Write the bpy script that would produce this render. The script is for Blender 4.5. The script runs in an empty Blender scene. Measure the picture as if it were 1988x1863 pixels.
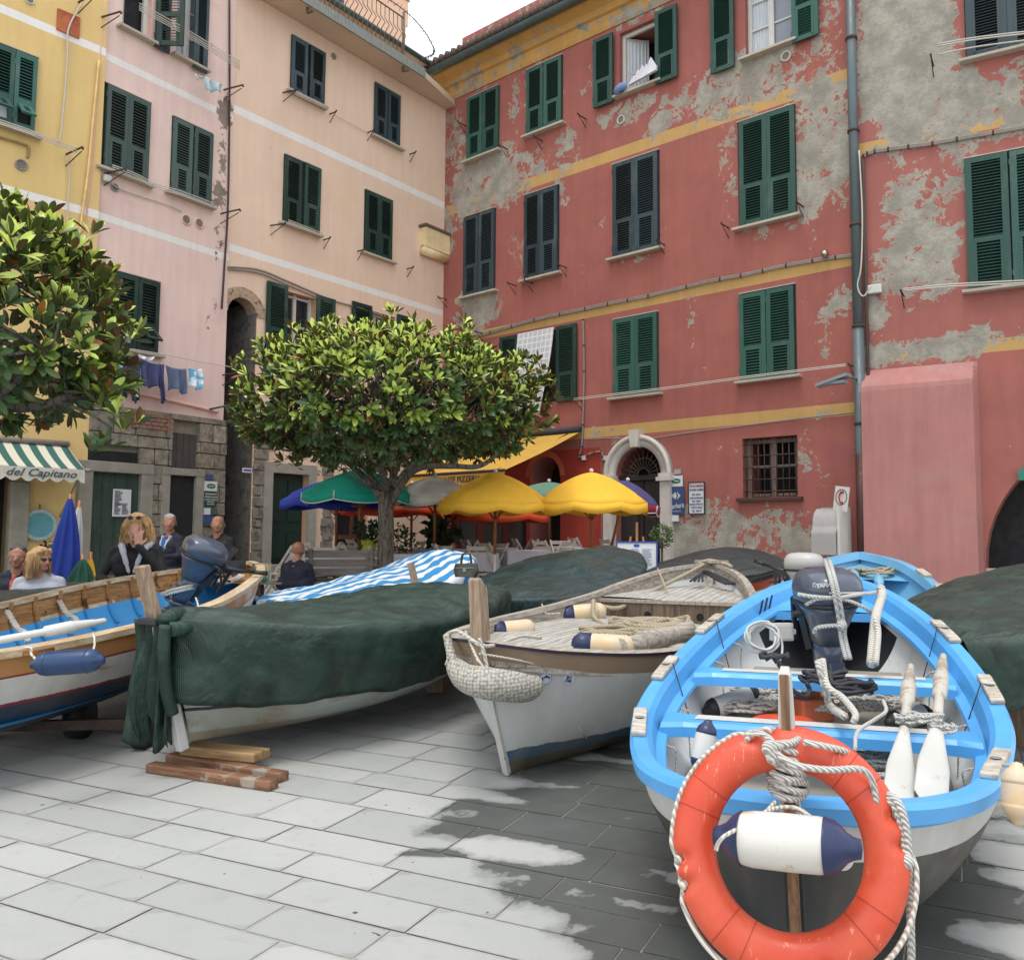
import bpy, math, random
from mathutils import Vector, Matrix, noise
from math import sin, cos, pi, radians, sqrt, atan2
random.seed(7)
S = bpy.context.scene
# ------------------------------------------------------------------ camera
FP, CX, CY, HOR, HC = 1650.0, 1150.0, 910.0, 1035.0, 1.55
TH = math.atan((HOR-CY)/FP)
cd = bpy.data.cameras.new('camera'); cam = bpy.data.objects.new('camera', cd); S.collection.objects.link(cam)
cam.location = (0, 0, HC); cam.rotation_euler = (pi/2+TH, 0, 0)
cd.sensor_width = 36; cd.lens = 36*FP/1988; cd.shift_x = -(CX-994)/1988; cd.shift_y = -(931.5-CY)/1988
cd.clip_start = .05; cd.clip_end = 2000; S.camera = cam
# ------------------------------------------------------------------ world, sun, exposure
W = bpy.data.worlds.new('World'); S.world = W; W.use_nodes = True
wn = W.node_tree.nodes; wl = W.node_tree.links; bg = wn['Background']
SUN_EL, SUN_AZ = radians(74), radians(200)      # azimuth clockwise from +Y
sky = wn.new('ShaderNodeTexSky'); sky.sky_type = 'NISHITA'; sky.sun_disc = False
sky.sun_elevation = SUN_EL; sky.sun_rotation = SUN_AZ; sky.dust_density = 3; sky.air_density = 1.0
# a thin bright overcast over the sky
wt = wn.new('ShaderNodeTexCoord'); cn = wn.new('ShaderNodeTexNoise'); cn.inputs['Scale'].default_value = 2.2; cn.inputs['Detail'].default_value = 6
wl.new(wt.outputs['Generated'], cn.inputs['Vector']); cr = wn.new('ShaderNodeMapRange'); wl.new(cn.outputs['Fac'], cr.inputs[0])
for i, q in enumerate((.3, .7, .72, .95)): cr.inputs[i+1].default_value = q
hs = wn.new('ShaderNodeMix'); hs.data_type = 'RGBA'; wl.new(cr.outputs[0], hs.inputs[0]); wl.new(sky.outputs[0], hs.inputs[6]); hs.inputs[7].default_value = (8.0, 8.15, 8.4, 1)
wl.new(hs.outputs[2], bg.inputs['Color']); bg.inputs['Strength'].default_value = .15
sd = bpy.data.lights.new('sun', 'SUN'); sun = bpy.data.objects.new('sun', sd); S.collection.objects.link(sun)
sd.energy = 1.25; sd.angle = radians(20); sd.color = (1, .965, .91)
dv = Vector((sin(SUN_AZ)*cos(SUN_EL), cos(SUN_AZ)*cos(SUN_EL), sin(SUN_EL)))
sun.rotation_euler = dv.to_track_quat('Z', 'Y').to_euler()
S.view_settings.view_transform = 'Standard'; S.view_settings.look = 'None'
S.view_settings.exposure = .5; S.view_settings.gamma = 1
# ------------------------------------------------------------------ geometry of the view
FW = Vector((0, cos(TH), sin(TH))); UP = Vector((0, -sin(TH), cos(TH)))
SL = .03                                            # the square rises gently away from the harbour
def ray(px, py): return Vector(((px-CX)/FP, 0, 0)) + UP*(-(py-CY)/FP) + FW
def P(px, py, Y):
    d = ray(px, py); return Vector((0, 0, HC)) + d*(Y/d.y)
def G(px, py, dz=0):
    d = ray(px, py); t = (HC-dz)/(SL*d.y-d.z); return Vector((0, 0, HC)) + d*t
def gz(y): return SL*max(y, -4)+.02*max(0, y-9)
def az(a): a = radians(a); return Vector((sin(a), cos(a), 0))
# ------------------------------------------------------------------ objects
def link(o, parent=None):
    S.collection.objects.link(o)
    if parent: o.parent = parent
    return o
def tag(o, label=None, cat=None, group=None, kind=None):
    if label: o['label'] = label
    if cat: o['category'] = cat
    if group: o['group'] = group
    if kind: o['kind'] = kind
    return o
def empty(name, loc=(0, 0, 0), rz=0, label=None, cat=None, group=None, M=None, parent=None):
    o = bpy.data.objects.new(name, None); o.empty_display_size = .2
    if M is not None: o.matrix_world = M
    else: o.location = loc; o.rotation_euler = (0, 0, rz)
    link(o, parent); return tag(o, label, cat, group)
class MB:
    def __init__(s): s.v = []; s.f = []; s.m = []; s.sm = []
    def add(s, v, f, mi=0, sm=False, M=None):
        b = len(s.v)
        s.v += [tuple(M @ Vector(p)) if M is not None else tuple(p) for p in v]
        for q in f: s.f.append([b+i for i in q]); s.m.append(mi); s.sm.append(sm)
    def box(s, c, d, mi=0, M=None, rz=0, R=None, tp=1.0):
        x, y, z = d[0]/2, d[1]/2, d[2]/2
        v = [Vector((i*x*(tp if k > 0 else 1), j*y*(tp if k > 0 else 1), k*z)) for i, j, k in
             [(-1,-1,-1),(1,-1,-1),(1,1,-1),(-1,1,-1),(-1,-1,1),(1,-1,1),(1,1,1),(-1,1,1)]]
        if R is None and rz: R = Matrix.Rotation(rz, 3, 'Z')
        if R is not None: v = [R @ p for p in v]
        c = Vector(c); v = [p+c for p in v]
        s.add(v, [(0,3,2,1),(4,5,6,7),(0,1,5,4),(1,2,6,5),(2,3,7,6),(3,0,4,7)], mi, False, M)
    def bar(s, a, b, w, h, mi=0, M=None, up=(0, 0, 1)):
        a = Vector(a); b = Vector(b); d = b-a; L = d.length
        if L < 1e-6: return
        d.normalize(); u = Vector(up)
        if abs(d.dot(u)) > .98: u = Vector((0, 1, 0))
        sx = d.cross(u).normalized(); uz = sx.cross(d)
        R = Matrix((d, sx, uz)).transposed(); s.box((a+b)/2, (L, w, h), mi, M, R=R)
    def tube(s, pts, r, n=8, mi=0, M=None, cap=True, sm=True, closed=False):
        pts = [Vector(p) for p in pts]; N = len(pts)
        rr = r if isinstance(r, (list, tuple)) else [r]*N
        V = []; F = []; nrm = None
        for i, p in enumerate(pts):
            if closed: d = pts[(i+1) % N]-pts[i-1]
            else: d = pts[min(i+1, N-1)]-pts[max(i-1, 0)]
            if d.length < 1e-9: d = Vector((0, 0, 1))
            d.normalize()
            if nrm is None:
                a = Vector((0, 0, 1)) if abs(d.z) < .9 else Vector((1, 0, 0)); nrm = d.cross(a).normalized()
            else:
                nrm = nrm-d*nrm.dot(d)
                if nrm.length < 1e-6: nrm = d.orthogonal()
                nrm.normalize()
            b = d.cross(nrm)
            for k in range(n):
                a = 2*pi*k/n; V.append(p+(nrm*cos(a)+b*sin(a))*rr[i])
        for i in range(N if closed else N-1):
            j = (i+1) % N
            for k in range(n): F.append((i*n+k, i*n+(k+1) % n, j*n+(k+1) % n, j*n+k))
        if cap and not closed: F.append(tuple(range(n-1, -1, -1))); F.append(tuple((N-1)*n+k for k in range(n)))
        s.add(V, F, mi, sm, M)
    def lathe(s, prof, n=24, mi=0, M=None, sm=True, ang=2*pi):
        V = []; F = []; N = len(prof)
        for r, z in prof:
            for k in range(n): a = ang*k/n; V.append((r*cos(a), r*sin(a), z))
        for i in range(N-1):
            for k in range(n): F.append((i*n+k, i*n+(k+1) % n, (i+1)*n+(k+1) % n, (i+1)*n+k))
        s.add(V, F, mi, sm, M)
    def grid(s, fn, nu, nv, mi=0, sm=True, M=None, flip=False, mfn=None):
        V = [fn(i/nu, j/nv) for i in range(nu+1) for j in range(nv+1)]
        b = len(s.v); s.v += [tuple(M @ Vector(p)) if M is not None else tuple(p) for p in V]
        for i in range(nu):
            for j in range(nv):
                q = [b+i*(nv+1)+j, b+(i+1)*(nv+1)+j, b+(i+1)*(nv+1)+j+1, b+i*(nv+1)+j+1]
                if flip: q.reverse()
                s.f.append(q); s.m.append(mfn((i+.5)/nu, (j+.5)/nv) if mfn else mi); s.sm.append(sm)
    def prism(s, pts, d, mi=0, M=None, sm=False):       # polygon (3D points) extruded by vector d
        d = Vector(d); n = len(pts); A = [Vector(p) for p in pts]
        s.add(A+[p+d for p in A], [tuple(range(n-1, -1, -1)), tuple(range(n, 2*n))]+[(i, (i+1) % n, n+(i+1) % n, n+i) for i in range(n)], mi, sm, M)
    def ball(s, c, r, mi=0, nu=12, nv=8, M=None):
        c = Vector(c); r = Vector(r) if not isinstance(r, (int, float)) else Vector((r, r, r))
        V = []; F = []
        for j in range(nv+1):
            t = pi*j/nv
            for k in range(nu): a = 2*pi*k/nu; V.append(c+Vector((r.x*sin(t)*cos(a), r.y*sin(t)*sin(a), r.z*cos(t))))
        for j in range(nv):
            for k in range(nu): F.append((j*nu+k, (j+1)*nu+k, (j+1)*nu+(k+1) % nu, j*nu+(k+1) % nu))
        s.add(V, F, mi, True, M)
    def build(s, name, mats, parent=None, label=None, cat=None, group=None, kind=None, M=None, bevel=0, attrs=None, sub=0, solid=0):
        me = bpy.data.meshes.new(name); me.from_pydata(s.v, [], s.f)
        if not isinstance(mats, (list, tuple)): mats = [mats]
        for m in mats: me.materials.append(m)
        me.polygons.foreach_set('material_index', s.m); me.polygons.foreach_set('use_smooth', s.sm)
        if attrs:
            for k, val in attrs.items():
                a = me.attributes.new(k, 'FLOAT', 'POINT'); a.data.foreach_set('value', val)
        me.update()
        o = bpy.data.objects.new(name, me)
        if M is not None: o.matrix_world = M
        link(o, parent); tag(o, label, cat, group, kind)
        if solid: md = o.modifiers.new('s', 'SOLIDIFY'); md.thickness = solid; md.offset = 0
        if bevel:
            md = o.modifiers.new('b', 'BEVEL'); md.width = bevel; md.segments = 2; md.limit_method = 'ANGLE'; md.angle_limit = radians(40)
        if sub: md = o.modifiers.new('u', 'SUBSURF'); md.levels = sub; md.render_levels = sub
        return o
def smooth(pts, k=6):
    pts = [Vector(p) for p in pts]; out = []
    q = [pts[0]*2-pts[1]]+pts+[pts[-1]*2-pts[-2]]
    for i in range(1, len(q)-2):
        p0, p1, p2, p3 = q[i-1:i+3]
        for j in range(k):
            t = j/k; out.append(.5*((2*p1)+(p2-p0)*t+(2*p0-5*p1+4*p2-p3)*t*t+(3*p1-p0-3*p2+p3)*t*t*t))
    return out+[pts[-1]]
def interp(tab, t):
    if t <= tab[0][0]: return tab[0][1]
    n = len(tab)
    for i in range(n-1):
        if t <= tab[i+1][0]:
            x0, y0 = tab[i]; x1, y1 = tab[i+1]; h = x1-x0; u = (t-x0)/h
            m0 = (y1-tab[i-1][1])/(x1-tab[i-1][0]) if i > 0 else (y1-y0)/h*1.3
            m1 = (tab[i+2][1]-y0)/(tab[i+2][0]-x0) if i < n-2 else (y1-y0)/h*1.3
            return (2*u**3-3*u*u+1)*y0+(u**3-2*u*u+u)*h*m0+(-2*u**3+3*u*u)*y1+(u**3-u*u)*h*m1
    return tab[-1][1]
def copy_tree(o, parent=None, **kw):
    c = o.copy(); link(c); c.parent = parent
    for ch in o.children: copy_tree(ch, c)
    return c
def text_mb(mb, body, size, mi=0, M=None, ext=.002, shear=0, ax='CENTER', sx=1, bold=0):
    cu = bpy.data.curves.new('t', 'FONT'); cu.body = body; cu.size = size; cu.extrude = ext; cu.shear = shear
    cu.align_x = ax; cu.align_y = 'CENTER'; cu.resolution_u = 2; cu.offset = bold
    o = bpy.data.objects.new('t', cu); S.collection.objects.link(o)
    dg = bpy.context.evaluated_depsgraph_get(); me = bpy.data.meshes.new_from_object(o.evaluated_get(dg))
    R = (M if M is not None else Matrix()) @ Matrix.Rotation(pi/2, 4, 'X') @ Matrix.Diagonal((sx, 1, 1, 1))
    mb.add([v.co.copy() for v in me.vertices], [tuple(p.vertices) for p in me.polygons], mi, False, R)
    bpy.data.objects.remove(o); bpy.data.curves.remove(cu); bpy.data.meshes.remove(me)
# ------------------------------------------------------------------ materials
def lin(c):
    return tuple((x/255/12.92 if x/255 <= .04045 else ((x/255+.055)/1.055)**2.4) for x in c)
def rgb(*c, k=1.0): return tuple(x*k for x in lin(c))+(1,)
class NT:
    def __init__(s, name):
        s.m = bpy.data.materials.new(name); s.m.use_nodes = True; s.t = s.m.node_tree; s.b = s.t.nodes['Principled BSDF']
        s.tc = s.t.nodes.new('ShaderNodeTexCoord')
    def n(s, t, **kw):
        x = s.t.nodes.new('ShaderNode'+t)
        for k, v in kw.items(): setattr(x, k, v)
        return x
    def l(s, a, b): s.t.links.new(a, b)
    def noise(s, scale, detail=5, rough=.55, vec=None, dist=0, sc=None):
        x = s.n('TexNoise'); x.inputs['Scale'].default_value = scale; x.inputs['Detail'].default_value = detail
        x.inputs['Roughness'].default_value = rough; x.inputs['Distortion'].default_value = dist
        v = vec if vec is not None else s.tc.outputs['Object']
        if sc:
            mp = s.n('Mapping'); mp.inputs['Scale'].default_value = sc; s.l(v, mp.inputs[0]); v = mp.outputs[0]
        s.l(v, x.inputs['Vector']); return x.outputs['Fac']
    def math(s, op, a, b=0.0, c=None, clamp=False):
        x = s.n('Math', operation=op); x.use_clamp = clamp
        for i, q in enumerate((a, b) if c is None else (a, b, c)):
            if isinstance(q, (int, float)): x.inputs[i].default_value = q
            else: s.l(q, x.inputs[i])
        return x.outputs[0]
    def mr(s, v, a, b, c=0.0, d=1.0, sm=True):
        x = s.n('MapRange'); x.interpolation_type = 'SMOOTHSTEP' if sm else 'LINEAR'
        s.l(v, x.inputs[0])
        for i, q in enumerate((a, b, c, d)): x.inputs[i+1].default_value = q
        return x.outputs[0]
    def mix(s, f, a, b, mode='MIX'):
        x = s.n('Mix'); x.data_type = 'RGBA'; x.blend_type = mode
        for i, q in ((0, f), (6, a), (7, b)):
            if isinstance(q, (int, float)): x.inputs[i].default_value = q
            elif isinstance(q, tuple): x.inputs[i].default_value = q
            else: s.l(q, x.inputs[i])
        return x.outputs[2]
    def attr(s, nm): x = s.n('Attribute'); x.attribute_name = nm; return x.outputs['Fac']
    def bump(s, h, st=.3, dist=.02):
        x = s.n('Bump'); x.inputs['Strength'].default_value = st; x.inputs['Distance'].default_value = dist
        s.l(h, x.inputs['Height']); s.l(x.outputs[0], s.b.inputs['Normal']); return x
    def xyz(s):
        x = s.n('SeparateXYZ'); s.l(s.tc.outputs['Object'], x.inputs[0]); return x.outputs
    def done(s, col, rough=.6, metal=0):
        if isinstance(col, tuple): s.b.inputs['Base Color'].default_value = col
        else: s.l(col, s.b.inputs['Base Color'])
        if isinstance(rough, (int, float)): s.b.inputs['Roughness'].default_value = rough
        else: s.l(rough, s.b.inputs['Roughness'])
        s.b.inputs['Metallic'].default_value = metal
        return s.m
MC = {}
def mat(name, col, rough=.6, var=.2, vs=6, bump=0, bs=80, col2=None, thr=.6, s2=4, metal=0, sc=None, coat=0, trans=0):
    if name in MC: return MC[name]
    t = NT(name); n1 = t.noise(vs, 6, .6, sc=sc)
    f = t.mr(n1, .25, .75, 1-var, 1+var*.6, sm=False)
    k = t.n('CombineColor'); [t.l(f, k.inputs[i]) for i in range(3)]
    c = t.mix(1.0, col, k.outputs[0], 'MULTIPLY')
    if col2: c = t.mix(t.mr(t.noise(s2, 8, .65, sc=sc), thr, thr+.06), c, col2)
    if bump: t.bump(t.noise(bs, 4, .6, sc=sc), bump, .01)
    if coat: t.b.inputs['Coat Weight'].default_value = coat
    if trans: t.b.inputs['Alpha'].default_value = 1-trans
    r = t.mr(t.noise(vs*2.3, 3), .3, .7, max(0, rough-.08), min(1, rough+.1))
    MC[name] = t.done(c, r, metal); return MC[name]
def wood(name, col, dark, sc=(1, 14, 14), rough=.6, var=.25, stain=None, gl=None):
    if name in MC: return MC[name]
    t = NT(name); n1 = t.noise(3.0, 8, .7, sc=sc, dist=.3)
    c = t.mix(t.mr(n1, .35, .68), dark, col)
    if stain: c = t.mix(t.mr(t.noise(5, 8, .7), .56, .62), c, stain)
    t.bump(n1, .35, .006); MC[name] = t.done(c, rough); return MC[name]
# ------------------------------------------------------------------ facades: local x along the wall, local y into the house, z up
class Bld:
    def __init__(s, name, label, px, Y, vpx, side=1, cat='building'):
        p = P(px, HOR, Y); s.o = Vector((p.x, p.y, 0)); a = math.atan((vpx-CX)/FP)
        s.d = Vector((sin(a), cos(a), 0))*side; s.n = Vector((-s.d.y, s.d.x, 0))
        s.M = Matrix(((s.d.x, s.n.x, 0, s.o.x), (s.d.y, s.n.y, 0, s.o.y), (0, 0, 1, 0), (0, 0, 0, 1)))
        s.e = empty(name, label=label, cat=cat, M=s.M)
    def uv(s, px, py, off=0.0):                       # pixel -> (u, z) on the plane y = off
        d = ray(px, py); c = Vector((0, 0, HC)); q = s.o+s.n*off
        t = (q-c).dot(s.n)/d.dot(s.n); h = c+d*t
        return (h-s.o).dot(s.d), h.z
    def w(s, u, y, z): return s.o+s.d*u+s.n*y+Vector((0, 0, z))
def frange(a, b, st):
    n = max(1, int(round((b-a)/st))); return [a+(b-a)*i/n for i in range(n+1)]
def wall_mesh(mb, u0, u1, z0, z1, holes=(), arches=(), st=.14, y=0, reveal=.25, ri=1, back=2, openarch=False):
    """front face as a grid with rectangular holes; arches = (ua, ub, zspring) semicircle on top of hole"""
    us = set(frange(u0, u1, st)); zs = set(frange(z0, z1, st))
    H = list(holes)
    for (a, b, c, sp) in arches: H.append((a, b, c, sp+(b-a)/2))
    for (a, b, c, d) in H: us |= {a, b}; zs |= {c, d}
    def clean(q, keep):
        q = sorted(q); out = [q[0]]
        for x in q[1:]:
            if x-out[-1] < .02:
                if x in keep: out[-1] = x
            else: out.append(x)
        return out
    us = clean({x for x in us if u0 <= x <= u1}, {k for h in H for k in h[:2]} | {u0, u1})
    zs = clean({x for x in zs if z0 <= x <= z1}, {k for h in H for k in h[2:]} | {z0, z1})
    b = len(mb.v); nz = len(zs)
    mb.v += [(u, y, z) for u in us for z in zs]
    for i in range(len(us)-1):
        for j in range(nz-1):
            cu = (us[i]+us[i+1])/2; cz = (zs[j]+zs[j+1])/2
            if any(a < cu < b2 and c < cz < d for a, b2, c, d in H): continue
            mb.f.append([b+i*nz+j, b+(i+1)*nz+j, b+(i+1)*nz+j+1, b+i*nz+j+1]); mb.m.append(0); mb.sm.append(False)
    for (a, b2, c, d) in holes:
        r = reveal
        mb.add([(a,y,c),(b2,y,c),(b2,y,d),(a,y,d),(a,y+r,c),(b2,y+r,c),(b2,y+r,d),(a,y+r,d)],
               [(0,4,5,1),(1,5,6,2),(2,6,7,3),(3,7,4,0)], ri)
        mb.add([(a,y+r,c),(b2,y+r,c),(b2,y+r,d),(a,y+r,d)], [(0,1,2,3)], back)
    for (a, b2, c, sp) in arches:
        r = (b2-a)/2; m = (a+b2)/2; n = 24
        arc = [(m-r*cos(pi*k/n), sp+r*sin(pi*k/n)) for k in range(n+1)]
        V = [(p[0], y, p[1]) for p in arc]; top = [(p[0], y, sp+r) for p in arc]
        mb.add(V+top, [(k, k+1, n+2+k, n+1+k) for k in range(n)], 0)
        out = [(a, c)]+arc+[(b2, c)]
        m2 = len(out); V = [(p[0], y, p[1]) for p in out]+[(p[0], y+reveal, p[1]) for p in out]
        mb.add(V, [(k, m2+k, m2+k+1, k+1) for k in range(m2-1)], ri)
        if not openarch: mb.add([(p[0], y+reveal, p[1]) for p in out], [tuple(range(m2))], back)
def body_box(mb, u0, u1, z0, z1, y0, y1, mi=0):       # sides, back and top behind the front face
    mb.add([(u0,y0,z0),(u1,y0,z0),(u1,y1,z0),(u0,y1,z0),(u0,y0,z1),(u1,y0,z1),(u1,y1,z1),(u0,y1,z1)],
           [(0,4,7,3),(1,2,6,5),(2,3,7,6),(4,5,6,7)], mi)
def peel_attr(bld, mb, blobs, base=.0):
    B = []
    for px, py, rx, ry, s in blobs:
        u, z = bld.uv(px, py); u1, _ = bld.uv(px+rx, py); _, z1 = bld.uv(px, py-ry); B.append((u, z, abs(u1-u)+.01, abs(z1-z)+.01, s))
    out = []
    for (x, y, z) in mb.v:
        v = base
        if y < .05:
            for u, zz, a, b, s in B:
                d = ((x-u)/a)**2+((z-zz)/b)**2
                if d < 2.2: v = max(v, s*.82*(1-d/2.2)**.7)
        out.append(v)
    return out
def wallmat(name, base, bands=(), grey=rgb(176, 171, 158, k=.88), bumps=.35, peel=True, tint=None, fade=.12, fs=1.3, streak=.07, rects=()):
    t = NT(name); X = t.xyz(); col = base
    if tint:
        for c2, thr, sc in tint: col = t.mix(t.mr(t.noise(sc, 5, .6, dist=.4), thr, thr+.14), col, c2)
    for (xa, xb, za, zc, c) in rects:
        m = t.math('MULTIPLY', t.math('MULTIPLY', t.math('GREATER_THAN', X[0], xa), t.math('LESS_THAN', X[0], xb)), t.math('MULTIPLY', t.math('GREATER_THAN', X[2], za), t.math('LESS_THAN', X[2], zc))); col = t.mix(m, col, c)
    for (z0, z1, c) in bands:
        m = t.math('MULTIPLY', t.math('GREATER_THAN', X[2], z0), t.math('LESS_THAN', X[2], z1)); col = t.mix(m, col, c)
    v = t.mr(t.noise(fs, 7, .62), .28, .72, 1-fade, 1+fade, sm=False)
    st = t.mr(t.noise(1.6, 5, .6, sc=(4, 4, .35)), .3, .75, 1+streak*.5, 1-streak*1.4, sm=False)
    v = t.math('MULTIPLY', v, st)
    k = t.n('CombineColor'); [t.l(v, k.inputs[i]) for i in range(3)]
    col = t.mix(1.0, col, k.outputs[0], 'MULTIPLY')
    fine = t.noise(60, 3, .6)
    h = t.math('MULTIPLY', fine, .25)
    if peel:
        A = t.attr('peel'); N = t.noise(1.9, 11, .68, dist=.9); N2 = t.noise(6.5, 8, .7, dist=.5)
        f = t.math('ADD', A, t.math('MULTIPLY', t.math('SUBTRACT', N, .5), 2.2))
        f = t.math('ADD', f, t.math('MULTIPLY', t.math('SUBTRACT', N2, .5), 1.5))
        m1 = t.mr(f, .60, .622); rim = t.mr(f, .572, .582)
        col = t.mix(rim, col, t.mix(t.mr(t.noise(9, 4), .45, .6), (.42, .36, .28, 1), (.33, .22, .17, 1)))
        g2 = t.mix(t.mr(t.noise(2.2, 9, .7), .38, .62), grey, tuple(x*.62 for x in grey[:3])+(1,))
        g2 = t.mix(t.mr(t.noise(13, 6, .7), .35, .7, .0, .45), g2, tuple(x*.6 for x in grey[:3])+(1,))
        col = t.mix(m1, col, g2)
        deep = t.math('MULTIPLY', m1, t.noise(18, 8, .7))
        h = t.math('ADD', t.math('SUBTRACT', h, t.math('MULTIPLY', m1, .55)), t.math('MULTIPLY', deep, .9))
    t.bump(h, bumps*1.5, .035)
    return t.done(col, .88)
def shutmat(name, col):
    t = NT(name); o = t.n('ObjectInfo').outputs['Random']; c2 = tuple(min(1, x*1.45+.012) for x in col[:3])+(1,); c3 = tuple(x*.72 for x in col[:3])+(1,)
    c = t.mix(o, c3, c2); c = t.mix(t.mr(t.noise(2.2, 6, .7, sc=(1, 1, .5)), .5, .75, 0, .45), c, rgb(112, 128, 124, k=.7)); c = t.mix(t.mr(t.noise(26, 6, .8), .66, .72, 0, .6), c, rgb(140, 146, 140, k=.7))
    t.bump(t.noise(50, 3), .15, .01); return t.done(c, .55)
# shared materials
GRN = shutmat('shutter_green', rgb(26, 80, 68, k=.85))
GRB = shutmat('shutter_blue_green', rgb(38, 60, 68, k=.8))
GRD = shutmat('shutter_dark_green', rgb(14, 56, 46, k=.75))
WHITE = mat('white_paint', rgb(214, 214, 208, k=.8), .5, .08, 5)
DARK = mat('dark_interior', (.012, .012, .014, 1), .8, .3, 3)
STONE = mat('sill_stone', rgb(188, 180, 164, k=.85), .8, .15, 6, .3, 40)
GLASS = mat('window_glass', (.02, .025, .03, 1), .05, .1, 2)
IRON = mat('rusty_iron', rgb(88, 62, 52, k=.7), .75, .3, 20, .3, 90, rgb(50, 44, 42), .5, 20)
CABLE = mat('grey_cable', rgb(150, 140, 132, k=.8), .7, .2, 8)
LINE = mat('line_white', rgb(206, 200, 188, k=.8), .7, .1, 20)
CURT = mat('curtain', rgb(205, 212, 218, k=.85), .8, .15, 9, sc=(6, 6, .5))
CONC = mat('concrete', rgb(160, 156, 150, k=.8), .85, .25, 4, .4, 50, rgb(110, 108, 104), .6, 6, sc=(3, 3, .7))
def leaf(mb, x0, x1, z0, z1, y, flap=None, slat=.05, mid=.36, mi=0, th=.045, solid=False):
    if solid: mb.box(((x0+x1)/2, y+.004, (z0+z1)/2), (x1-x0-.06, .008, z1-z0-.06), mi)
    w = (x1-x0)*.13+.02; y0 = y-th/2
    mb.box(((x0+w/2), y0, (z0+z1)/2), (w, th, z1-z0), mi); mb.box((x1-w/2, y0, (z0+z1)/2), (w, th, z1-z0), mi)
    zm = z0+(z1-z0)*mid; rh = .085
    mb.box(((x0+x1)/2, y0, z1-rh/2), (x1-x0-2*w, th-.004, rh), mi); mb.box(((x0+x1)/2, y0, z0+rh/2), (x1-x0-2*w, th-.004, rh), mi)
    mb.box(((x0+x1)/2, y0, zm), (x1-x0-2*w, th-.004, rh), mi)
    def slats(a, b, c, d, R=None, piv=None, wd=.05):
        n = max(3, int((d-c)/slat)); 
        for k in range(n):
            z = c+(d-c)*(k+.5)/n; Rm = Matrix.Rotation(radians(38), 3, 'X')
            ct = Vector(((a+b)/2, y0, z))
            if R: ct = piv+R @ (ct-piv); Rm = R @ Rm
            mb.box(ct, (b-a, wd, .009), mi, R=Rm)
    slats(x0+w, x1-w, zm+rh/2, z1-rh)
    if flap:
        piv = Vector(((x0+x1)/2, y0-.01, zm-rh/2)); R = Matrix.Rotation(-radians(flap), 3, 'X')
        a, b, c, d = x0+w*.9, x1-w*.9, z0+rh, zm-rh/2
        for cx_, cz_, sx_, sz_ in ((a+.03, (c+d)/2, .06, d-c), (b-.03, (c+d)/2, .06, d-c), ((a+b)/2, c+.03, b-a-.12, .06), ((a+b)/2, d-.03, b-a-.12, .06)):
            mb.box(piv+R @ (Vector((cx_, y0, cz_))-piv), (sx_, .035, sz_), mi, R=R)
        slats(a+.06, b-.06, c+.06, d-.06, R, piv)
    else:
        for cx_ in (x0+w+.02, x1-w-.02): mb.box((cx_, y0-.006, (z0+zm)/2), (.045, th, (zm-z0)-rh-.01), mi)
        slats(x0+w+.04, x1-w-.04, z0+rh+.01, zm-rh/2-.01)
    for z in (z0+.18, z1-.18): mb.box((x0-.004, y0-.012, z), (.018, .03, .09), mi)
def window(b, tl, br, m=None, style='closed', label=None, sill=True, arm=None, head=True, wd=None, flap=48):
    m = m or GRN
    u0, z1 = b.uv(*tl); u1, z0 = b.uv(*br)
    if wd: u1 = u0+wd
    w = u1-u0; h = z1-z0; c = (u0+u1)/2
    f = MB()
    if style == 'closed':
        f.box((c, -.006, (z0+z1)/2), (w+.02, .02, h+.02), 0)
        win = f.build('window', [DARK], b.e)
        for i in range(2):
            s = MB(); a = u0 if i == 0 else c+.003
            leaf(s, a, a+w/2-.006, z0+.01, z1-.01, -.022); so = s.build('shutter', m, win); so.location.y = -.012*random.random(); so.rotation_euler.y = random.gauss(0, .0025)
    elif style == 'flap':
        f.box((c, -.004, (z0+z1)/2), (w, .012, h), 0)
        f.box((c, -.015, z0+h*.2), (.05, .03, h*.34), 1); f.box((c-w*.23, -.013, z0+h*.18), (w*.3, .012, h*.32), 2)
        win = f.build('window', [DARK, WHITE, CURT], b.e)
        for i in range(2):
            s = MB(); a = u0 if i == 0 else c+.003
            leaf(s, a, a+w/2-.006, z0+.01, z1-.01, -.03, flap=flap); s.build('shutter', m, win)
    elif style == 'open':                                # leaves folded back on the wall
        y = .17
        for x in (u0+.035, c, u1-.035): f.box((x, y, (z0+z1)/2), (.07, .05, h), 0)
        for z in (z0+.04, z0+h*.62, z1-.04): f.box((c, y+.002, z), (w-.07, .044, .07), 0)
        win = f.build('window', [WHITE], b.e)
        g = MB(); g.box((c, y+.012, (z0+z1)/2), (w-.08, .01, h-.08)); g.build('pane', GLASS, win)
        for i in range(2):
            s = MB(); a = u0-w/2-.02 if i == 0 else u1+.02
            leaf(s, a, a+w/2, z0-.06, z1+.02, -.03); s.build('shutter', m, win)
    if sill:
        s = MB(); s.box((c, -.06, z0-.035), (w+.22, .16, .05)); s.build('sill', STONE, win, bevel=.006)
    if head:
        s = MB(); s.box((c, -.03, z1+.02), (w+.04, .06, .018)); s.build('lintel_strip', STONE, win)
    if label: win['label'] = label
    return win, (u0, u1, z0, z1)
def hole(b, tl, br):
    u0, z1 = b.uv(*tl); u1, z0 = b.uv(*br); return (u0, u1, z0, z1)

# ================================================================== RED BUILDING
RY = 15.75
red = Bld('red_building', 'tall crimson house with flaking plaster, yellow stripes and dark green shutters', 1490, RY, -960, -1)
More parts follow.
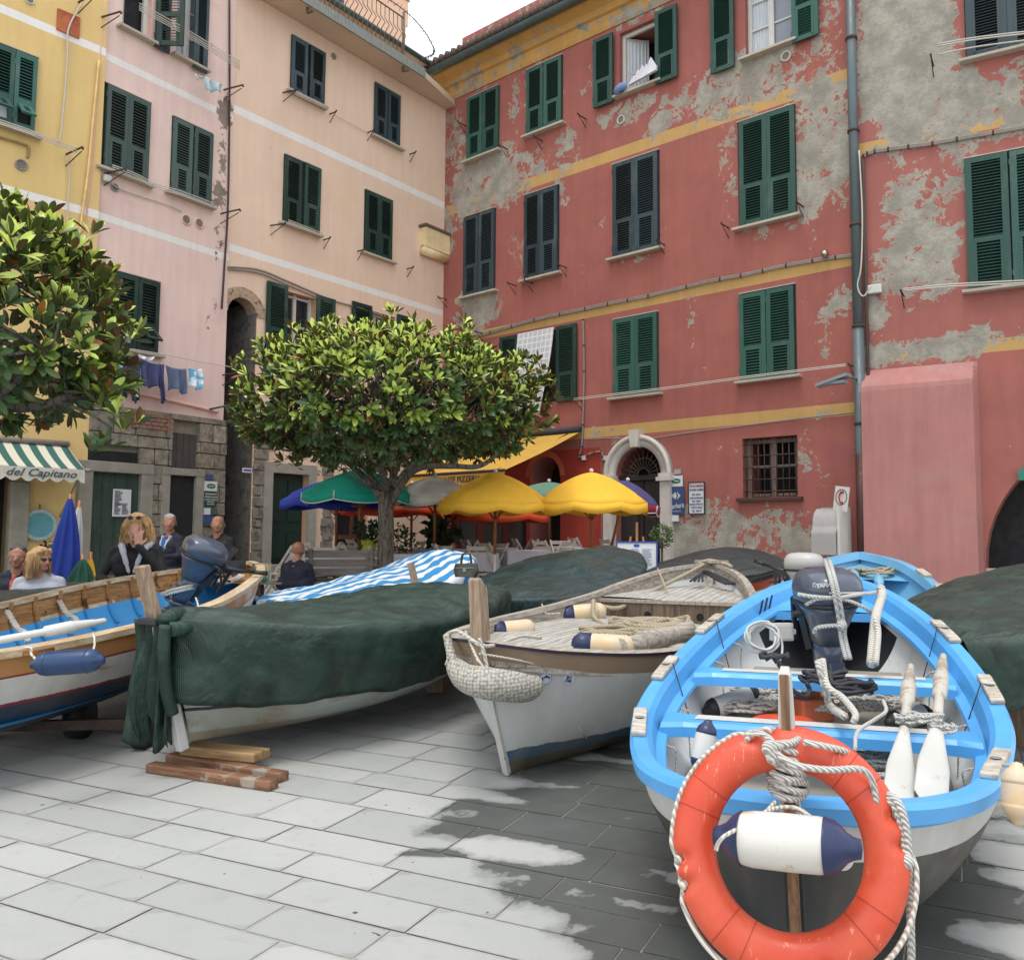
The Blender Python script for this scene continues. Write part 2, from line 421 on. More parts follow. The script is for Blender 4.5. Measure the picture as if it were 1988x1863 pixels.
# corner with the salmon house at px 854
uc, _ = red.uv(854, HOR); ue, _ = red.uv(1672, HOR)
def rz(px, py): return red.uv(px, py)[1]
zb = [(rz(857, 424), rz(857, 405)), (rz(1262, 593.4), rz(1262, 573)), (rz(1262, 840), rz(1262, 818.8))]
zcor = rz(878, 196); zgut = rz(878, 150)
YEL = rgb(208, 168, 104, k=.75)
h3 = hole(red, (1203, 66), (1280, 158)); h4 = hole(red, (1446, -40), (1541, 80)); h9 = hole(red, (1013, 652), (1084, 778))
hb = hole(red, (1441, 852), (1550, 963))
# arched entrance
au0, asp = red.uv(1196, 925); au1, _ = red.uv(1288, 925); ag = rz(1240, 1100)
# restaurant openings
ro0, rzt = red.uv(1030, 905); ro1, _ = red.uv(1088, 905)
rm0, _ = red.uv(872, 975); rm1, rmt = red.uv(1022, 978)
mb = MB()
wall_mesh(mb, uc, ue, -.5, zcor+.02, [h3, h4, h9, hb, (rm0, rm1, .3, rmt)], [(au0, au1, .3, asp), (ro0, ro1, .3, rzt-.25)], reveal=.75)
body_box(mb, uc, ue, -.5, zcor+.02, 0, 6)
RBL = [(940,350,70,60,1.1),(975,365,50,40,1),(875,270,25,55,.75),(868,460,16,60,.8),(905,330,55,35,.9),(925,598,38,42,1.15),(1010,335,70,25,.85),(1100,290,30,35,.9),(1095,340,12,70,.8),(1230,212,75,22,.85),(1310,215,60,40,.8),(1340,240,90,18,.7),
(1480,112,60,38,1.15),(1440,165,110,50,1),(1590,190,55,95,.95),(1625,290,35,95,1.05),(1575,330,30,100,1.1),(1600,80,55,70,.72),(1410,300,22,60,.8),(1418,380,14,50,.7),(1600,640,16,75,.85),(1625,590,35,40,.8),(1585,780,30,50,.6),(1340,1060,60,50,1.1),(1430,1040,100,55,.9),(1560,1045,80,50,.85),(1595,950,16,60,.65),
(1080,180,22,30,.62),(1008,205,18,50,.65),(1130,160,25,35,.5),(940,150,50,22,.7),(1030,115,60,16,.75),(1150,40,60,20,.6),(1230,25,60,22,.8),(1290,440,12,70,.55),(1500,440,60,22,.6),(1370,1000,40,30,.9),(1170,470,12,60,.35),(1000,470,16,40,.6),(1030,540,40,10,.7),(1240,505,40,14,.7),(1345,600,14,60,.55),(1560,880,30,50,.6),(1450,870,60,14,.5),(1150,640,40,8,.4),(1500,590,70,7,.5),(1155,840,12,16,.8),(1190,848,10,12,.8),(1060,300,40,20,.6),(1460,1000,80,30,.5),(900,430,30,25,.7),(1510,70,40,20,.8)]
att = peel_attr(red, mb, RBL, .06)
REDM = wallmat('red_plaster', rgb(168, 100, 90, k=.80), [(z0, z1, YEL) for z0, z1 in zb], rects=[(-99, red.uv(1166, 1000)[0], -1, rz(1262, 860), rgb(172, 62, 46, k=.75))], tint=[(rgb(182, 106, 86, k=.82), .6, .5), (rgb(160, 94, 92, k=.82), .55, .9)])
REVM = mat('red_reveal', rgb(150, 92, 84), .85, .2, 4)
mb.build('wall', [REDM, REVM, DARK], red.e, attrs={'peel': att})
# cornice, gutter, parapet
mb = MB(); L = ue-uc
prof = [(-.02, zcor), (-.05, zcor+.08), (-.05, zcor+.32), (-.12, zcor+.35), (-.16, zcor+.48), (-.36, zcor+.6), (-.4, zcor+.72)]
def ext(mb, prof, a, b, mi=0, n=60):
    N = len(prof)
    mb.grid(lambda s, t: (a+(b-a)*s, prof[min(int(t*(N-1)+.5), N-1)][0], prof[min(int(t*(N-1)+.5), N-1)][1]), n, N-1, mi, sm=False)
ext(mb, prof, uc-.1, ue)
att = peel_attr(red, mb, [(925,160,50,30,.75),(1010,110,60,30,.7),(1050,90,50,20,.55),(885,195,30,20,.8),(1120,60,40,20,.55),(1230,30,70,24,.9),(1170,40,40,20,.5)], .02)
mb.build('cornice', [wallmat('ochre_cornice', rgb(206, 160, 88, k=.8))], red.e, attrs={'peel': [a if True else 0 for a in att]})
GUT = mat('green_gutter', rgb(78, 96, 96, k=.8), .5, .25, 5, .1, 40, rgb(70, 120, 104), .6, 5)
mb = MB(); gy, gzz = -.50, zcor+.68
mb.grid(lambda s, t: (uc-.45+(ue-uc+.45)*s, gy+.11*cos(pi+pi*t), gzz+.12*sin(pi+pi*t)), 30, 8, 0)
mb.box(((uc+ue)/2-.2, -.2, gzz+.06), (L+.4, .5, .05), 0)
mb.tube(smooth([(uc-.38, gy, gzz-.1), (uc-.3, gy+.05, gzz-.45), (uc-.12, -.25, gzz-.9), (uc-.07, -.1, gzz-1.5)], 6), .075, 10)
mb.build('gutter', GUT, red.e)
TILE = mat('roof_tile', rgb(120, 104, 96, k=.7), .9, .3, 10, .5, 30)
mb = MB()
for k in range(int(L/.22)+3):
    x = uc-.4+k*.22; mb.tube([(x, -.62, gzz+.12), (x, .3, gzz+.34)], .085, 8)
mb.build('roof_tiles', TILE, red.e)
mb = MB(); wall_mesh(mb, uc+.25, ue, gzz+.1, gzz+1.15, y=.32, st=.3); body_box(mb, uc+.25, ue, gzz+.1, gzz+1.15, .32, 6)
mb.build('parapet', [wallmat('red_parapet', rgb(164, 96, 88, k=.82)), REVM, DARK], red.e, attrs={'peel': [.42]*len(mb.v)})
# windows
for tl, br, m, st in [((909,195),(968,291),GRN,'closed'), ((1025.7,138.7),(1092,238.8),GRN,'closed'),
        ((904,424),(961,562.7),GRB,'closed'), ((1021,381.5),(1085,528),GRB,'closed'), ((1190.6,322.8),(1280.6,480),GRB,'closed'), ((1433.4,241.4),(1547,416),GRN,'closed'),
        ((1192.7,622.7),(1278.6,761.4),GRN,'closed'), ((1438.8,573.3),(1546.8,726.7),GRN,'closed')]:
    window(red, tl, br, m, st)
def openwin(b, h, m, lw=None, rw=None, kind='curtain', nm='window'):
    u0, u1, z0, z1 = h; w = u1-u0; c = (u0+u1)/2; f = MB(); y = .14
    f.box((u0+.04, y, (z0+z1)/2), (.08, .06, z1-z0)); f.box((u1-.04, y, (z0+z1)/2), (.08, .06, z1-z0)); f.box((c, y, z1-.04), (w-.16, .06, .08))
    f.box((c, y, z0+.03), (w-.16, .06, .06))
    if kind == 'curtain':
        f.box((c, y-.01, (z0+z1)/2), (.11, .07, z1-z0-.1)); 
        for k in (.36, .7): f.box((c, y-.003, z0+(z1-z0)*k), (w-.16, .03, .035))
    else:
        R = Matrix.Rotation(radians(50), 3, 'Z'); pv = Vector((u0+.08, y+.02, 0))
        for (a, zc, sx, sz) in ((.03, (z0+z1)/2, .05, z1-z0-.1), (w*.46, (z0+z1)/2, .05, z1-z0-.1), (w*.24, z0+.08, w*.44, .06), (w*.24, z1-.1, w*.44, .06), (w*.24, z0+(z1-z0)*.4, w*.44, .035)):
            f.box(pv+R @ Vector((a, 0, 0))+Vector((0, 0, zc)), (sx, .04, sz), R=R)
    win = f.build(nm, [WHITE], b.e)
    if kind == 'curtain':
        g = MB(); g.grid(lambda s, t: (u0+.08+(c-u0-.13)*s, y+.02+.012*sin(s*40), z0+.06+(z1-z0-.12)*t), 40, 2); g.build('curtain', CURT, win)
        g = MB(); g.box(((c+u1)/2, y+.012, (z0+z1)/2), (w/2-.12, .01, z1-z0-.12)); g.build('pane', mat('pane_painted_reflection', rgb(150, 158, 172, k=.7), .12, .15, 1.5), win)  # pale reflection is painted into the pane colour
    else:
        g = MB(); g.grid(lambda s, t: (u0+.12+(w*.38)*s*cos(radians(50)), y+.05+w*.38*s*.766+.01*sin(s*30), z0+.12+(z1-z0-.25)*t), 30, 2); g.build('curtain', CURT, win)
    for i in range(2):
        s = MB(); ww = w*.52
        a = (lw if i == 0 else rw)
        if a is None: continue
        leaf(s, a, a+ww, z0-.1, z1+.04, -.07, solid=True); s.build('shutter', m, win)
    s = MB(); s.box((c, -.05, z0-.03), (w+.2, .2, .05)); s.build('sill', STONE, win, bevel=.006)
    return win
openwin(red, h3, GRN, red.uv(1157, 120)[0], red.uv(1277, 90)[0], 'ajar')
openwin(red, h4, GRN, red.uv(1384, 60)[0], red.uv(1541, 30)[0], 'curtain')
# window with the white sheet
u0, u1, z0, z1 = h9; f = MB(); f.box(((u0+u1)/2, .1, (z0+z1)/2), (u1-u0, .03, z1-z0)); w9 = f.build('window', DARK, red.e)
for a in (red.uv(975, 640)[0], red.uv(1084, 640)[0]):
    s = MB(); leaf(s, a, a+(u1-u0)*.52, z0-.04, z1+.03, -.05, solid=True); s.build('shutter', GRD, w9)
# barred window
u0, u1, z0, z1 = hb; f = MB(); c = (u0+u1)/2
OLDW = wood('weathered_frame', rgb(150, 130, 118), rgb(92, 74, 64), (14, 14, 1))
for x in (u0+.06, c, u1-.06): f.box((x, .2, (z0+z1)/2), (.09, .06, z1-z0))
for z in (z0+.05, z0+(z1-z0)*.52, z1-.05): f.box((c, .202, z), (u1-u0-.1, .05, .05))
wb = f.build('window', OLDW, red.e); g = MB()
for k in range(9): x = u0+(u1-u0)*(k+.5)/9; g.tube([(x, .04, z0), (x, .04, z1)], .011, 6)
for k in range(5): z = z0+(z1-z0)*(k+.5)/5; g.tube([(u0, .03, z), (u1, .03, z)], .011, 6)
g.build('grille', IRON, wb); s = MB(); s.box((c, -.03, z0-.04), (u1-u0+.2, .14, .06)); s.build('sill', IRON, wb)
# white stone door surround
mb = MB(); MARB = mat('pale_marble', rgb(206, 198, 190, k=.85), .7, .18, 5, .2, 30, rgb(150, 142, 134), .64, 5)
m_, r_ = (au0+au1)/2, (au1-au0)/2; tw = .24; n = 28
for (ra, rb, yy) in ((r_, r_+tw, -.10), (r_+tw*.62, r_+tw, -.15)):
    V = []; 
    for k in range(n+1):
        a = pi*k/n
        for (rr, y) in ((ra, 0), (ra, yy), (rb, yy), (rb, 0)): V.append((m_-rr*cos(a), y, asp+rr*sin(a)))
    mb.add(V, [(k*4+j, k*4+j+1, (k+1)*4+j+1, (k+1)*4+j) for k in range(n) for j in range(3)], 0, True)
for sgn in (-1, 1):
    x = m_+sgn*(r_+tw/2); mb.box((x, -.06, (asp+.3)/2), (tw, .16, asp-.3-.16)); mb.box((x, -.085, asp-.1), (tw+.12, .22, .08)); mb.box((x, -.07, asp-.02), (tw+.05, .18, .07)); mb.box((x, -.07, .62), (tw+.06, .2, .3))
mb.prism([(m_-.09, -.2, asp+r_-.02), (m_+.09, -.2, asp+r_-.02), (m_+.14, -.2, asp+r_+tw+.1), (m_-.14, -.2, asp+r_+tw+.1)], (0, .2, 0))
dr = MB(); DW = wood('dark_door_wood', rgb(48, 44, 42), rgb(22, 20, 20), (10, 10, 1))
for sgn in (-1, 1):
    x = m_+sgn*r_*.5; dr.box((x, .2, (asp+.4)/2+.0), (r_-.03, .06, asp-.5)); 
    for zz in (.9, 1.75): dr.box((x, .165, zz), (r_*.6, .03, .6))
dr.box((m_, .16, asp-.04), (r_*2, .1, .1))
door = dr.build('door', DW, red.e); mb.build('frame', MARB, door)
g = MB()
for k in range(13):
    a = pi*(k+.0)/12; g.tube([(m_-.14*cos(a), .15, asp+.02+.14*sin(a)), (m_-r_*.97*cos(a), .15, asp+.02+r_*.97*sin(a))], .012, 5)
for rr in (.14, r_*.6): g.tube([(m_-rr*cos(pi*k/16), .15, asp+.02+rr*sin(pi*k/16)) for k in range(17)], .012, 5)
g.build('fanlight', mat('old_wood_rays', rgb(104, 88, 74, k=.6), .7), door)
# restaurant interior set back, red reveals
g = MB(); g.box(((rm0+rm1)/2, .25, rmt*.5+.15), (rm1-rm0, .04, rmt-.3)); dd = g.build('restaurant_front', mat('dark_red_wood', rgb(92, 22, 16), .6, .3, 4, sc=(8, 8, 1)), red.e)
for k in range(3):
    g = MB(); x = rm0+(rm1-rm0)*(k+.5)/3; g.box((x, .222, rmt*.5+.3), ((rm1-rm0)/3-.25, .012, rmt-1.0)); g.build('pane', GLASS, dd)
g = MB(); r2 = (ro1-ro0)/2; m2 = (ro0+ro1)/2; zz0 = rzt-.25
V = []
for k in range(21):
    a = pi*k/20
    for rr, y in ((r2, -.004), (r2+.14, -.004)): V.append((m2-rr*cos(a), y-.01, zz0+rr*sin(a)))
g.add(V, [(k*2, k*2+1, k*2+3, k*2+2) for k in range(20)], 0)
g.build('door_arch', mat('arch_brickred', rgb(186, 92, 70), .85, .2, 6), red.e)
# cables on the wall
def cable(b, pts, r, m=CABLE, name='cable', y=-.04, wr=0, parent=None):
    q = [b.uv(*p) for p in pts]; g = MB(); sp = smooth([(u, y, z) for u, z in q], 8); g.tube(sp, r, 6)
    if wr:
        for k in range(0, len(sp)-1, 5): g.tube([sp[k], sp[k]+(sp[k+1]-sp[k]).normalized()*.03], r*1.35, 6, 1)
    return g.build(name, [m, IRON], parent or b.e)
for dy in (0, 2.2, 4.2):
    cable(red, [(1665, 494+dy), (1600, 502+dy), (1520, 516+dy), (1450, 532+dy), (1380, 545+dy), (1262, 573+dy), (1200, 585+dy), (1130, 600+dy), (1050, 617+dy), (980, 636+dy), (915, 655+dy)], .016, wr=1)
cable(red, [(1134, 620), (1136, 700), (1135, 780), (1132, 860), (1127, 885), (1133, 888), (1150, 880), (1170, 878), (1172, 895)], .02, wr=1)
cable(red, [(1670, 800), (1560, 812), (1450, 826), (1340, 840), (1262, 851), (1180, 851), (1140, 853)], .014)
for dy in (0, 3): cable(red, [(1130, 777+dy), (1300, 757+dy), (1480, 733+dy), (1655, 712+dy)], .009, LINE, 'clothes_line', y=-.3)
# iron brackets, vents
def bracket(b, px, py, l=.3, drop=.0, dx=0.0, m=IRON):
    u, z = b.uv(px, py); g = MB(); g.bar((u, 0, z), (u+dx, -l, z-drop), .022, .022); g.tube([(u, -.01, z-.2), (u+dx, -l*.9, z-.01)], .009, 5)
    g.ball((u+dx, -l, z+.02), .02); return g.build('bracket', m, b.e)
for px, py in [(1415, 443), (1560, 402), (985, 290), (1100, 520), (868, 582), (905, 245), (1053, 274), (1138, 232), (1290, 475), (1002, 555), (1035, 550), (1660, 713), (1130, 778), (940, 648)]: bracket(red, px, py)
def vent(b, px, py, r=.1, col=None):
    u, z = b.uv(px, py); g = MB(); M = Matrix.Translation((u, 0, z)) @ Matrix.Rotation(pi/2, 4, 'X')
    g.lathe([(r*.75, .005), (r*.8, .03), (r, .03), (r*1.02, .002)], 20, 0, M); g.lathe([(0, .012), (r*.78, .012)], 20, 1, M)
    return g.build('vent', [col or WHITE, mat('vent_dark', rgb(120, 112, 100), .8)], b.e)
vent(red, 1206, 233); vent(red, 1526, 110)
# drainpipe
PIPE = mat('zinc_pipe', rgb(98, 112, 116, k=.75), .45, .2, 4, .1, 40, rgb(80, 86, 88), .6, 4, sc=(2, 2, .4))
mb = MB(); ptop = red.uv(1662, -60); pbot = red.uv(1673, 1100); x0 = red.uv(1668, 500)[0]
mb.tube([(x0, -.13, -.3), (x0, -.13, 5.1)], .095, 16); mb.tube([(x0, -.13, 5.1), (x0, -.13, gzz)], .085, 16)
for z in (1.2, 3.4, 5.1, 6.9, 8.6, 10.3, 12): mb.tube([(x0, -.13, z), (x0, -.13, z+.05)], .105, 16, 1)
mb.tube([(x0+.13, -.06, 1.0), (x0+.13, -.06, 8.1)], .03, 8, 1)
mb.tube([(x0, -.13, .6), (x0, -.13, 2.9)], .1, 16, 2)
mb.build('drainpipe', [PIPE, IRON, mat('brown_pipe', rgb(84, 50, 46, k=.8), .5)], red.e)
cable(red, [(1676, 300), (1682, 420), (1680, 520), (1673, 560), (1684, 580), (1700, 560)], .014, LINE, y=-.2)

# ================================================================== RIGHT RED HOUSE
yb = red.w(ue, 0, 0)
rgt = Bld('red_corner_house', 'red and grey peeling house with thick buttress and dark archway beside drainpipe', CX+FP*yb.x/yb.y, yb.y, -1910, -1)
def gz2(px, py): return rgt.uv(px, py)[1]
ru1 = rgt.uv(2700, HOR)[0]
rb = [(gz2(1699, 297), gz2(1699, 273)), (gz2(1720, 702), gz2(1720, 678))]
ra0, _ = rgt.uv(1914, 1100); rasp = rgt.uv(1914, 1085)[1]; ra1 = ra0+4.2
mb = MB(); h12 = hole(rgt, (1866, -200), (1990, 108)); 
wall_mesh(mb, .0, ru1, -.5, 15, [], [(ra0, ra1, -.4, rasp-.1)], reveal=.7)
body_box(mb, 0, ru1, -.5, 15, 0, 5)
GBL = [(1745,100,75,170,1.5),(1800,60,50,160,1.4),(1760,200,70,90,1.25),(1855,210,70,80,1.1),(1930,200,90,60,1),(1780,400,70,60,1.0),(1800,500,60,75,1.1),(1750,520,60,50,1),(1960,250,60,25,.9),(1700,690,30,22,1.1),(1760,682,70,22,1.15),(1840,678,80,22,1.15),(1890,660,40,30,.9),(1700,605,18,50,1.05),(1960,655,60,12,.8),(1850,120,30,60,.8),(1870,330,40,70,.8),(1740,570,50,30,.55)]
att = peel_attr(rgt, mb, GBL, .08)
mb.build('wall', [wallmat('red_plaster_right', rgb(170, 104, 95, k=.80), [(a, b, YEL) for a, b in rb], tint=[(rgb(176, 104, 94, k=.82), .55, .6)]), REVM, DARK], rgt.e, attrs={'peel': att})
# buttress
bu0 = .12; bu1 = rgt.uv(1893, 900, -.35)[0]; bz = gz2(1790, 722)
mb = MB(); st = 24
def but(s, t):
    u = bu0+(bu1-bu0)*s; z = -.5+(bz+.1+.5)*t; y = -.30-.08*(1-t)
    if t > .93: y = y*(1-(t-.93)/.07*.9)
    return (u, y, z)
mb.grid(but, 10, 60, sm=False)
mb.add([but(0, k/60) for k in range(61)]+[(bu0, .0, -.5+(bz+.6)*k/60) for k in range(61)], [(k, k+1, 62+k, 61+k) for k in range(60)], 0)
mb.add([but(1, k/60) for k in range(61)]+[(bu1+.06, .0, -.5+(bz+.6)*k/60) for k in range(61)], [(k+1, k, 61+k, 62+k) for k in range(60)], 0)
mb.build('buttress', wallmat('buttress_plaster', rgb(178, 122, 116, k=.87), peel=False, tint=[(rgb(180, 134, 128, k=.84), .5, .55)], fade=.1, streak=.1), rgt.e)
window(rgt, (1866, -190), (2000, 88), GRB, wd=1.25); window(rgt, (1874, 312), (2010, 548), GRN, wd=1.3)
for dy in (0, 2.2, 4.4): cable(rgt, [(1676, 304+dy), (1690, 296+dy), (1730, 289+dy), (1800, 280+dy), (1880, 266+dy), (2010, 243+dy), (2100, 226+dy)], .018, wr=1)
for y0, y1 in ((570, 552), (573, 557)): cable(rgt, [(1755, y0), (1850, (y0+y1)/2), (2030, y1)], .012, LINE, 'clothes_line', y=-.3)
for y0, y1 in ((103, 76), (107, 80), (123, 92)): cable(rgt, [(1825, y0), (1900, (y0+y1)/2+1), (2030, y1)], .012, LINE, 'clothes_line', y=-.3)
for px, py in [(1812, 128), (1755, 575)]: bracket(rgt, px, py, .35)
mb = MB(); u, z = rgt.uv(1699, 563); mb.box((u, -.05, z), (.24, .09, .16)); mb.build('junction_box', WHITE, rgt.e, bevel=.02)
mb = MB(); u, z = rgt.uv(1975, 922); mb.box((u+.2, -.1, z), (.36, .04, .18)); mb.build('sign_board', mat('green_board', rgb(30, 120, 96), .5), rgt.e)
g = MB(); g.box(((ra0+ra1)/2, .1, rgt.uv(1914, 1108)[1]), (ra1-ra0, .1, .08)); g.build('ledge', STONE, rgt.e)

# ================================================================== SALMON HOUSE
cw = red.w(uc, 0, 0)
sal = Bld('salmon_house', 'salmon pink house with white stripes, iron railing on its eave and green shutters', CX+FP*cw.x/cw.y, cw.y, 2240, 1)
su0, _ = sal.uv(424, HOR)
def sz(px, py): return sal.uv(px, py)[1]
WB = rgb(226, 224, 220, k=.98)
sb = [(sz(450, 217), sz(450, 201)), (sz(853, 611), sz(853, 600))]
ztop = sz(861, 211)
al0, alsp = sal.uv(430, 600); al1, _ = sal.uv(499, 600); al0 = su0+.02
d1 = hole(sal, (527, 917), (592, 1093)); d2 = hole(sal, (652, 985), (712, 1066)); hs3 = hole(sal, (547, 562), (611, 700)); hs4 = hole(sal, (703, 598), (765, 720))
mb = MB()
wall_mesh(mb, su0, 0, -.5, ztop, [d1, d2, hs3, hs4], [(al0, al1, .0, alsp)], reveal=.22, back=2, openarch=True)
body_box(mb, su0, 0, -.5, ztop, 0, 6)
sbl = [(497, 900, 6, 30, .9), (497, 1000, 6, 70, 1.2), (640, 920, 25, 25, .6), (635, 1020, 14, 50, .9), (450, 300, 6, 60, .4), (700,500,6,60,.3)]
SALM = wallmat('salmon_plaster', rgb(227, 200, 177, k=.95), [(a, b, WB) for a, b in sb]+[(-1, sz(620, 1070), rgb(140, 132, 120, k=.7))], grey=rgb(150, 142, 126, k=.8), fade=.05, streak=.05, tint=[(rgb(226, 198, 162, k=.95), .6, .25), (rgb(220, 190, 170, k=.94), .6, .7)])
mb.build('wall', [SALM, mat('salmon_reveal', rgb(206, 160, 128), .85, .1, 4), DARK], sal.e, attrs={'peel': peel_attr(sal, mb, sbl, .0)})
for tl, br, m in [((566,70),(622.7,206.8),GRB), ((727.6,162),(773.5,288),GRB), ((552,301.5),(613,455),GRD), ((708.4,369.5),(758,508),GRD)]: window(sal, tl, br, m)
def inwin(b, h, m, y=.17, lw=None, rw=None):
    u0, u1, z0, z1 = h; w = u1-u0; c = (u0+u1)/2; f = MB()
    for x in (u0+.04, c, u1-.04): f.box((x, y, (z0+z1)/2), (.075, .05, z1-z0))
    for k in (.04, .5, .96): f.box((c, y+.003, z0+(z1-z0)*k), (w-.1, .04, .05))
    win = f.build('window', WHITE, b.e); g = MB(); g.box((c, y+.03, (z0+z1)/2), (w-.08, .01, z1-z0-.05)); g.build('pane', GLASS, win)
    for a in (lw, rw):
        if a is None: continue
        s = MB(); leaf(s, a, a+w*.56, z0-.08, z1+.08, -.04, solid=True); s.build('shutter', m, win)
    return win
inwin(sal, hs3, GRD, lw=sal.uv(514, 600)[0], rw=sal.uv(611, 600)[0]); inwin(sal, hs4, GRD, lw=sal.uv(680, 620)[0], rw=hs4[1]+.02)
# eave slab
mb = MB(); ov = red.uv(890, HOR)[0]-uc
ue0 = su0-.0
uee = sal.uv(824, 155, -ov)[0]
mb.prism([(ue0, .3, ztop+.01), (ue0, -ov, ztop+.01), (uee, -ov, ztop+.01), (-.01, -ov*.5, ztop+.01), (-.01, .3, ztop+.01)], (0, 0, .15), 0)
mb.box(((ue0+uee)/2, -ov-.02, ztop+.09), (uee-ue0, .04, .22), 1)
SOF = mat('soffit', rgb(206, 186, 164), .85, .08, 2)
mb.build('eave', [SOF, mat('stained_fascia', rgb(146, 150, 144, k=.85), .85, .3, 4, .3, 40, rgb(96, 100, 98), .55, 8, sc=(6, 6, .6))], sal.e)
RAIL = mat('railing_iron', rgb(128, 116, 100, k=.7), .7, .3, 10)
mb = MB(); xr0, xr1 = -7.2, sal.uv(789, 80, -ov)[0]; zr = ztop+.2
for z in (zr+.1, zr+1.0): mb.tube([(xr0, -ov+.1, z), (xr1, -ov+.1, z)], .018, 6)
k = 0; x = xr0
while x < xr1:
    mb.tube([(x, -ov+.1, zr+.1), (x, -ov+.1, zr+.25), (x-.03, -ov+.02, zr+.35), (x+.03, -ov-.02, zr+.5), (x, -ov+.1, zr+.7), (x, -ov+.1, zr+1.0)], .011, 5); x += .13
for x in (xr1, xr1-2.7, xr1-5.2): mb.tube([(x, -ov+.1, zr-.3), (x, -ov+.1, zr+1.15)], .03, 8); mb.bar((x, -ov+.1, zr-.3), (x-.12, -ov-.25, zr-.42), .05, .05)
mb.build('balcony_railing', RAIL, sal.e)
mb = MB(); sp = smooth([(xr1-5, -ov+.1, zr+1.15), (xr1-2.5, -ov+.1, zr+1.05), (xr1, -ov+.1, zr+1.2), (xr1+1.0, -ov+.1, zr+.75), (uee+.05, -ov+.2, zr+.3)], 10)
mb.tube(sp, .012, 5)
for i in range(0, len(sp)-1):
    for j in range(3):
        p = sp[i].lerp(sp[i+1], j/3); a = j*2.1+i; mb.bar(p-Vector((0, .05*cos(a), .06*sin(a)+.03)), p+Vector((.03, .05*cos(a), .06*sin(a)+.03)), .008, .008)
mb.build('wire', IRON, sal.e)
# attic storey, set back
aty = .8; ax1 = sal.uv(788, 60, aty)[0]; atz = sal.uv(757, 3, aty)[1]
mb = MB(); mb.box(((ax1-8)/2-0, aty+2, ztop+1.2), (8+ax1 if ax1 > 0 else 8-abs(ax1), 4, 2.4), 0)
mb2 = MB(); xa = -7.5
mb2.box(((xa+ax1)/2, aty+1.5, (ztop+atz)/2+.1), (ax1-xa, 3, atz-ztop), 0)
mb2.box(((xa+ax1)/2, aty-.35, atz-1.55), (ax1-xa+.3, .8, .08), 1); mb2.tube([(xa, aty-.78, atz-1.58), (ax1+.15, aty-.78, atz-1.58)], .07, 8, 2)
u, z = sal.uv(776, 25, aty+.3); mb2.box((u, aty+.6, atz+.25), (.6, .6, .7), 0); 
for k in range(4): mb2.box((u, aty+.6, atz+.62+k*.13), (.66, .66, .05), 3)
mb2.box((u, aty+.6, atz+.85), (.45, .45, .6), 2)
mb2.build('attic', [mat('attic_plaster', rgb(222, 186, 158), .85, .06, 2), SOF, GUT, CONC], sal.e)
for dx in (-3.3, -2.6):
    s = MB(); x = ax1+dx; leaf(s, x, x+.55, ztop+.3, ztop+1.9, aty); s.build('shutter', GRB, sal.e)
# doors
u0, u1, z0, z1 = d1; mb = MB(); mb.box(((u0+u1)/2, .16, (z0+z1)/2), (u1-u0-.02, .06, z1-z0-.02))
for i in range(2):
    for j in range(2): mb.box((u0+(u1-u0)*(.27+.46*i), .12, z0+(z1-z0)*(.2+.5*j)), ((u1-u0)*.34, .03, (z1-z0)*(.28+.18*j)))
dg = mb.build('door', mat('dark_green_door', rgb(12, 44, 36), .55, .25, 5, .1, 50, sc=(6, 6, 1)), sal.e)
mb = MB(); t = .2
mb.box((u0-t/2, -.02, (z0+z1)/2), (t, .1, z1-z0)); mb.box((u1+t/2, -.02, (z0+z1)/2), (t, .1, z1-z0)); mb.box(((u0+u1)/2, -.02, z1+t/2), (u1-u0+2*t, .104, t)); mb.box(((u0+u1)/2, -.15, z0-.12), (u1-u0+.7, .5, .24))
mb.build('frame', mat('grey_stone', rgb(150, 148, 138), .85, .2, 6, .3, 50), dg)
u0, u1, z0, z1 = d2; mb = MB(); 
for x in (u0+.05, (u0+u1)/2+.1, u1-.05): mb.box((x, .14, (z0+z1)/2), (.11, .06, z1-z0))
for k in (.03, .3, .97): mb.box(((u0+u1)/2, .143, z0+(z1-z0)*k), (u1-u0, .05, .1))
dd = mb.build('door', wood('brown_door', rgb(112, 70, 44), rgb(60, 34, 22), (10, 10, 1)), sal.e)
mb = MB(); mb.box(((u0+u1)/2, .17, (z0+z1)/2), (u1-u0-.05, .01, z1-z0-.05)); mb.build('pane', GLASS, dd)
# archway ring, alley walls and steps
mb = MB(); m_, r_ = (al0+al1)/2, (al1-al0)/2
V = []; n = 26
for k in range(n+1):
    a = pi*k/n
    for rr, y in ((r_-.01, .3), (r_-.01, -.02), (r_+.2, -.02), (r_+.2, .01)): V.append((m_-rr*cos(a), y, alsp+rr*sin(a)))
mb.add(V, [(k*4+j, k*4+j+1, (k+1)*4+j+1, (k+1)*4+j) for k in range(n) for j in range(3)], 0)
ALS = mat('alley_rubble', rgb(124, 120, 114, k=.85), .95, .25, 4, 1.0, 12, rgb(100, 96, 90, k=.8), .52, 7)
mb.build('arch', mat('arch_stone', rgb(170, 148, 124), .9, .3, 12, .5, 30, rgb(110, 92, 76), .55, 9), sal.e)
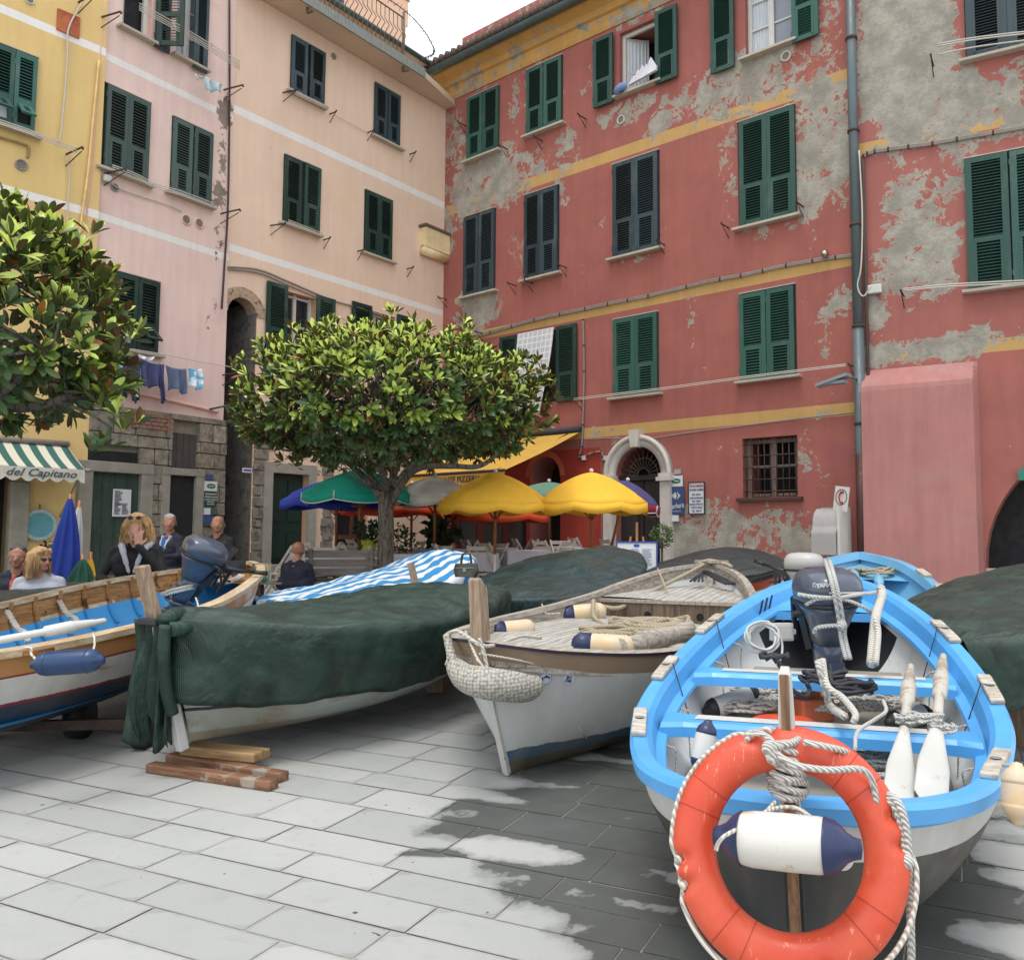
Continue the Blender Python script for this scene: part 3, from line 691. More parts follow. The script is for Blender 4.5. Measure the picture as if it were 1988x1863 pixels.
# quoins of rough stone right of the alley
mb = MB(); random.seed(3); z = .3; zt = sz(500, 850); i = 0
while z < zt:
    hh = random.uniform(.16, .3); w = random.choice((.18, .32, .42, .26)); mb.box((al1+.02+w/2, -.015, z+hh/2), (w, .06+random.random()*.03, hh-.025), 0, tp=random.uniform(.93, 1)); z += hh; i += 1
QM = mat('rough_stone', rgb(142, 136, 124, k=.85), .95, .35, 5, .9, 22, rgb(96, 90, 82), .52, 7)
mb.build('quoins', QM, sal.e, bevel=.02)
mb = MB(); z = .3
while z < sz(640, 920):
    hh = random.uniform(.2, .35); mb.box((sal.uv(634, 1000)[0], -.01, z+hh/2), (random.uniform(.2, .32), .04, hh-.02), 0); z += hh
mb.build('stone_strip', QM, sal.e, bevel=.02)
cable(sal, [(440, 519), (500, 525), (560, 549), (640, 583), (700, 600), (760, 622), (800, 640)], .022, y=-.05); cable(sal, [(440, 523), (500, 531), (560, 556), (640, 590)], .018, y=-.05)
for px, py in [(571, 172), (547, 430)]: bracket(sal, px-22, py+8, .35, .0, .1)
for px, py in [(640, 222), (713, 258), (795, 300), (628, 466), (694, 488), (790, 522)]: bracket(sal, px, py, .22)
for dy in (0, 3, 6): cable(sal, [(556, 183+dy), (590, 198+dy), (622, 213+dy)], .008, LINE, 'clothes_line', y=-.25); cable(sal, [(545, 432+dy), (580, 445+dy), (612, 458+dy)], .008, LINE, 'clothes_line', y=-.25)
cable(sal, [(645, 223), (680, 242), (712, 260)], .006, LINE); vent(sal, 647, 110, .07, CONC)
# oriel (cream bracket box in the corner)
u0o = sal.uv(815, 452)[0]; zo1 = sz(815, 452); zo0 = sz(820, 492)
mb = MB(); mb.box((u0o/2, -.11, (zo0+zo1)/2+.12), (abs(u0o), .22, zo1-zo0), 0); mb.box((u0o/2, -.12, zo1+.16), (abs(u0o)+.1, .28, .06), 1)
mb.tube([(u0o, -.10, zo0+.05), (0, -.10, zo0+.05)], .12, 14, 0)
mb.build('oriel', [mat('cream_plaster', rgb(226, 204, 158), .85, .2, 4), TILE], sal.e)

# ================================================================== PINK HOUSE
sw = sal.w(su0, 0, 0)
pk = Bld('pink_house', 'pale pink house standing on a rough grey stone ground floor beside the alley', CX+FP*sw.x/sw.y, sw.y, 2085, 1)
def pz(px, py): return pk.uv(px, py)[1]
pu0, _ = pk.uv(158, HOR); pb = [(pz(200, 113), pz(200, 99)), (pz(200, 428), pz(200, 414))]; zst = pz(330, 803)
pd1 = hole(pk, (172, 915), (258, 1110)); pw1 = hole(pk, (168, 872), (262, 900)); pw2 = hole(pk, (327, 839), (374, 911)); pd2 = hole(pk, (322, 922), (366, 1110))
pw3 = hole(pk, (222, 645), (297, 690))
hpa = hole(pk, (241, -60), (292, 82)); hpb = hole(pk, (346, -40), (392, 135))
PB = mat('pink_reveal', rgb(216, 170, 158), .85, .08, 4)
mb = MB(); ptz = 15.
wall_mesh(mb, pu0, 0, zst, ptz, [hpa, hpb], y=-.003); body_box(mb, pu0, 0, -.5, ptz, -.003, 6)
pbl = [(436, 215, 14, 30, 1.1), (430, 300, 12, 60, .8), (425, 380, 14, 40, .9), (415, 610, 14, 50, .6), (425, 470, 12, 50, .6), (420, 100, 14, 60, .5)]
PKM = wallmat('pink_plaster', rgb(226, 200, 190, k=.95), [(a, b, WB) for a, b in pb], grey=rgb(168, 150, 136, k=.8), fade=.06, streak=.07, tint=[(rgb(216, 186, 178, k=.93), .57, .6)])
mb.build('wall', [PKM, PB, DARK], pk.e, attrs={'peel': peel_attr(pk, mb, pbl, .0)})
# stone ground floor as real blocks
random.seed(11); mb = MB(); mb.box((pu0/2, .03, (zst-.5)/2), (abs(pu0), .1, zst+.5), 0)
z = -.2; H = [pd1, pw1, pw2, pd2]
while z < zst-.02:
    hh = random.uniform(.17, .36); hh = min(hh, zst-z); u = pu0
    while u < -.02:
        w = random.uniform(.25, .75); w = min(w, -.0-u)
        a, b = u+.008, u+w-.008
        segs = [(a, b)]
        for (h0, h1, q0, q1) in H:
            if z+hh > q0 and z < q1:
                ns = []
                for (a, b) in segs:
                    if b <= h0 or a >= h1: ns.append((a, b))
                    else:
                        if a < h0-.05: ns.append((a, h0-.01))
                        if b > h1+.05: ns.append((h1+.01, b))
                segs = ns
        for a, b in segs: mb.box(((a+b)/2, -.055-random.random()*.03, z+hh/2), (b-a, .13, hh-.018), 1, tp=random.uniform(.96, 1))
        u += w
    z += hh
def blockmat():
    t = NT('stone_blocks'); r = t.n('NewGeometry').outputs['Random Per Island']
    rr = t.n('ValToRGB'); t.l(r, rr.inputs[0]); e = rr.color_ramp.elements
    e[0].color = rgb(132, 126, 110); e[1].color = rgb(176, 168, 150); e.new(.5).color = rgb(156, 150, 136); e.new(.8).color = rgb(146, 132, 112)
    c = t.mix(t.mr(t.noise(7, 8, .7), .35, .7), rr.outputs[0], rgb(92, 88, 80)); t.bump(t.noise(22, 6, .7), .8, .02); return t.done(c, .9)
BLK = blockmat()
mb.build('stone_base', [mat('mortar', rgb(150, 142, 126, k=.8), .95, .25, 8, .4, 60), BLK], pk.e, bevel=.012)
# old brick patch
mb = MB(); bu, bz1 = pk.uv(232, 790); be, bz0 = pk.uv(292, 838)
for j in range(4):
    for i in range(6): mb.box((bu+.16+i*.13+(j % 2)*.05, -.12, bz1-.1-j*.07), (.12, .07, .05), 0)
mb.build('brick_patch', mat('old_brick', rgb(140, 104, 88), .9, .3, 9, .5, 40), pk.e)
# doors and openings
GS = mat('grey_stone2', rgb(150, 146, 134, k=.9), .85, .25, 5, .4, 40)
def opening(b, h, t, nm='door', m=None, y=-.04, fr=True, panes=False):
    u0, u1, z0, z1 = h; mb = MB(); mb.box(((u0+u1)/2, y, (z0+z1)/2), (u1-u0, .05, z1-z0)); 
    if m is not DARK:
        for k in range(1, 4): mb.box((u0+(u1-u0)*k/4, y-.03, (z0+z1)/2), (.012, .02, z1-z0))
    o = mb.build(nm, m or DARK, b.e)
    if fr:
        mb = MB(); mb.box((u0-t/2, -.085, (z0+z1)/2), (t, .13, z1-z0)); mb.box((u1+t/2, -.085, (z0+z1)/2), (t, .13, z1-z0)); mb.box(((u0+u1)/2, -.09, z1+t*.4), (u1-u0+2*t, .14, t*.8)); mb.build('frame', GS, o, bevel=.01)
    return o
OLDG = mat('old_green_boards', rgb(58, 78, 68, k=.8), .8, .35, 3, .3, 40, rgb(120, 122, 108), .62, 6, sc=(5, 5, .8))
opening(pk, pd1, .22, 'door', OLDG); opening(pk, pd2, .16, 'door', DARK); opening(pk, pw1, .12, 'window', DARK, fr=False)
w2 = opening(pk, pw2, .12, 'window', mat('grey_shutter_board', rgb(74, 68, 64), .8, .2, 5), fr=False)
mb = MB(); u0, u1, z0, z1 = pw2
for k in range(3): mb.tube([(u0, -.04, z0+.1+k*.25), (u1, -.04, z0+.1+k*.25)], .01, 5)
mb.build('grille', IRON, w2)
for tl, br, fl in [((203, 163), (283, 357), None), ((335, 228), (404, 400), None)]: window(pk, tl, br, MC.setdefault('sgg', None) or shutmat('shutter_grey_green', rgb(58, 80, 74, k=.8)), 'closed')
window(pk, (222, 527), (302, 688), GRD, 'flap')
openwin(pk, hpa, GRB, None, hpa[1]+.03, 'ajar'); openwin(pk, hpb, GRB, None, hpb[1]-.25, 'curtain')
mb = MB(); u0, z0 = pk.uv(322, 62); leaf(mb, 0, .5, 0, 1.6, 0); o = mb.build('shutter', GRD, pk.e); o.location = (pk.uv(300, 40)[0], -.06, pk.uv(300, 92)[1]); o.rotation_euler = (0, 0, -1.0)
for px, py in [(196, 35), (437, 175), (431, 415), (205, 338), (435, 728)]: bracket(pk, px-3, py, .42, -.05, .12)
for dy in (0, 5, 9, 13): cable(pk, [(240, 22+dy), (330, 70+dy), (436, 133+dy*1.1)], .008, LINE, 'clothes_line', y=-.45)
for dy in (0, 4, 8): cable(pk, [(205, 325+dy), (250, 342+dy), (290, 362+dy), (340, 376+dy), (404, 400+dy)], .008, LINE, 'clothes_line', y=-.2)
cable(pk, [(232, 682), (300, 693), (360, 705), (432, 717)], .008, LINE, 'clothes_line', y=-.35)
cable(pk, [(240, 760), (300, 772), (380, 790), (420, 800)], .03, PB); cable(pk, [(205, 352), (240, 372), (320, 398), (350, 411)], .01, LINE)
cable(pk, [(443, 0), (443, 200), (440, 400), (433, 520), (428, 600)], .018, IRON); cable(pk, [(200, 0), (186, 180), (176, 320), (165, 420), (158, 520)], .014, PB)
for px, py in [(361, 427), (386, 434)]: vent(pk, px, py, .10, mat('vent_rim', rgb(220, 188, 176), .8))
vent(pk, 222, 365, .07, CONC)
mb = MB(); u, z = pk.uv(203, 349); mb.box((u, -.08, z), (.13, .09, .12)); mb.build('junction_box', WHITE, pk.e, bevel=.02)
# alley: side wall and steps behind the arch are part of the pink house flank
mb = MB()
mb.grid(lambda s, t: (al1-.02+.0*s, .01+3.5*s, -.3+(alsp+r_+.3)*t), 20, 40, sm=False)
mb.grid(lambda s, t: (al0+.02, .01+3.5*s, -.3+(alsp+r_+.3)*t), 4, 4, sm=False)
sal_alley = mb.build('alley_wall', ALS, sal.e)
mb = MB()
for k in range(9): mb.box(((al0+al1)/2, .4+k*.3, .25+k*.2), (al1-al0-.05, .34, .24+k*.4))
mb.build('alley_steps', GS, sal.e)

# ================================================================== YELLOW HOUSE
pw_ = pk.w(pu0, -.04, 0)
yl = Bld('yellow_house', 'mustard yellow house with white stripes at the left edge', CX+FP*pw_.x/pw_.y, pw_.y, 2440, 1)
def yz(px, py): return yl.uv(px, py)[1]
yu0 = -7.5; ybn = [(yz(100, 66), yz(100, 50)), (yz(100, 400), yz(100, 384))]
yd = (yl.uv(-60, 1000)[0], yl.uv(24, 1000)[0], 0.0, yz(20, 925))
mb = MB(); wall_mesh(mb, yu0, 0, -.5, 15, [yd], reveal=.4); body_box(mb, yu0, 0, -.5, 15, 0, 6)
YLM = wallmat('yellow_plaster', rgb(222, 192, 128, k=.9), [(a, b, WB) for a, b in ybn], peel=False, fade=.05, streak=.05, tint=[(rgb(216, 188, 130, k=.9), .57, .5)])
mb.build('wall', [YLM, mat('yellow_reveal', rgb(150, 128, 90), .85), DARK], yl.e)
window(yl, (-16, 82), (64, 262), GRN, 'flap')
for px, py in [(128, 300), (152, 5)]: bracket(yl, px, py, .4, -.05, .1)
mb = MB(); u, z = yl.uv(132, 47); mb.box((u, -.02, z), (.34, .03, .36)); mb.build('metal_plate', mat('rust_plate', rgb(176, 96, 56), .7, .25, 5, col2=rgb(150, 70, 40), thr=.5), yl.e)
cable(yl, [(155, 10), (130, 60), (128, 120), (118, 240), (112, 280)], .014, LINE, y=-.06); cable(yl, [(128, 305), (132, 345), (129, 400), (128, 470)], .012, LINE, y=-.06)
cable(yl, [(190, 120), (178, 240), (168, 340), (150, 470)], .02, mat('yellow_pipe', rgb(222, 190, 124), .8), y=-.05)
for dy in (0, 4, 8): cable(yl, [(-20, 242+dy), (40, 262+dy), (80, 278+dy), (135, 298+dy)], .008, LINE, 'clothes_line', y=-.3)
cable(yl, [(-20, 262), (40, 280), (54, 288), (52, 308)], .02, mat('yellow_pipe2', rgb(150, 130, 90), .8)); vent(yl, 41, 321, .09, CONC)
mb = MB(); ug, zg = yl.uv(33, 1000); mb.box((yl.uv(33, 1000)[0], -.04, yz(30, 940)/2), (.26, .16, yz(30, 930)), 0); mb.build('stone_pier', GS, yl.e, bevel=.02)
vent(yl, 57, 1, .07)
# ================================================================== GROUND
random.seed(5)
def setg(o, label=None): o['kind'] = 'structure'; return o
mb = MB(); mb.grid(lambda s, t: (-60+120*s, -30+130*t, gz(min(-30+130*t, 24))-.0035), 30, 60, sm=False)
def groutmat():
    t = NT('grout'); c = t.mix(t.mr(t.noise(2.2, 5, .6), .4, .6), rgb(156, 153, 142, k=.66), rgb(206, 202, 188, k=.72))
    t.bump(t.noise(60, 3), .4, .01); return t.done(c, .9)
setg(mb.build('ground', groutmat()))
WET = [(G(px, py), rx, ry, s) for px, py, rx, ry, s in [(1150,1570,.62,.34,1.1),(1250,1600,.7,.45,1.1),(1360,1680,.75,.5,1.2),(1040,1560,.28,.16,.95),(900,1612,.26,.11,.7),(1300,1490,.8,.45,1.1),(1200,1720,.38,.25,.9),(1330,1800,.42,.3,1.05),(1450,1830,.5,.4,1.2),(1560,1720,.6,.6,1.2),(1700,1790,.4,.4,1.1),(1800,1720,.35,.5,.95),(1290,1860,.3,.1,.85),(1230,1660,.5,.25,1.0),(1920,1600,.6,.35,.55),(840,1655,.18,.05,.8)]]
def wet(x, y, e):
    v = 0
    for c, rx, ry, s in WET:
        d = ((x-c.x)/rx)**2+((y-c.y)/ry)**2
        if d < 1.9: v = max(v, s*(1-d/1.9)**.6)
    return v
r_v = Vector((cos(radians(156.5)), sin(radians(156.5)), 0)); n_v = Vector((cos(radians(66.5)), sin(radians(66.5)), 0))
mb = MB(); wa = []; ed = []; tn = []
q = -3.0
while q < 24:
    h = random.choice((.22, .25, .28, .31, .34)); u = -22+random.random()
    while u < 22:
        w = random.uniform(.40, .80); c = r_v*(u+w/2)+n_v*(q+h/2)
        if -16 < c.x < 12 and -2 < c.y < 23.5:
            near = c.y < 8.2; nu, nv = (8, 5) if near else (1, 1); g = .0033
            tone = random.random(); dz = random.uniform(-.0015, .0015); b = len(mb.v)
            for i in range(nu+1):
                for j in range(nv+1):
                    a, e = u+g+(w-2*g)*i/nu, q+g+(h-2*g)*j/nv; p = r_v*a+n_v*e
                    mb.v.append((p.x, p.y, gz(p.y)+dz)); d = min(i/nu, 1-i/nu)*w*1.0; d = min(d, min(j/nv, 1-j/nv)*h)
                    wa.append(wet(p.x, p.y, d)-(.55*min(1, d/.13)*(.4 if tone < .72 else 1.35)) if near else 0); ed.append(d); tn.append(tone)
            for i in range(nu):
                for j in range(nv): mb.f.append([b+i*(nv+1)+j, b+(i+1)*(nv+1)+j, b+(i+1)*(nv+1)+j+1, b+i*(nv+1)+j+1][::-1]); mb.m.append(0); mb.sm.append(False)
        u += w
    q += h
def pavemat():
    t = NT('paving'); tone = t.attr('tone'); w = t.attr('wet')
    col = t.mix(tone, rgb(182, 184, 180, k=.68), rgb(202, 203, 198, k=.69))
    col = t.mix(t.mr(t.noise(1.1, 6, .6), .35, .7, 0, .5), col, rgb(168, 172, 170, k=.8))
    col = t.mix(t.mr(t.noise(9, 8, .7), .5, .8, 0, .35), col, rgb(150, 150, 146, k=.8))
    col = t.mix(t.mr(t.noise(34, 3, .5), .73, .76), col, rgb(120, 116, 110, k=.8))
    col = t.mix(t.mr(t.noise(2.3, 9, .72, dist=.8), .6, .72, 0, .4), col, rgb(136, 140, 138, k=.7)); col = t.mix(t.mr(t.noise(17, 2, .4), .76, .78), col, rgb(88, 84, 78, k=.7))
    e_ = t.attr('edge'); col = t.mix(t.mr(t.math('ADD', e_, t.math('MULTIPLY', t.noise(20, 4), .03)), .012, .03, .28, 0), col, rgb(120, 118, 110, k=.7))
    f = t.math('ADD', w, t.math('MULTIPLY', t.math('SUBTRACT', t.noise(4.5, 8, .62), .5), 1.25))
    m = t.math('ADD', t.mr(f, .12, .42, 0, .42), t.mr(f, .40, .50, 0, .58))
    dk = t.mix(t.noise(3, 6), rgb(122, 126, 122, k=.62), rgb(88, 92, 89, k=.56))
    col = t.mix(m, col, dk)
    t.bump(t.math('ADD', t.math('MULTIPLY', t.noise(40, 5, .7), .5), t.noise(4, 4)), .18, .012)
    r = t.math('SUBTRACT', t.mr(t.noise(5, 4), .3, .7, .6, .75), t.math('MULTIPLY', m, t.mr(t.noise(2, 3), 0.3, .7, .1, .32)))
    return t.done(col, r)
setg(mb.build('paving', pavemat(), attrs={'wet': wa, 'edge': ed, 'tone': tn}))
# ================================================================== BOATS
def boat_frame(b, st):
    b = Vector((b[0], b[1], 0)); st = Vector((st[0], st[1], 0)); d = st-b; L = d.length; d.normalize(); y = Vector((-d.y, d.x, 0))
    return Matrix(((d.x, y.x, 0, b.x), (d.y, y.y, 0, b.y), (0, 0, 1, 0), (0, 0, 0, 1))), L
FULL = [(0,.03),(.03,.25),(.08,.45),(.15,.63),(.25,.78),(.4,.9),(.55,.9),(.7,.8),(.83,.6),(.93,.35),(1,.03)]
class Boat:
    def __init__(s, name, label, bow, stern, beam, sheer, keel, heel=0, k=1, cat='boat', group=None, rake=.12, srake=.15):
        s.M, s.L = boat_frame(bow, stern); s.b, s.s, s.kk, s.heel, s.k, s.rk, s.sr = beam, sheer, keel, heel, k, rake, srake
        s.e = empty(name, label=label, cat=cat, group=group, M=s.M)
    def hb(s, t): return max(.012, interp(s.b, t)*s.k)
    def sh(s, t): return interp(s.s, t)
    def kl(s, t): return interp(s.kk, t)
    def pt(s, t, v, sd, off=0, up=0):                  # point on the hull skin, v = 0 keel .. 1 rim
        b = max(.008, s.hb(t)-off); zk = s.kl(t)+off; zs = s.sh(t)+up; e = min(1, abs(2*t-1)**3); f = v*pi/2
        y = b*((1-e)*sin(f)**.85+e*v**.9); q = (1-e)*(1-cos(f)**.9)+e*v
        x = s.L*t+(1-q)*(s.rk*(1-t)**6-s.sr*t**6); y *= sd
        return (x, y, zk+(zs-zk)*q+s.heel*y)
    def rim(s, t, sd, dy=0, dz=0):
        b = s.hb(t); t2 = .012
        a = Vector((s.L*max(0, t-t2), s.hb(max(0, t-t2)), 0)); c = Vector((s.L*min(1, t+t2), s.hb(min(1, t+t2)), 0)); d = (c-a).normalized()
        n = Vector((-d.y, d.x, 0)); p = Vector((s.L*t, b, 0))+n*dy; p.y = max(p.y, .0); y = p.y*sd
        return Vector((p.x, y, s.sh(t)+dz+s.heel*y))
    def ts(s, n): return [.5-.5*cos(pi*i/n) for i in range(n+1)]
    def hull(s, mats, mf, nt=64, nv=22, off=0, name='hull', vmin=0, t0=0, t1=1, parent=None, thick=0, slope=0):
        mb = MB(); T = [t0+(t1-t0)*q for q in s.ts(nt)]; W = []
        for i, t in enumerate(T):
            for j in range(2*nv+1):
                v = abs(j-nv)/nv; v = vmin+(1-vmin)*v; mb.v.append(s.pt(t, v, 1 if j > nv else -1, off))
        w = 2*nv+1
        for i in range(nt):
            for j in range(2*nv):
                q = [i*w+j, (i+1)*w+j, (i+1)*w+j+1, i*w+j+1]; 
                c = [sum(mb.v[k][a] for k in q)/4 for a in range(3)]; tm = (T[i]+T[i+1])/2
                mb.f.append(q if off else q[::-1]); mb.m.append(mf(tm, c[2]-s.heel*c[1]-s.sh(tm), c[2])); mb.sm.append(True)
        at = {'dd': [p[2]-s.heel*p[1]-s.sh(max(0, min(1, p[0]/s.L))) for p in mb.v], 'zt': [p[2]-slope*p[0]/s.L for p in mb.v]}
        return mb.build(name, mats, parent or s.e, solid=thick, attrs=at)
    def gunwale(s, prof, mats, name='gunwale', nt=150, mi=None, parent=None):
        # prof: list of (dy, dz) offsets, dy > 0 outward; swept down both sides
        mb = MB(); T = s.ts(nt); n = len(prof)
        for sd in (1, -1):
            b = len(mb.v)
            for t in T:
                for dy, dz in prof: mb.v.append(tuple(s.rim(t, sd, dy, dz)))
            for i in range(nt):
                for j in range(n):
                    q = [b+i*n+j, b+(i+1)*n+j, b+(i+1)*n+(j+1) % n, b+i*n+(j+1) % n]
                    mb.f.append(q if sd < 0 else q[::-1]); mb.m.append(mi[j] if mi else 0); mb.sm.append(False)
        return mb.build(name, mats, parent or s.e)
    def thwart(s, t, w, dz, th, mats, stripe=False, inset=.08, name='thwart', arch=0):
        mb = MB(); b = s.hb(t)-inset; z = s.sh(t)+dz; x = s.L*t; n = 14
        def q(ss, xx, zz):
            y = -b+2*b*ss; fl = .12*max(0, (abs(ss-.5)*2-.78)/.22)**2
            return (x+xx*(1+fl*4), y, z+zz+s.heel*y+arch*(1-(2*ss-1)**2))
        pr = [(-w/2, -th), (-w/2, -th*.3), (-w/2+.015, 0), (w/2-.015, 0), (w/2, -th*.3), (w/2, -th)]
        for i in range(n+1):
            for a, c in pr: mb.v.append(q(i/n, a, c))
        for i in range(n):
            for j in range(6): mb.f.append([i*6+j, i*6+(j+1) % 6, (i+1)*6+(j+1) % 6, (i+1)*6+j]); mb.m.append(0); mb.sm.append(False)
        if stripe: mb.grid(lambda a, c: q(.1+.8*a, -w*.1+w*.50*c, .003), n, 1, 1, sm=False)
        return mb.build(name, mats, s.e)
    def deck(s, t0, t1, dz, mats, inset=.03, name='deck', camber=.02, edge=.0, zf=None):
        mb = MB(); nt, ny = 34, 10
        def f(a, c):
            t = t0+(t1-t0)*a; b = max(.01, s.hb(t)-inset); y = b*(2*c-1); z = zf(t) if zf else s.sh(t)+dz
            return (s.L*t, y, z+s.heel*y+camber*(1-(2*c-1)**2))
        mb.grid(f, nt, ny); return mb.build(name, mats, s.e)
    def W(s, x, y, z): return s.M @ Vector((x, y, z))
    def loc(s, p): return s.M.inverted() @ p
def hullpaint(name, col, dirt=rgb(120, 110, 90), thr=.66, rough=.35, k=.9):
    t = NT(name); c = t.mix(t.mr(t.noise(3, 8, .7), thr, thr+.12, 0, .7), col, dirt)
    c = t.mix(t.mr(t.noise(2.5, 5, .6, sc=(1, 1, .25)), .4, .7, 0, .25), c, dirt)
    t.bump(t.noise(6, 4), .05, .01); return t.done(c, t.mr(t.noise(5, 5), .3, .7, rough-.1, rough+.2))
def chipped(name, col, under, thr=.7, rough=.35, sc=11):
    t = NT(name); c = t.mix(t.mr(t.noise(2.2, 5), .3, .7), tuple(x*.86 for x in col[:3])+(1,), col)
    c = t.mix(t.mr(t.noise(sc, 9, .75), thr, thr+.02), c, under); t.bump(t.noise(8, 5), .08, .008); return t.done(c, t.mr(t.noise(6, 5), .3, .7, rough-.08, rough+.15))
def bandmat(name, base, dbands, zbands, dirt=rgb(120, 110, 90), thr=.6, rough=.4, wob=.006):
    """dbands: (depth below rim, colour) painted from that depth up; zbands: (height, colour) painted from that height down"""
    t = NT(name); w = t.math('MULTIPLY', t.math('SUBTRACT', t.noise(9, 6, .7), .5), wob*4); D = t.math('ADD', t.attr('dd'), t.math('MULTIPLY', w, .25)); Z = t.math('ADD', t.attr('zt'), w); c = base
    for z, col in zbands: c = t.mix(t.math('LESS_THAN', Z, z), c, col)
    for q, col in dbands: c = t.mix(t.math('GREATER_THAN', D, -q), c, col)
    c = t.mix(t.mr(t.noise(3, 8, .7), thr, thr+.14, 0, .55), c, dirt); c = t.mix(t.mr(t.noise(2.2, 6, .65, sc=(1, 1, .22)), .42, .7, 0, .3), c, dirt)
    t.bump(t.noise(5, 4), .05, .01); return t.done(c, t.mr(t.noise(5, 5), .3, .7, rough-.1, rough+.2))
BLUE = chipped('boat_blue_paint', rgb(84, 166, 230, k=1.0), rgb(214, 220, 222, k=.8), .69)
HWHITE = hullpaint('hull_white', rgb(214, 216, 214, k=.9), rgb(150, 142, 120), .62)
INW = hullpaint('inner_white', rgb(226, 228, 226, k=.95), rgb(150, 140, 116), .56, .5)
HNAVY = hullpaint('hull_navy', rgb(38, 62, 88, k=.8), rgb(30, 36, 40), .6, .5)
HBLACK = hullpaint('hull_black', rgb(44, 46, 50, k=.7), rgb(70, 66, 60), .6, .5)
REDL = mat('red_line', rgb(140, 40, 48, k=.8), .5)
def ropemat(name, c1, c2, sc=150):
    t = NT(name); w = t.n('TexWave'); w.bands_direction = 'DIAGONAL'; w.inputs['Scale'].default_value = sc/6; w.inputs['Distortion'].default_value = 1
    t.l(t.tc.outputs['Object'], w.inputs['Vector']); c = t.mix(t.mr(w.outputs['Fac'], .2, .6), c2, c1)
    c = t.mix(t.mr(t.noise(14, 4), .4, .7, 0, .35), c, c2); t.bump(w.outputs['Fac'], .7, .006); return t.done(c, .85)
ROPE = ropemat('white_rope', rgb(222, 218, 208, k=.9), rgb(178, 172, 160, k=.85))
ROPET = ropemat('tan_rope', rgb(196, 184, 158, k=.85), rgb(150, 136, 112, k=.8))
ROPEF = ropemat('flecked_rope', rgb(224, 222, 214, k=.9), rgb(168, 168, 164, k=.85), 260)
BLACKR = mat('black_cord', (.02, .02, .025, 1), .6)
VARN = wood('varnished_wood', rgb(186, 132, 78, k=.8), rgb(128, 78, 40, k=.75), (1, 9, 16), .38, stain=rgb(90, 54, 30))
VARNI = wood('varnished_inside', rgb(196, 146, 90, k=.82), rgb(150, 100, 56, k=.76), (1, 9, 16), .5, stain=rgb(84, 52, 30))
CREAM = wood('cream_rail', rgb(226, 208, 178, k=.85), rgb(190, 160, 120, k=.8), (1, 8, 8), .45)
GREYW = wood('grey_weathered_wood', rgb(190, 182, 170, k=.85), rgb(140, 131, 120, k=.8), (1.2, 12, 12), .8)
TANW = wood('tan_strake', rgb(164, 136, 112, k=.75), rgb(130, 104, 84, k=.75), (.8, 8, 8), .55)
POSTW = wood('post_wood', rgb(178, 156, 132, k=.82), rgb(138, 114, 92, k=.78), (14, 14, 1.2), .7)
def rope(name, pts, r, m=None, parent=None, label=None, cat=None, group=None, k=6, mb=None, mi=0):
    sp = smooth(pts, k)
    if mb is not None: mb.tube(sp, r, 7, mi); return
    g = MB(); g.tube(sp, r, 8); return g.build(name, m or ROPE, parent, label, cat, group)
def coil(mb, c, R, r, turns, zr=.0, seed=0, mi=0, sq=.7, rot=0, jit=.16, plane=None):
    rnd = random.Random(seed); pts = []; N = turns*14
    for i in range(N+1):
        a = 2*pi*i/14; k = 1+rnd.uniform(-jit, jit)*.5+.12*sin(i*.37+seed)
        x = R*k*cos(a); y = R*sq*k*sin(a); X = x*cos(rot)-y*sin(rot); Y = x*sin(rot)+y*cos(rot)
        z = r+zr*i/N+abs(rnd.gauss(0, r*.8)); q = Vector((X, Y, z)); pts.append((plane @ q if plane else q)+Vector(c))
    mb.tube(smooth(pts, 3), r, 6, mi)
def fender(label, c, ax, L, r, body, cap, group=None, cap2=True, rope_pts=None, rm=None, name='fender', cat='fender', lug=.35, capz=.95):
    ax = Vector(ax).normalized(); q = Vector((0, 0, 1)).rotation_difference(ax); M = Matrix.Translation(c) @ q.to_matrix().to_4x4()
    e = empty(name, label=label, cat=cat, group=group, M=M); h = L/2; g = MB()
    g.lathe([(r*.70, -h+r*.28), (r*.93, -h+r*.6), (r, -h+r*1.0), (r*1.015, 0), (r, h-r*1.0), (r*.93, h-r*.6), (r*.70, h-r*.28)], 28); g.build('body', body, e)
    cz = lambda s: (capz if s > 0 else capz*.7) if capz < .9 else (capz if s > 0 or cap2 else .95)
    for s in (-1, 1):
        g = MB(); z = lambda a: s*(h-r*a)
        g.lathe([(r*.90, z(cz(s))), (r*1.03 if cz(s) > .7 else r*.99, z(cz(s)-.02)), (r*(1.02 if capz > 1.2 and s > 0 else (.985 if cz(s) > .74 else .95)), z(min(.72, cz(s)-.04))), (r*.92, z(.42)), (r*.74, z(.18)), (r*.52, s*(h+r*.02)), (r*.40, s*(h+r*lug*.5)), (r*.34, s*(h+r*lug)), (.0, s*(h+r*lug+.004))], 24)
        g.lathe([(r*.13, s*(h+r*lug-.002)), (r*.05, s*(h+r*lug-.01))], 10, 1)
        g.build('end_cap', [cap if (s > 0 or cap2) else body, BLACKR], e)
    if rope_pts:
        Mi = M.inverted()
        for pl in rope_pts: g = MB(); g.tube(smooth([Mi @ Vector(p) for p in pl], 6), .006, 6); g.build('rope', rm or ROPE, e)
    return e
CAPN = mat('fender_navy', rgb(40, 52, 92, k=.8), .4, .15, 8); FBW = mat('fender_white', rgb(214, 212, 204, k=.88), .38, .08, 7, col2=rgb(186, 166, 130), thr=.62, s2=5)
FBC = mat('fender_cream', rgb(216, 196, 166, k=.86), .5, .12, 7, col2=rgb(206, 178, 138), thr=.54, s2=5); FBB = mat('fender_blue', rgb(32, 64, 108, k=.75), .35, .12, 6); CAPK = mat('fender_black', rgb(48, 46, 46, k=.7), .55)
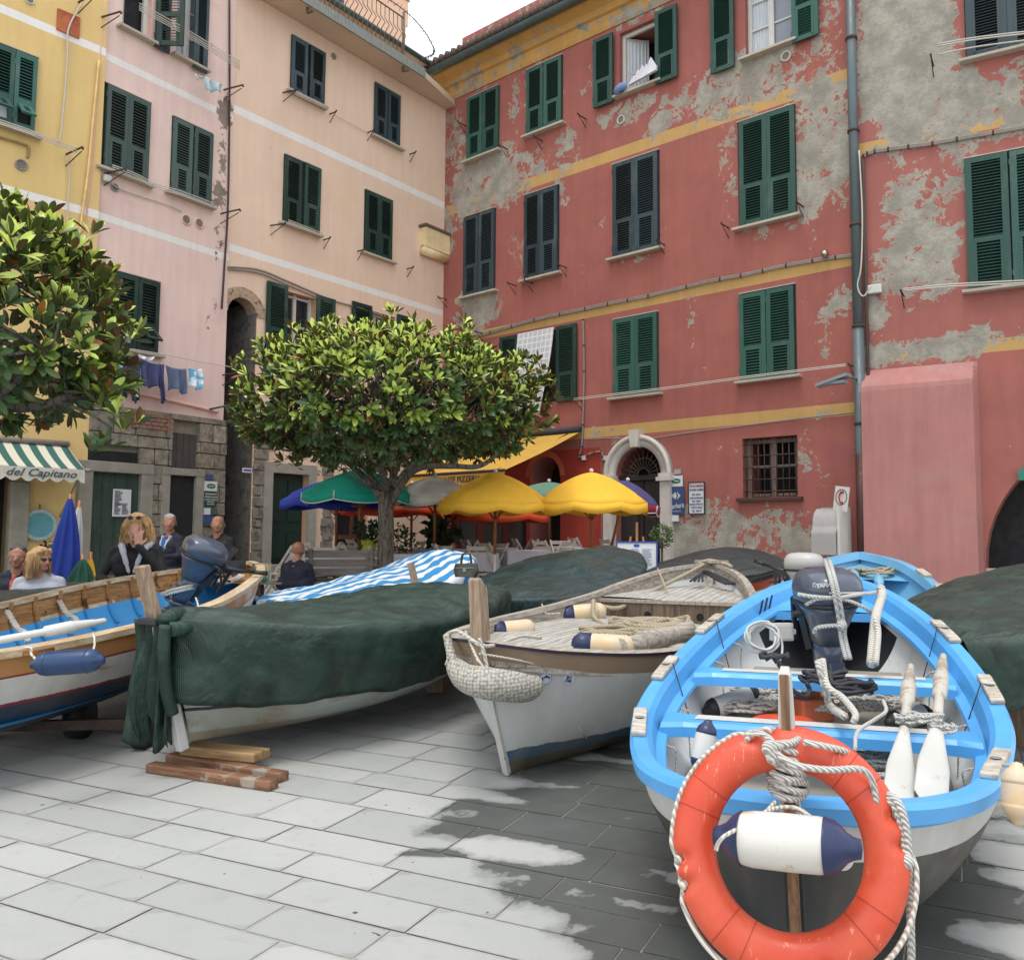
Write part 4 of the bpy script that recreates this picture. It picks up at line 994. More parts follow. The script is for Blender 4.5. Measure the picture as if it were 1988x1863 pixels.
# ---------------------------------------------------------------- outboard motor
MOT = mat('motor_grey', rgb(84, 94, 112, k=.72), .3, .1, 4, coat=.4); MOTD = mat('motor_dark', (.018, .02, .024, 1), .4, .2, 9); MOTL = mat('motor_silver', rgb(150, 154, 162, k=.8), .3, .1, 6)
def outboard(label, M, main=MOT, sc=1.0, txt=True, group='outboard motors on the boats'):
    """local: z up, -y towards the reader of the badge, leg at origin, engine above"""
    e = empty('outboard_motor', label=label, cat='outboard motor', group=group, M=M @ Matrix.Scale(sc, 4))
    def sec(z, w, d, cy, n=28, p=2.6):
        out = []
        for k in range(n):
            a = 2*pi*k/n; ca, sa = cos(a), sin(a)
            out.append((w*abs(ca)**(2/p)*(1 if ca > 0 else -1), cy+d*abs(sa)**(2/p)*(1 if sa > 0 else -1), z))
        return out
    def loft(mb, S, mi=0, sm=True, cap=True):
        n = len(S[0]); V = [p for s_ in S for p in s_]; F = [(i*n+k, i*n+(k+1) % n, (i+1)*n+(k+1) % n, (i+1)*n+k) for i in range(len(S)-1) for k in range(n)]
        if cap: F += [tuple(range(n-1, -1, -1)), tuple((len(S)-1)*n+k for k in range(n))]
        mb.add(V, F, mi, sm)
    g = MB()
    loft(g, [sec(.60, .150, .21, .0), sec(.625, .19, .235, .0), sec(.69, .2, .242, -.003), sec(.74, .192, .235, -.006), sec(.785, .165, .205, -.0), sec(.81, .120, .15, .01), sec(.82, .05, .07, .012)])
    cowl = g.build('cowl', main, e)
    g = MB(); loft(g, [sec(.595, .179, .243, 0), sec(.615, .182, .246, 0)]); g.build('cowl_seam', MOTD, e)
    if txt:
        g = MB(); text_mb(g, 'YAMAHA', .036, 0, Matrix.Translation((-.10, -.226, .75)) @ Matrix.Rotation(radians(-8), 4, 'X'), .003, .15, bold=.0015)
        g.tube([(-.172+.010*cos(a), -.20, .752+.012*sin(a)) for a in [2*pi*k/12 for k in range(12)]], .003, 5, closed=True)
        g.box((0.03, -.247, .695), (.26, .006, .010), 0, R=Matrix.Rotation(radians(4), 3, 'Y')); g.build('badge', mat('badge_white', rgb(220, 222, 226, k=.85), .4), cowl)
    g = MB(); loft(g, [sec(.34, .085, .12, .02, p=3.5), sec(.44, .10, .14, .01, p=3.2), sec(.54, .135, .19, 0, p=3), sec(.598, .165, .23, 0, p=2.8)]); g.build('lower_cowl', main, e)
    g = MB(); loft(g, [sec(.06, .045, .075, .02), sec(.12, .055, .095, .02, p=3), sec(.25, .068, .105, .02, p=3.5), sec(.345, .078, .112, .02, p=3.5)])
    g.box((0, -.1, .2), (.09, .03, .06), 0); leg = g.build('leg', main, e)
    g = MB(); loft(g, [sec(.045, .10, .17, .03, p=2.2), sec(.06, .105, .175, .03, p=2.2)]); g.build('cavitation_plate', main, leg)
    g = MB(); loft(g, [sec(-.14, .022, .07, .02), sec(-.02, .03, .085, .02), sec(.046, .04, .09, .02)]); g.lathe([(.0, -.17), (.03, -.13), (.045, -.06), (.045, .05), (.03, .12), (0, .14)], 14, 0, Matrix.Translation((0, .0, -.07)) @ Matrix.Rotation(pi/2, 4, 'X'))
    g.prism([(-.006, -.06, -.14), (-.006, .10, -.14), (-.006, .06, -.25), (-.006, 0, -.25)], (.012, 0, 0)); gc = g.build('gearcase', main, leg)
    g = MB()
    for k in range(3):
        R = Matrix.Rotation(k*2*pi/3, 4, 'Y'); g.grid(lambda a, b: (.02+.10*a, .13+.03*(b-.5)*1.4, -.0+(b-.5)*.11*(1-.25*a)*(sin(pi*min(1, a*.8+.2)))), 6, 4, M=Matrix.Translation((0, 0, -.07)) @ R)
    g.build('propeller', MOTD, leg, solid=.006)
    g = MB()
    for s in (-1, 1): g.bar((s*.075, .12, .28), (s*.095, .23, .58), .025, .07); g.bar((s*.085, .2, .56), (s*.085, .34, .57), .03, .05); g.bar((s*.085, .33, .3), (s*.085, .34, .58), .03, .03)
    g.tube([(-.15, .2, .5), (.15, .2, .5)], .02, 8); g.tube([(-.06, .33, .45), (-.06, .42, .45)], .012, 6); g.tube([(.06, .33, .45), (.06, .42, .45)], .012, 6)
    g.bar((0, .14, .1), (0, .2, .5), .06, .05); g.build('clamp_bracket', MOTD, e)
    g = MB(); g.tube([(.05, .2, .57), (.10, .36, .60), (.16, .56, .66)], [.03, .026, .02], 8); g.tube([(.16, .56, .66), (.2, .70, .70)], .026, 8); g.build('tiller', MOTD, e)
    g = MB(); g.tube(smooth([(.15, .1, .62), (.22, .16, .55), (.2, .24, .45), (.1, .26, .4)], 6), .012, 6); g.tube(smooth([(.17, .05, .6), (.25, .12, .6), (.24, .25, .52)], 6), .009, 6); g.build('hose', MOTD, e)
    return e

# ================================================================== BLUE BOAT (nearest, right)
bowB = P(1535, 1553, 2.5); stB = P(1610, 1112, 6.15)
bb = Boat('rowing_boat', 'small sky blue boat with white inside and orange lifebuoy on its bow', bowB, stB,
          [(0,.012),(.012,.13),(.03,.25),(.08,.42),(.15,.58),(.25,.70),(.35,.765),(.5,.75),(.65,.66),(.8,.49),(.92,.27),(1,.02)],
          [(0,.79),(.1,.725),(.2,.715),(.3,.745),(.4,.81),(.5,.88),(.6,.955),(.7,1.04),(.8,1.12),(.9,1.20),(1,1.265)],
          [(0,.14),(.1,.12),(.3,.16),(.6,.34),(1,.72)], rake=.05, srake=.1)
bb.hull([bandmat('blue_boat_hull', rgb(44, 46, 50, k=.7), [(.17, rgb(206, 206, 202, k=.85))], [])], lambda t, d, z: 0)
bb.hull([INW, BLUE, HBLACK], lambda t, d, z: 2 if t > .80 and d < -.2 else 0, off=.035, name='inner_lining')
bb.gunwale([(.018,-.058),(.026,-.012),(.012,.006),(-.045,.004),(-.066,-.022),(-.082,-.095),(-.122,-.112),(-.126,-.13),(-.1,-.14),(-.01,-.07)], [BLUE], 'gunwale')
for t, dz in ((.365, -.085), (.535, -.085)): bb.thwart(t, .185, dz, .065, [BLUE, WHITE], True, .10)
bb.thwart(.095, .16, -.05, .05, [BLUE, WHITE], True, .17, 'bow_thwart')
bb.deck(.83, .985, -.11, BLUE, .05, 'stern_deck'); 
mb = MB(); t = .83; b = bb.hb(t)-.06; z = bb.sh(t)-.11
mb.box((bb.L*t, 0, z-.02), (.04, 2*b, .05)); mb.build('deck_edge', BLUE, bb.e)
# floor boards
mb = MB(); 
def flo(a, c):
    t = .12+.62*a; return (bb.L*t, (c-.5)*2*bb.hb(t)*(.74 if t > .2 else .74-(.2-t)*3), bb.sh(t)-.34)
mb.grid(flo, 20, 10); mb.build('floor', mat('grey_floor', rgb(176, 170, 156, k=.7), .75, .25, 5, .2, 50), bb.e)
# stem post
bi = bb.M.inverted(); pT = bi @ P(1522, 1302, 2.40); pM = bi @ P(1534, 1555, 2.42); pB = bi @ P(1546, 1800, 2.5)
mb = MB(); mb.bar(pB, pM, .03, .05, 1); A = pM+Vector((.0, 0, -.1)); dT = pT-A
def post_sec(s):
    w = .030-.013*s; q = A+dT*s; return [q+Vector((0, -w, 0)), q+Vector((0, w, 0)), q+Vector((.052-.012*s, w, 0)), q+Vector((.052-.012*s, -w, 0))]
PS = [post_sec(s) for s in (0, .3, .6, .85, .97)]+[[p_+(pT-p_)*.35+Vector((.012, 0, .012)) for p_ in post_sec(.985)]]
mb.add([p_ for q in PS for p_ in q], [(i*4+j, i*4+(j+1) % 4, i*4+4+(j+1) % 4, i*4+4+j) for i in range(5) for j in range(4)]+[(20, 21, 22, 23)], 0)
mb.bar(A+Vector((-.003, 0, 0)), pT+Vector((-.003, 0, -.01)), .008, .024, 1)
mb.bar(pB+Vector((.02, 0, 0)), pM+Vector((.02, 0, 0)), .05, .05, 2)
mb.build('stem_post', [mat('worn_white_paint', rgb(206, 206, 200, k=.85), .6, .1, 5, col2=rgb(120, 96, 76), thr=.66, s2=9), wood('stem_wood', rgb(150, 116, 84), rgb(100, 74, 54), (14, 14, 1)), HBLACK], bb.e)
# pads on the rim
PAD = wood('pad_wood', rgb(206, 200, 188, k=.9), rgb(160, 152, 138, k=.85), (10, 3, 3), .7)
for t, sd in ((.27, 1), (.46, 1), (.655, 1), (.655, -1), (.44, -1), (.215, -1)):
    a = bb.rim(t-.035, sd, -.01, .02); c = bb.rim(t+.035, sd, -.01, .02); m = MB()
    d = (c-a).normalized(); m.bar(a, c, .06, .024); m.bar(a-d*.03-Vector((0,0,.004)), a, .06, .022); m.bar(c, c+d*.03-Vector((0,0,.004)), .06, .022)
    mid = (a+c)/2; m.lathe([(0, .018), (.012, .0185), (.02, .0165)], 12, 1, Matrix.Translation(mid)); m.build('oar_pad', [PAD, MOTL], bb.e, bevel=.006)
# number on the inside of the stern quarter
mb = MB(); a = bb.rim(.815, 1, -.098, -.045); c = bb.rim(.86, 1, -.098, -.045); d = (c-a).normalized(); yv = Vector((0, 0, 1)); nn = yv.cross(d)
Mt = Matrix(((d.x, nn.x, 0, a.x), (d.y, nn.y, 0, a.y), (d.z, nn.z, 1, a.z), (0, 0, 0, 1)))
text_mb(mb, '111', .125, 0, Mt @ Matrix.Rotation(radians(14), 4, 'X'), .003, bold=.002); mb.build('number', BLACKR, bb.e)
# cleats and lashings on the inside rail
for t, sd in ((.2, 1), (.3, 1), (.42, 1), (.6, 1), (.68, 1), (.2, -1), (.3, -1), (.42, -1), (.6, -1)):
    mb = MB(); p = bb.rim(t, sd, -.155, -.14); q = p+Vector((.02, -sd*.015, -.25)); mb.tube(smooth([p+Vector((0, sd*.03, .02)), p+Vector((0, -sd*.012, 0)), p.lerp(q, .3)+Vector((.02, 0, 0)), q], 5), .004, 5)
    mb.build('lashing', ROPEF, bb.e)
for t, sd in ((.655, 1), (.46, 1), (.655, -1), (.44, -1)):
    mb = MB(); a = bb.rim(t, sd, .02, .03); c = bb.rim(t-.02, sd, -.17, -.25); mb.tube([a, bb.rim(t, sd, -.05, .04), c], .003, 5)
    mb.build('cord', BLACKR, bb.e)
def FL(px, py, h=0.0, bt=None):                   # point on the floor boards of a boat under a pixel
    bt = bt or bb; lo, hi = 2.0, 9.0
    for _ in range(40):
        m = (lo+hi)/2; p = P(px, py, m); q = bt.M.inverted() @ p
        if p.z > bt.sh(max(0, min(1, q.x/bt.L)))-.34+h: lo = m
        else: hi = m
    return P(px, py, lo)
# things inside the blue boat -------------------------------------------------
outboard('big slate grey outboard motor lashed with rope in stern of blue boat', Matrix.Translation(P(1614, 1338, 4.95)-Vector((0,0,.03))) @ Matrix.Rotation(radians(10), 4, 'Z') @ Matrix.Rotation(radians(-4), 4, 'Y') @ Matrix.Rotation(radians(5), 4, 'X'), sc=.89)
mb = MB(); rope('', [P(1548, 1153, 4.67), P(1580, 1158, 4.65), P(1625, 1160, 4.64), P(1660, 1155, 4.67), P(1700, 1150, 4.77)], .011, mb=mb)
rope('', [P(1564, 1174, 4.69), P(1590, 1162, 4.65), P(1640, 1164, 4.65), P(1680, 1180, 4.67), P(1702, 1200, 4.70)], .010, mb=mb)
for dx in (-3, 5): rope('', [P(1605+dx, 1089, 4.95), P(1612+dx, 1110, 4.69), P(1622+dx, 1150, 4.62), P(1632+dx, 1205, 4.67), P(1636+dx, 1240, 4.67), P(1646+dx, 1280, 4.62)], .012, mb=mb)
rope('', [P(1580, 1228, 4.72), P(1590, 1217, 4.69), P(1632, 1214, 4.66), P(1640, 1222, 4.66)], .012, mb=mb)
mb.ball(P(1634, 1213, 4.66), .03); mb.build('rope', ROPEF, None, 'flecked rope lashed crosswise around the big grey outboard motor', 'rope')
mb = MB(); rope('', [P(1709, 1140, 4.9), P(1712, 1155, 4.85), P(1702, 1190, 4.6), P(1697, 1230, 4.5), P(1692, 1290, 4.35)], .026, mb=mb); rope('', [P(1700, 1200, 4.5), P(1705, 1230, 4.45), P(1700, 1290, 4.3)], .016, mb=mb)
mb.build('rope', ROPE, None, 'thick white rope bundle hanging right of the big grey outboard motor', 'rope')
def oar(label, p0, p1, blade_from=.62, r=.024, group='oars laid in the blue boat', m=None, bm=None, bw=.065):
    p0 = Vector(p0); p1 = Vector(p1); d = p1-p0; L = d.length; q = Vector((1, 0, 0)).rotation_difference(d.normalized())
    M = Matrix.Translation(p0) @ q.to_matrix().to_4x4(); e = empty('oar', label=label, cat='oar', group=group, M=M)
    g = MB(); k = L*blade_from; g.tube([(0, 0, 0), (.01, 0, 0), (.06, 0, 0), (.075, 0, 0), (.2*L, 0, 0), (.21*L, 0, 0), (.36*L, 0, 0), (.37*L, 0, 0), (k, 0, 0), (k+.1, 0, 0)], [r*.55, r*.8, r*.8, r*1.0, r*1.5, r*1.7, r*1.5, r*.95, r, r*.7], 14); g.build('shaft', m or GREYW, e)
    g = MB()
    def bl(a, c):
        x = k-.02+(L-k+.02)*a; w = r*.9+(bw-r*.9)*min(1, a*1.7); w *= 1 if a < .93 else (1-((a-.93)/.07)**2*.35)
        th = .014*(1-a)+.004; an = 2*pi*c; return (x, w*cos(an), th*sin(an))
    g.grid(bl, 16, 14); g.build('blade', bm or WHITE, e); return e
OW = chipped('oar_white', rgb(212, 212, 206, k=.82), rgb(176, 168, 154), .60, .5, 7)
OS = chipped('oar_shaft', rgb(196, 190, 180, k=.85), rgb(150, 138, 120), .52, .7, 8)
oar('worn oar with white blade, the left one in the blue boat', P(1768, 1292, 4.05), P(1743, 1552, 2.86), .58, r=.02, m=OS, bm=OW, bw=.05)
oar('worn oar with white blade, the right one in the blue boat', P(1831, 1272, 4.1), P(1806, 1556, 2.86), .56, r=.02, m=OS, bm=OW, bw=.056)
fender('grimy white fender with black end lying in the blue boat', FL(1422, 1362, .06), (1, .35, .25), .32, .055, FBW, CAPK)
fender('short white fender with navy end standing in bow of blue boat', P(1366, 1448, 3.35), (.25, .2, 1), .17, .04, FBW, CAPN)
fender('white fender with black end behind the left oar in blue boat', FL(1765, 1392, .06), (.9, .4, .1), .26, .05, FBW, CAPK)
# jumble of rope
mb = MB()
for i, (px, py, Y, R, tr) in enumerate([(1480, 1362, 3.9, .14, 4), (1540, 1350, 4.1, .13, 3), (1660, 1352, 4.25, .13, 4), (1720, 1366, 4.0, .12, 3), (1640, 1372, 4, .1, 3)]): coil(mb, FL(px, py), R, .010, tr, .03, i)
mb.build('rope', ROPE, None, 'tangled white ropes heaped on the floor of the blue boat', 'rope'); mb = MB()
rope('', [P(1588, 1282, 3.95), P(1592, 1300, 3.93), P(1603, 1340, 3.95), P(1612, 1370, 3.98), P(1640, 1390, 3.6)], .017, mb=mb)
rope('', [P(1597, 1280, 4.0), P(1606, 1330, 3.9), P(1634, 1352, 3.8), P(1660, 1384, 3.6), P(1658, 1400, 3.5)], .015, mb=mb)
mb.build('rope', ROPE, None, 'two thick white rope strands draped over the far thwart of blue boat', 'rope'); mb = MB()
for i, (px, py, R_, tr) in enumerate([(1455, 1385, .12, 3), (1470, 1358, .13, 4), (1500, 1350, .1, 4), (1500, 1380, .10, 4), (1610, 1388, .12, 4), (1690, 1382, .11, 4), (1745, 1345, .10, 3), (1560, 1385, .1, 3)]): coil(mb, FL(px, py, .02), R_, .0095, tr, .05, i+60, jit=.6)
mb.build('rope', ROPE, None, 'second heap of white rope on the blue boat floor, just behind the near thwart', 'rope')
mb = MB()
for i, (px, py, Y, R, tr) in enumerate([(1690, 1475, 3.25, .12, 6), (1705, 1500, 3.1, .12, 6), (1670, 1465, 3.35, .09, 4), (1712, 1525, 3.0, .09, 7), (1700, 1490, 3, .11, 5)]): coil(mb, FL(px, py, .05), R, .0075, tr, .06, i+20, jit=.4)
mb.build('net_rope', ROPEF, None, 'heap of flecked thin rope beside the white oar blades', 'rope')
mb = MB()
for i, (px, py, Y, R, tr) in enumerate([(1762, 1408, 3.40, .045, 3), (1828, 1425, 3.36, .045, 3), (1790, 1404, 3.4, .07, 2)]): coil(mb, P(px, py, Y), R, .0065, tr, .03, i+40, jit=.5)
rope('', [P(1660, 1455, 3.2), P(1665, 1420, 3.3), P(1700, 1395, 3.42), P(1720, 1380, 3.45), P(1715, 1360, 3.6)], .008, mb=mb)
mb.build('rope', ROPEF, None, 'flecked thin cord tying both oars to the near thwart', 'rope')
mb = MB(); rope('', [P(1486, 1280, 3.9), P(1500, 1274, 3.9), P(1514, 1290, 3.88), P(1530, 1330, 3.9), P(1560, 1352, 3.95), P(1572, 1340, 4.0), P(1566, 1325, 4.0)], .011, mb=mb); coil(mb, P(1500, 1282, 3.93), .06, .009, 2, .01, 3)
coil(mb, P(1650, 1350, 4.1), .1, .012, 3, .05, 9, jit=.5); coil(mb, P(1600, 1330, 4.2), .1, .011, 3, .05, 10, jit=.5)
mb.build('black_hose', BLACKR, None, 'black fuel hose looped over the far thwart of blue boat', 'hose')
# orange fuel tank / second ring, bottle, electrical box, bottle
ORG = mat('orange_plastic', rgb(222, 84, 48, k=.92), .48, .1, 5, .06, 40, rgb(226, 120, 90), .66, 6)
mb = MB(); mb.lathe([(.13+.05*cos(a), .05*sin(a)) for a in [2*pi*k/16 for k in range(17)]], 40); mb.build('lifebuoy', ORG, None, 'faded orange ring lying flat under the near thwart of blue boat', 'lifebuoy', M=Matrix.Translation(FL(1520, 1415, .04)) @ Matrix.Scale(1.0, 4))
mb = MB(); mb.box((0, 0, 0), (.2, .16, .12)); mb.box((0, 0, .07), (.14, .03, .03)); mb.lathe([(.025, .06), (.025, .085), (0, .085)], 12, 1, Matrix.Translation((.05, .04, 0))); mb.build('fuel_tank', [mat('clay_orange', rgb(190, 106, 70), .6), BLACKR], None, 'orange fuel tank on the boat floor between the ropes', 'fuel tank', M=Matrix.Translation(FL(1572, 1375, .06)) @ Matrix.Rotation(.4, 4, 'Z'), bevel=.012)
g = MB(); g.lathe([(0, -.11), (.034, -.105), (.036, .05), (.03, .08), (.013, .10), (.013, .12), (0, .12)], 18); g.lathe([(.037, -.05), (.037, .02)], 18, 1); g.lathe([(.015, .115), (.015, .135), (0, .135)], 12, 1)
g.build('water_bottle', [mat('clear_plastic', rgb(200, 214, 220, k=.8), .12), mat('bottle_blue', rgb(70, 120, 190), .4)], None, 'clear plastic water bottle with blue label beside black ended fender', 'bottle', M=Matrix.Translation(FL(1472, 1342, .04)) @ Matrix.Rotation(1.2, 4, 'Y'))
mb = MB(); M = Matrix.Translation(P(1517, 1226, 5.0)) @ Matrix.Rotation(.1, 4, 'Z'); mb.box((0, 0, 0), (.13, .05, .1)); mb.box((.073, 0, 0), (.02, .03, .03)); mb.box((0, -.027, 0), (.11, .006, .08)); mb.build('electrical_box', WHITE, None, 'white electrical box fixed at the dark stern of blue boat', 'box', M=M, bevel=.006)
mb = MB(); pl = Matrix.Rotation(radians(70), 3, 'X')
coil(mb, P(1478, 1238, 4.9), .085, .007, 5, .03, 5, sq=.95, plane=pl); rope('', [P(1490, 1205, 4.9), P(1515, 1235, 4.9), P(1518, 1270, 4.85), P(1508, 1290, 4.8)], .007, mb=mb); mb.build('cable_coil', WHITE, None, 'coil of white electric cable left of the white box', 'cable')
# ---------------------------------------------------------------- lifebuoy on the stem
cR = P(1531, 1646, 2.33); tl = radians(20); Rm = Matrix.Rotation(radians(-12), 4, 'Z') @ Matrix.Rotation(-tl, 4, 'X') @ Matrix.Rotation(radians(3), 4, 'Y')
M = Matrix.Translation(cR) @ Rm; e = empty('lifebuoy', label='orange ring lifebuoy with white grab rope hung on blue boat stem', cat='lifebuoy', M=M)
R0, r0 = .2495, .058; g = MB(); notch = [radians(a) for a in (113, 102, 22, 8, 192, 204, 292, 281)]
def ring(a, c):
    A = 2*pi*a; B = 2*pi*c; f = max([math.exp(-((((A-n+pi) % (2*pi))-pi)/.055)**2) for n in notch]); out = max(0, cos(B))
    rr = r0*(1-.42*f*out**.7); return (( R0+rr*cos(B))*cos(A), rr*.78*sin(B), (R0+rr*cos(B))*sin(A)*1.03)
g.grid(ring, 180, 28)
for a in (40, 55, 150, 165, 232, 247, 318, 333): 
    A = radians(a); g.tube([((R0+(r0+.0008)*cos(b))*cos(A), (r0+.0008)*.78*sin(b), (R0+(r0+.0008)*cos(b))*sin(A)*1.03) for b in [2*pi*k/24 for k in range(24)]], .0011, 5, 1, closed=True)
def buoymat():
    t = NT('buoy_orange'); c = t.mix(t.mr(t.noise(4, 7, .65), .35, .7), rgb(204, 68, 40, k=.88), rgb(214, 92, 62, k=.88))
    s = t.noise(60, 4, .7, sc=(1, 1, .12), dist=.4); c = t.mix(t.mr(s, .62, .70, 0, .8), c, rgb(238, 150, 120)); s2 = t.noise(50, 4, .7, sc=(.15, 1, 1), dist=.6)
    c = t.mix(t.mr(s2, .66, .73, 0, .55), c, rgb(150, 40, 24)); t.bump(t.noise(90, 4, .7), .12, .003); return t.done(c, t.mr(t.noise(8, 6), .3, .7, .32, .55))
g.build('ring', [buoymat(), mat('buoy_seam', rgb(180, 58, 34, k=.85), .6)], e)
g = MB()
def rp(a0, a1, bulge, n=12):
    return [((R0+r0+bulge*sin(pi*k/n)**.7-.012*(k in (0, n)))*cos(radians(a0+(a1-a0)*k/n)), 0, (R0+r0+bulge*sin(pi*k/n)**.7-.012*(k in (0, n)))*1.03*sin(radians(a0+(a1-a0)*k/n))) for k in range(n+1)]
for a0, a1, bu in ((-78, 8, .024), (113, 192, .006), (204, 281, .014)): g.tube(smooth(rp(a0, a1, bu), 4), .0072, 8)
for a0, a1 in ((8, 22), (102, 113), (192, 204), (281, 292)): g.tube(smooth([(p[0]*1.0, -.012*sin(pi*i/8), p[2]) for i, p in enumerate(rp(a0, a1, -.012, 8))], 3), .0072, 8)
for a in notch: g.ball(((R0+r0-.014)*cos(a), -.01, (R0+r0-.014)*sin(a)*1.03), .013)
g.build('grab_rope', ROPE, e)
# rope turns on the stem
mb = MB(); pts = []
top = P(1526, 1428, 2.4); bot = P(1533, 1538, 2.41)
for i in range(12*16+1):
    a = 2*pi*i/16; c = top.lerp(bot, i/(12*16)); q = .044-.004*sin(i*.5); pts.append(c+Vector((q*cos(a)*1.05, q*sin(a)+.012, .010*sin(a+i*.1))))
mb.tube(pts, .0105, 8)
rope('', [P(1560, 1440, 2.35), P(1600, 1448, 2.33), P(1640, 1458, 2.35), P(1665, 1476, 2.42)], .009, mb=mb)
rope('', [P(1500, 1455, 2.34), P(1530, 1478, 2.3), P(1560, 1488, 2.28), P(1610, 1494, 2.27), P(1665, 1492, 2.27), P(1688, 1505, 2.28), P(1697, 1530, 2.29), P(1702, 1560, 2.29)], .009, mb=mb)
rope('', [P(1447, 1440, 2.42), P(1465, 1422, 2.4), P(1490, 1430, 2.36), P(1505, 1446, 2.33), P(1515, 1452, 2.34)], .009, mb=mb)
for i in range(3): mb.ball(P(1494+i*4, 1452+i*8, 2.34), .022)
mb.build('rope', ROPEF, None, 'white rope wound in many turns around the blue boat stem', 'rope')
mb = MB(); rope('', [P(1716, 1546, 2.32), P(1727, 1544, 2.3), P(1745, 1560, 2.27), P(1758, 1600, 2.26), P(1764, 1660, 2.26), P(1768, 1780, 2.27), P(1770, 1900, 2.3)], .011, mb=mb)
rope('', [P(1722, 1550, 2.3), P(1738, 1566, 2.28), P(1752, 1610, 2.27), P(1760, 1668, 2.26)], .011, mb=mb); mb.ball(P(1759, 1672, 2.25), .02); mb.build('rope', ROPEF, None, 'pale rope hanging straight down right of orange lifebuoy', 'rope')
# fender on the bow
pa = P(1389, 1634, 2.24); pb_ = P(1652, 1634, 2.24); cf = P(1525, 1634, 2.22)
fender('clean white fender with navy ends hanging inside the orange ring', cf, (1, -.40, .04), .30, .068, FBW, CAPN, lug=.5, capz=.8, rope_pts=[[P(1640, 1632, 2.2), P(1590, 1600, 2.22), P(1556, 1572, 2.3), P(1530, 1566, 2.32), P(1500, 1570, 2.3), P(1478, 1580, 2.26)], [P(1390, 1650, 2.2), P(1395, 1635, 2.2), P(1410, 1620, 2.2), P(1450, 1600, 2.24), P(1480, 1582, 2.28), P(1505, 1556, 2.34)]])
g = MB(); g.lathe([(0, 0), (.028, 0), (.03, .003), (.028, .005), (0, .005)], 24); g.build('tag', mat('tag_white', rgb(206, 206, 204, k=.85), .5), None, 'small round white tag dangling under navy fender end', 'tag', M=Matrix.Translation(P(1634, 1664, 2.2)) @ Matrix.Rotation(1.3, 4, 'X'))
fender('weathered tan fender hanging outside the right rail of blue boat', P(1975, 1540, 2.72), (0.12, .2, 1), .15, .046, FBC, FBC, rope_pts=[[P(1948, 1485, 2.85), P(1966, 1488, 2.74), P(1972, 1512, 2.7)]])
# keel supports
mb = MB(); 
for t, w in ((.12, .5), (.62, .6)):
    x = bb.L*t; g_ = gz((bb.M @ Vector((x, 0, 0))).y); h = bb.kl(t)-g_
    mb.box((x, 0, g_+h/2), (.12, w, max(.05, h+.02)))
mb.build('boat_cradle', POSTW, None, 'wooden chocks under the keel of the blue boat', 'cradle', M=bb.M)
# ================================================================== WHITE BOAT WITH THE GREY DECK (middle)
wb = Boat('fishing_boat', 'white boat with weathered grey plank deck and knitted rope bumper on its bow', P(930, 1255, 4.75), P(1385, 1092, 9.0),
          FULL, [(0,.96),(.06,.915),(.2,.865),(.4,.85),(.55,.87),(.7,.94),(.8,1.04),(.9,1.15),(1,1.25)],
          [(0,.12),(.15,.11),(.6,.27),(.85,.45),(1,.62)], heel=.06, rake=.34, srake=.2)
wb.hull([bandmat('white_boat_hull', rgb(206, 210, 210, k=.9), [(.125, rgb(164, 138, 114, k=.75))], [(.29, rgb(64, 100, 128, k=.8)), (.215, rgb(92, 88, 70, k=.7))], rgb(150, 140, 118), .62, wob=.012)], lambda t, d, z: 0, slope=.26, nt=90, nv=30)
wb.gunwale([(.012,-.018),(.016,0),(-.06,.008),(-.065,-.03)], [GREYW, mat('navy_trim', rgb(58, 48, 70, k=.7), .6)], mi=[1, 0, 0, 0])
wb.gunwale([(-.045,-.03),(-.05,-.0),(-.05,-.14),(-.04,-.14)], [GREYW], 'inwale')
def plankmat():
    t = NT('deck_planks'); X = t.xyz(); f = t.math('FRACT', t.math('MULTIPLY', X[1], 14.0)); ln = t.math('LESS_THAN', f, .1)
    n1 = t.noise(3, 8, .7, sc=(1.5, 14, 14)); c = t.mix(t.mr(n1, .3, .7), rgb(156, 153, 146, k=.78), rgb(200, 197, 188, k=.85)); c = t.mix(t.mr(t.noise(2, 5), .5, .75, 0, .5), c, rgb(150, 148, 142, k=.78))
    c = t.mix(ln, c, rgb(96, 88, 78, k=.7)); t.bump(t.math('SUBTRACT', t.math('MULTIPLY', n1, .3), ln), .5, .006); return t.done(c, .85)
PLK = plankmat()
wb.deck(.01, .70, 0, PLK, .045, zf=lambda t: min(.82, wb.sh(t)-.10) if t < .3 else .765-.05*(t-.3))
wb.deck(.72, .985, 0, PLK, .045, 'stern_deck', zf=lambda t: .915+.35*(t-.72))
mb = MB(); x = wb.L*.72; b = wb.hb(.72)-.05
mb.box((x, 0, .83), (.03, 2*b, .19), 0); mb.box((x-.01, 0, .925), (.07, 2*b+.02, .03), 1)
for y in (-.25, .25): mb.lathe([(0, 0), (.035, 0)], 16, 2, Matrix.Translation((x-.017, y, .80)) @ Matrix.Rotation(-pi/2, 4, 'Y'))
mb.build('bulkhead', [wood('bulkhead_wood', rgb(150, 128, 106, k=.8), rgb(104, 84, 66, k=.75), (12, 12, 1)), GREYW, DARK], wb.e)
mb = MB(); wi = wb.M.inverted(); a = wi @ P(926, 1240, 4.70); b = wi @ P(985, 1508, 4.92); c = wi @ P(918, 1125, 4.72)
A0 = a+Vector((0, 0, -.15)); mb.prism([A0+Vector((0, -.035, 0)), A0+Vector((.11, -.035, 0)), c+Vector((.10, -.035, -.05)), c+Vector((.03, -.035, .01)), c+Vector((0, -.035, 0))], (0, .07, 0))
mb.build('stem_post', POSTW, wb.e, bevel=.008)
mb = MB(); st_pts = [wb.pt(0, v, 1) for v in (1, .8, .6, .4, .2, .05)]
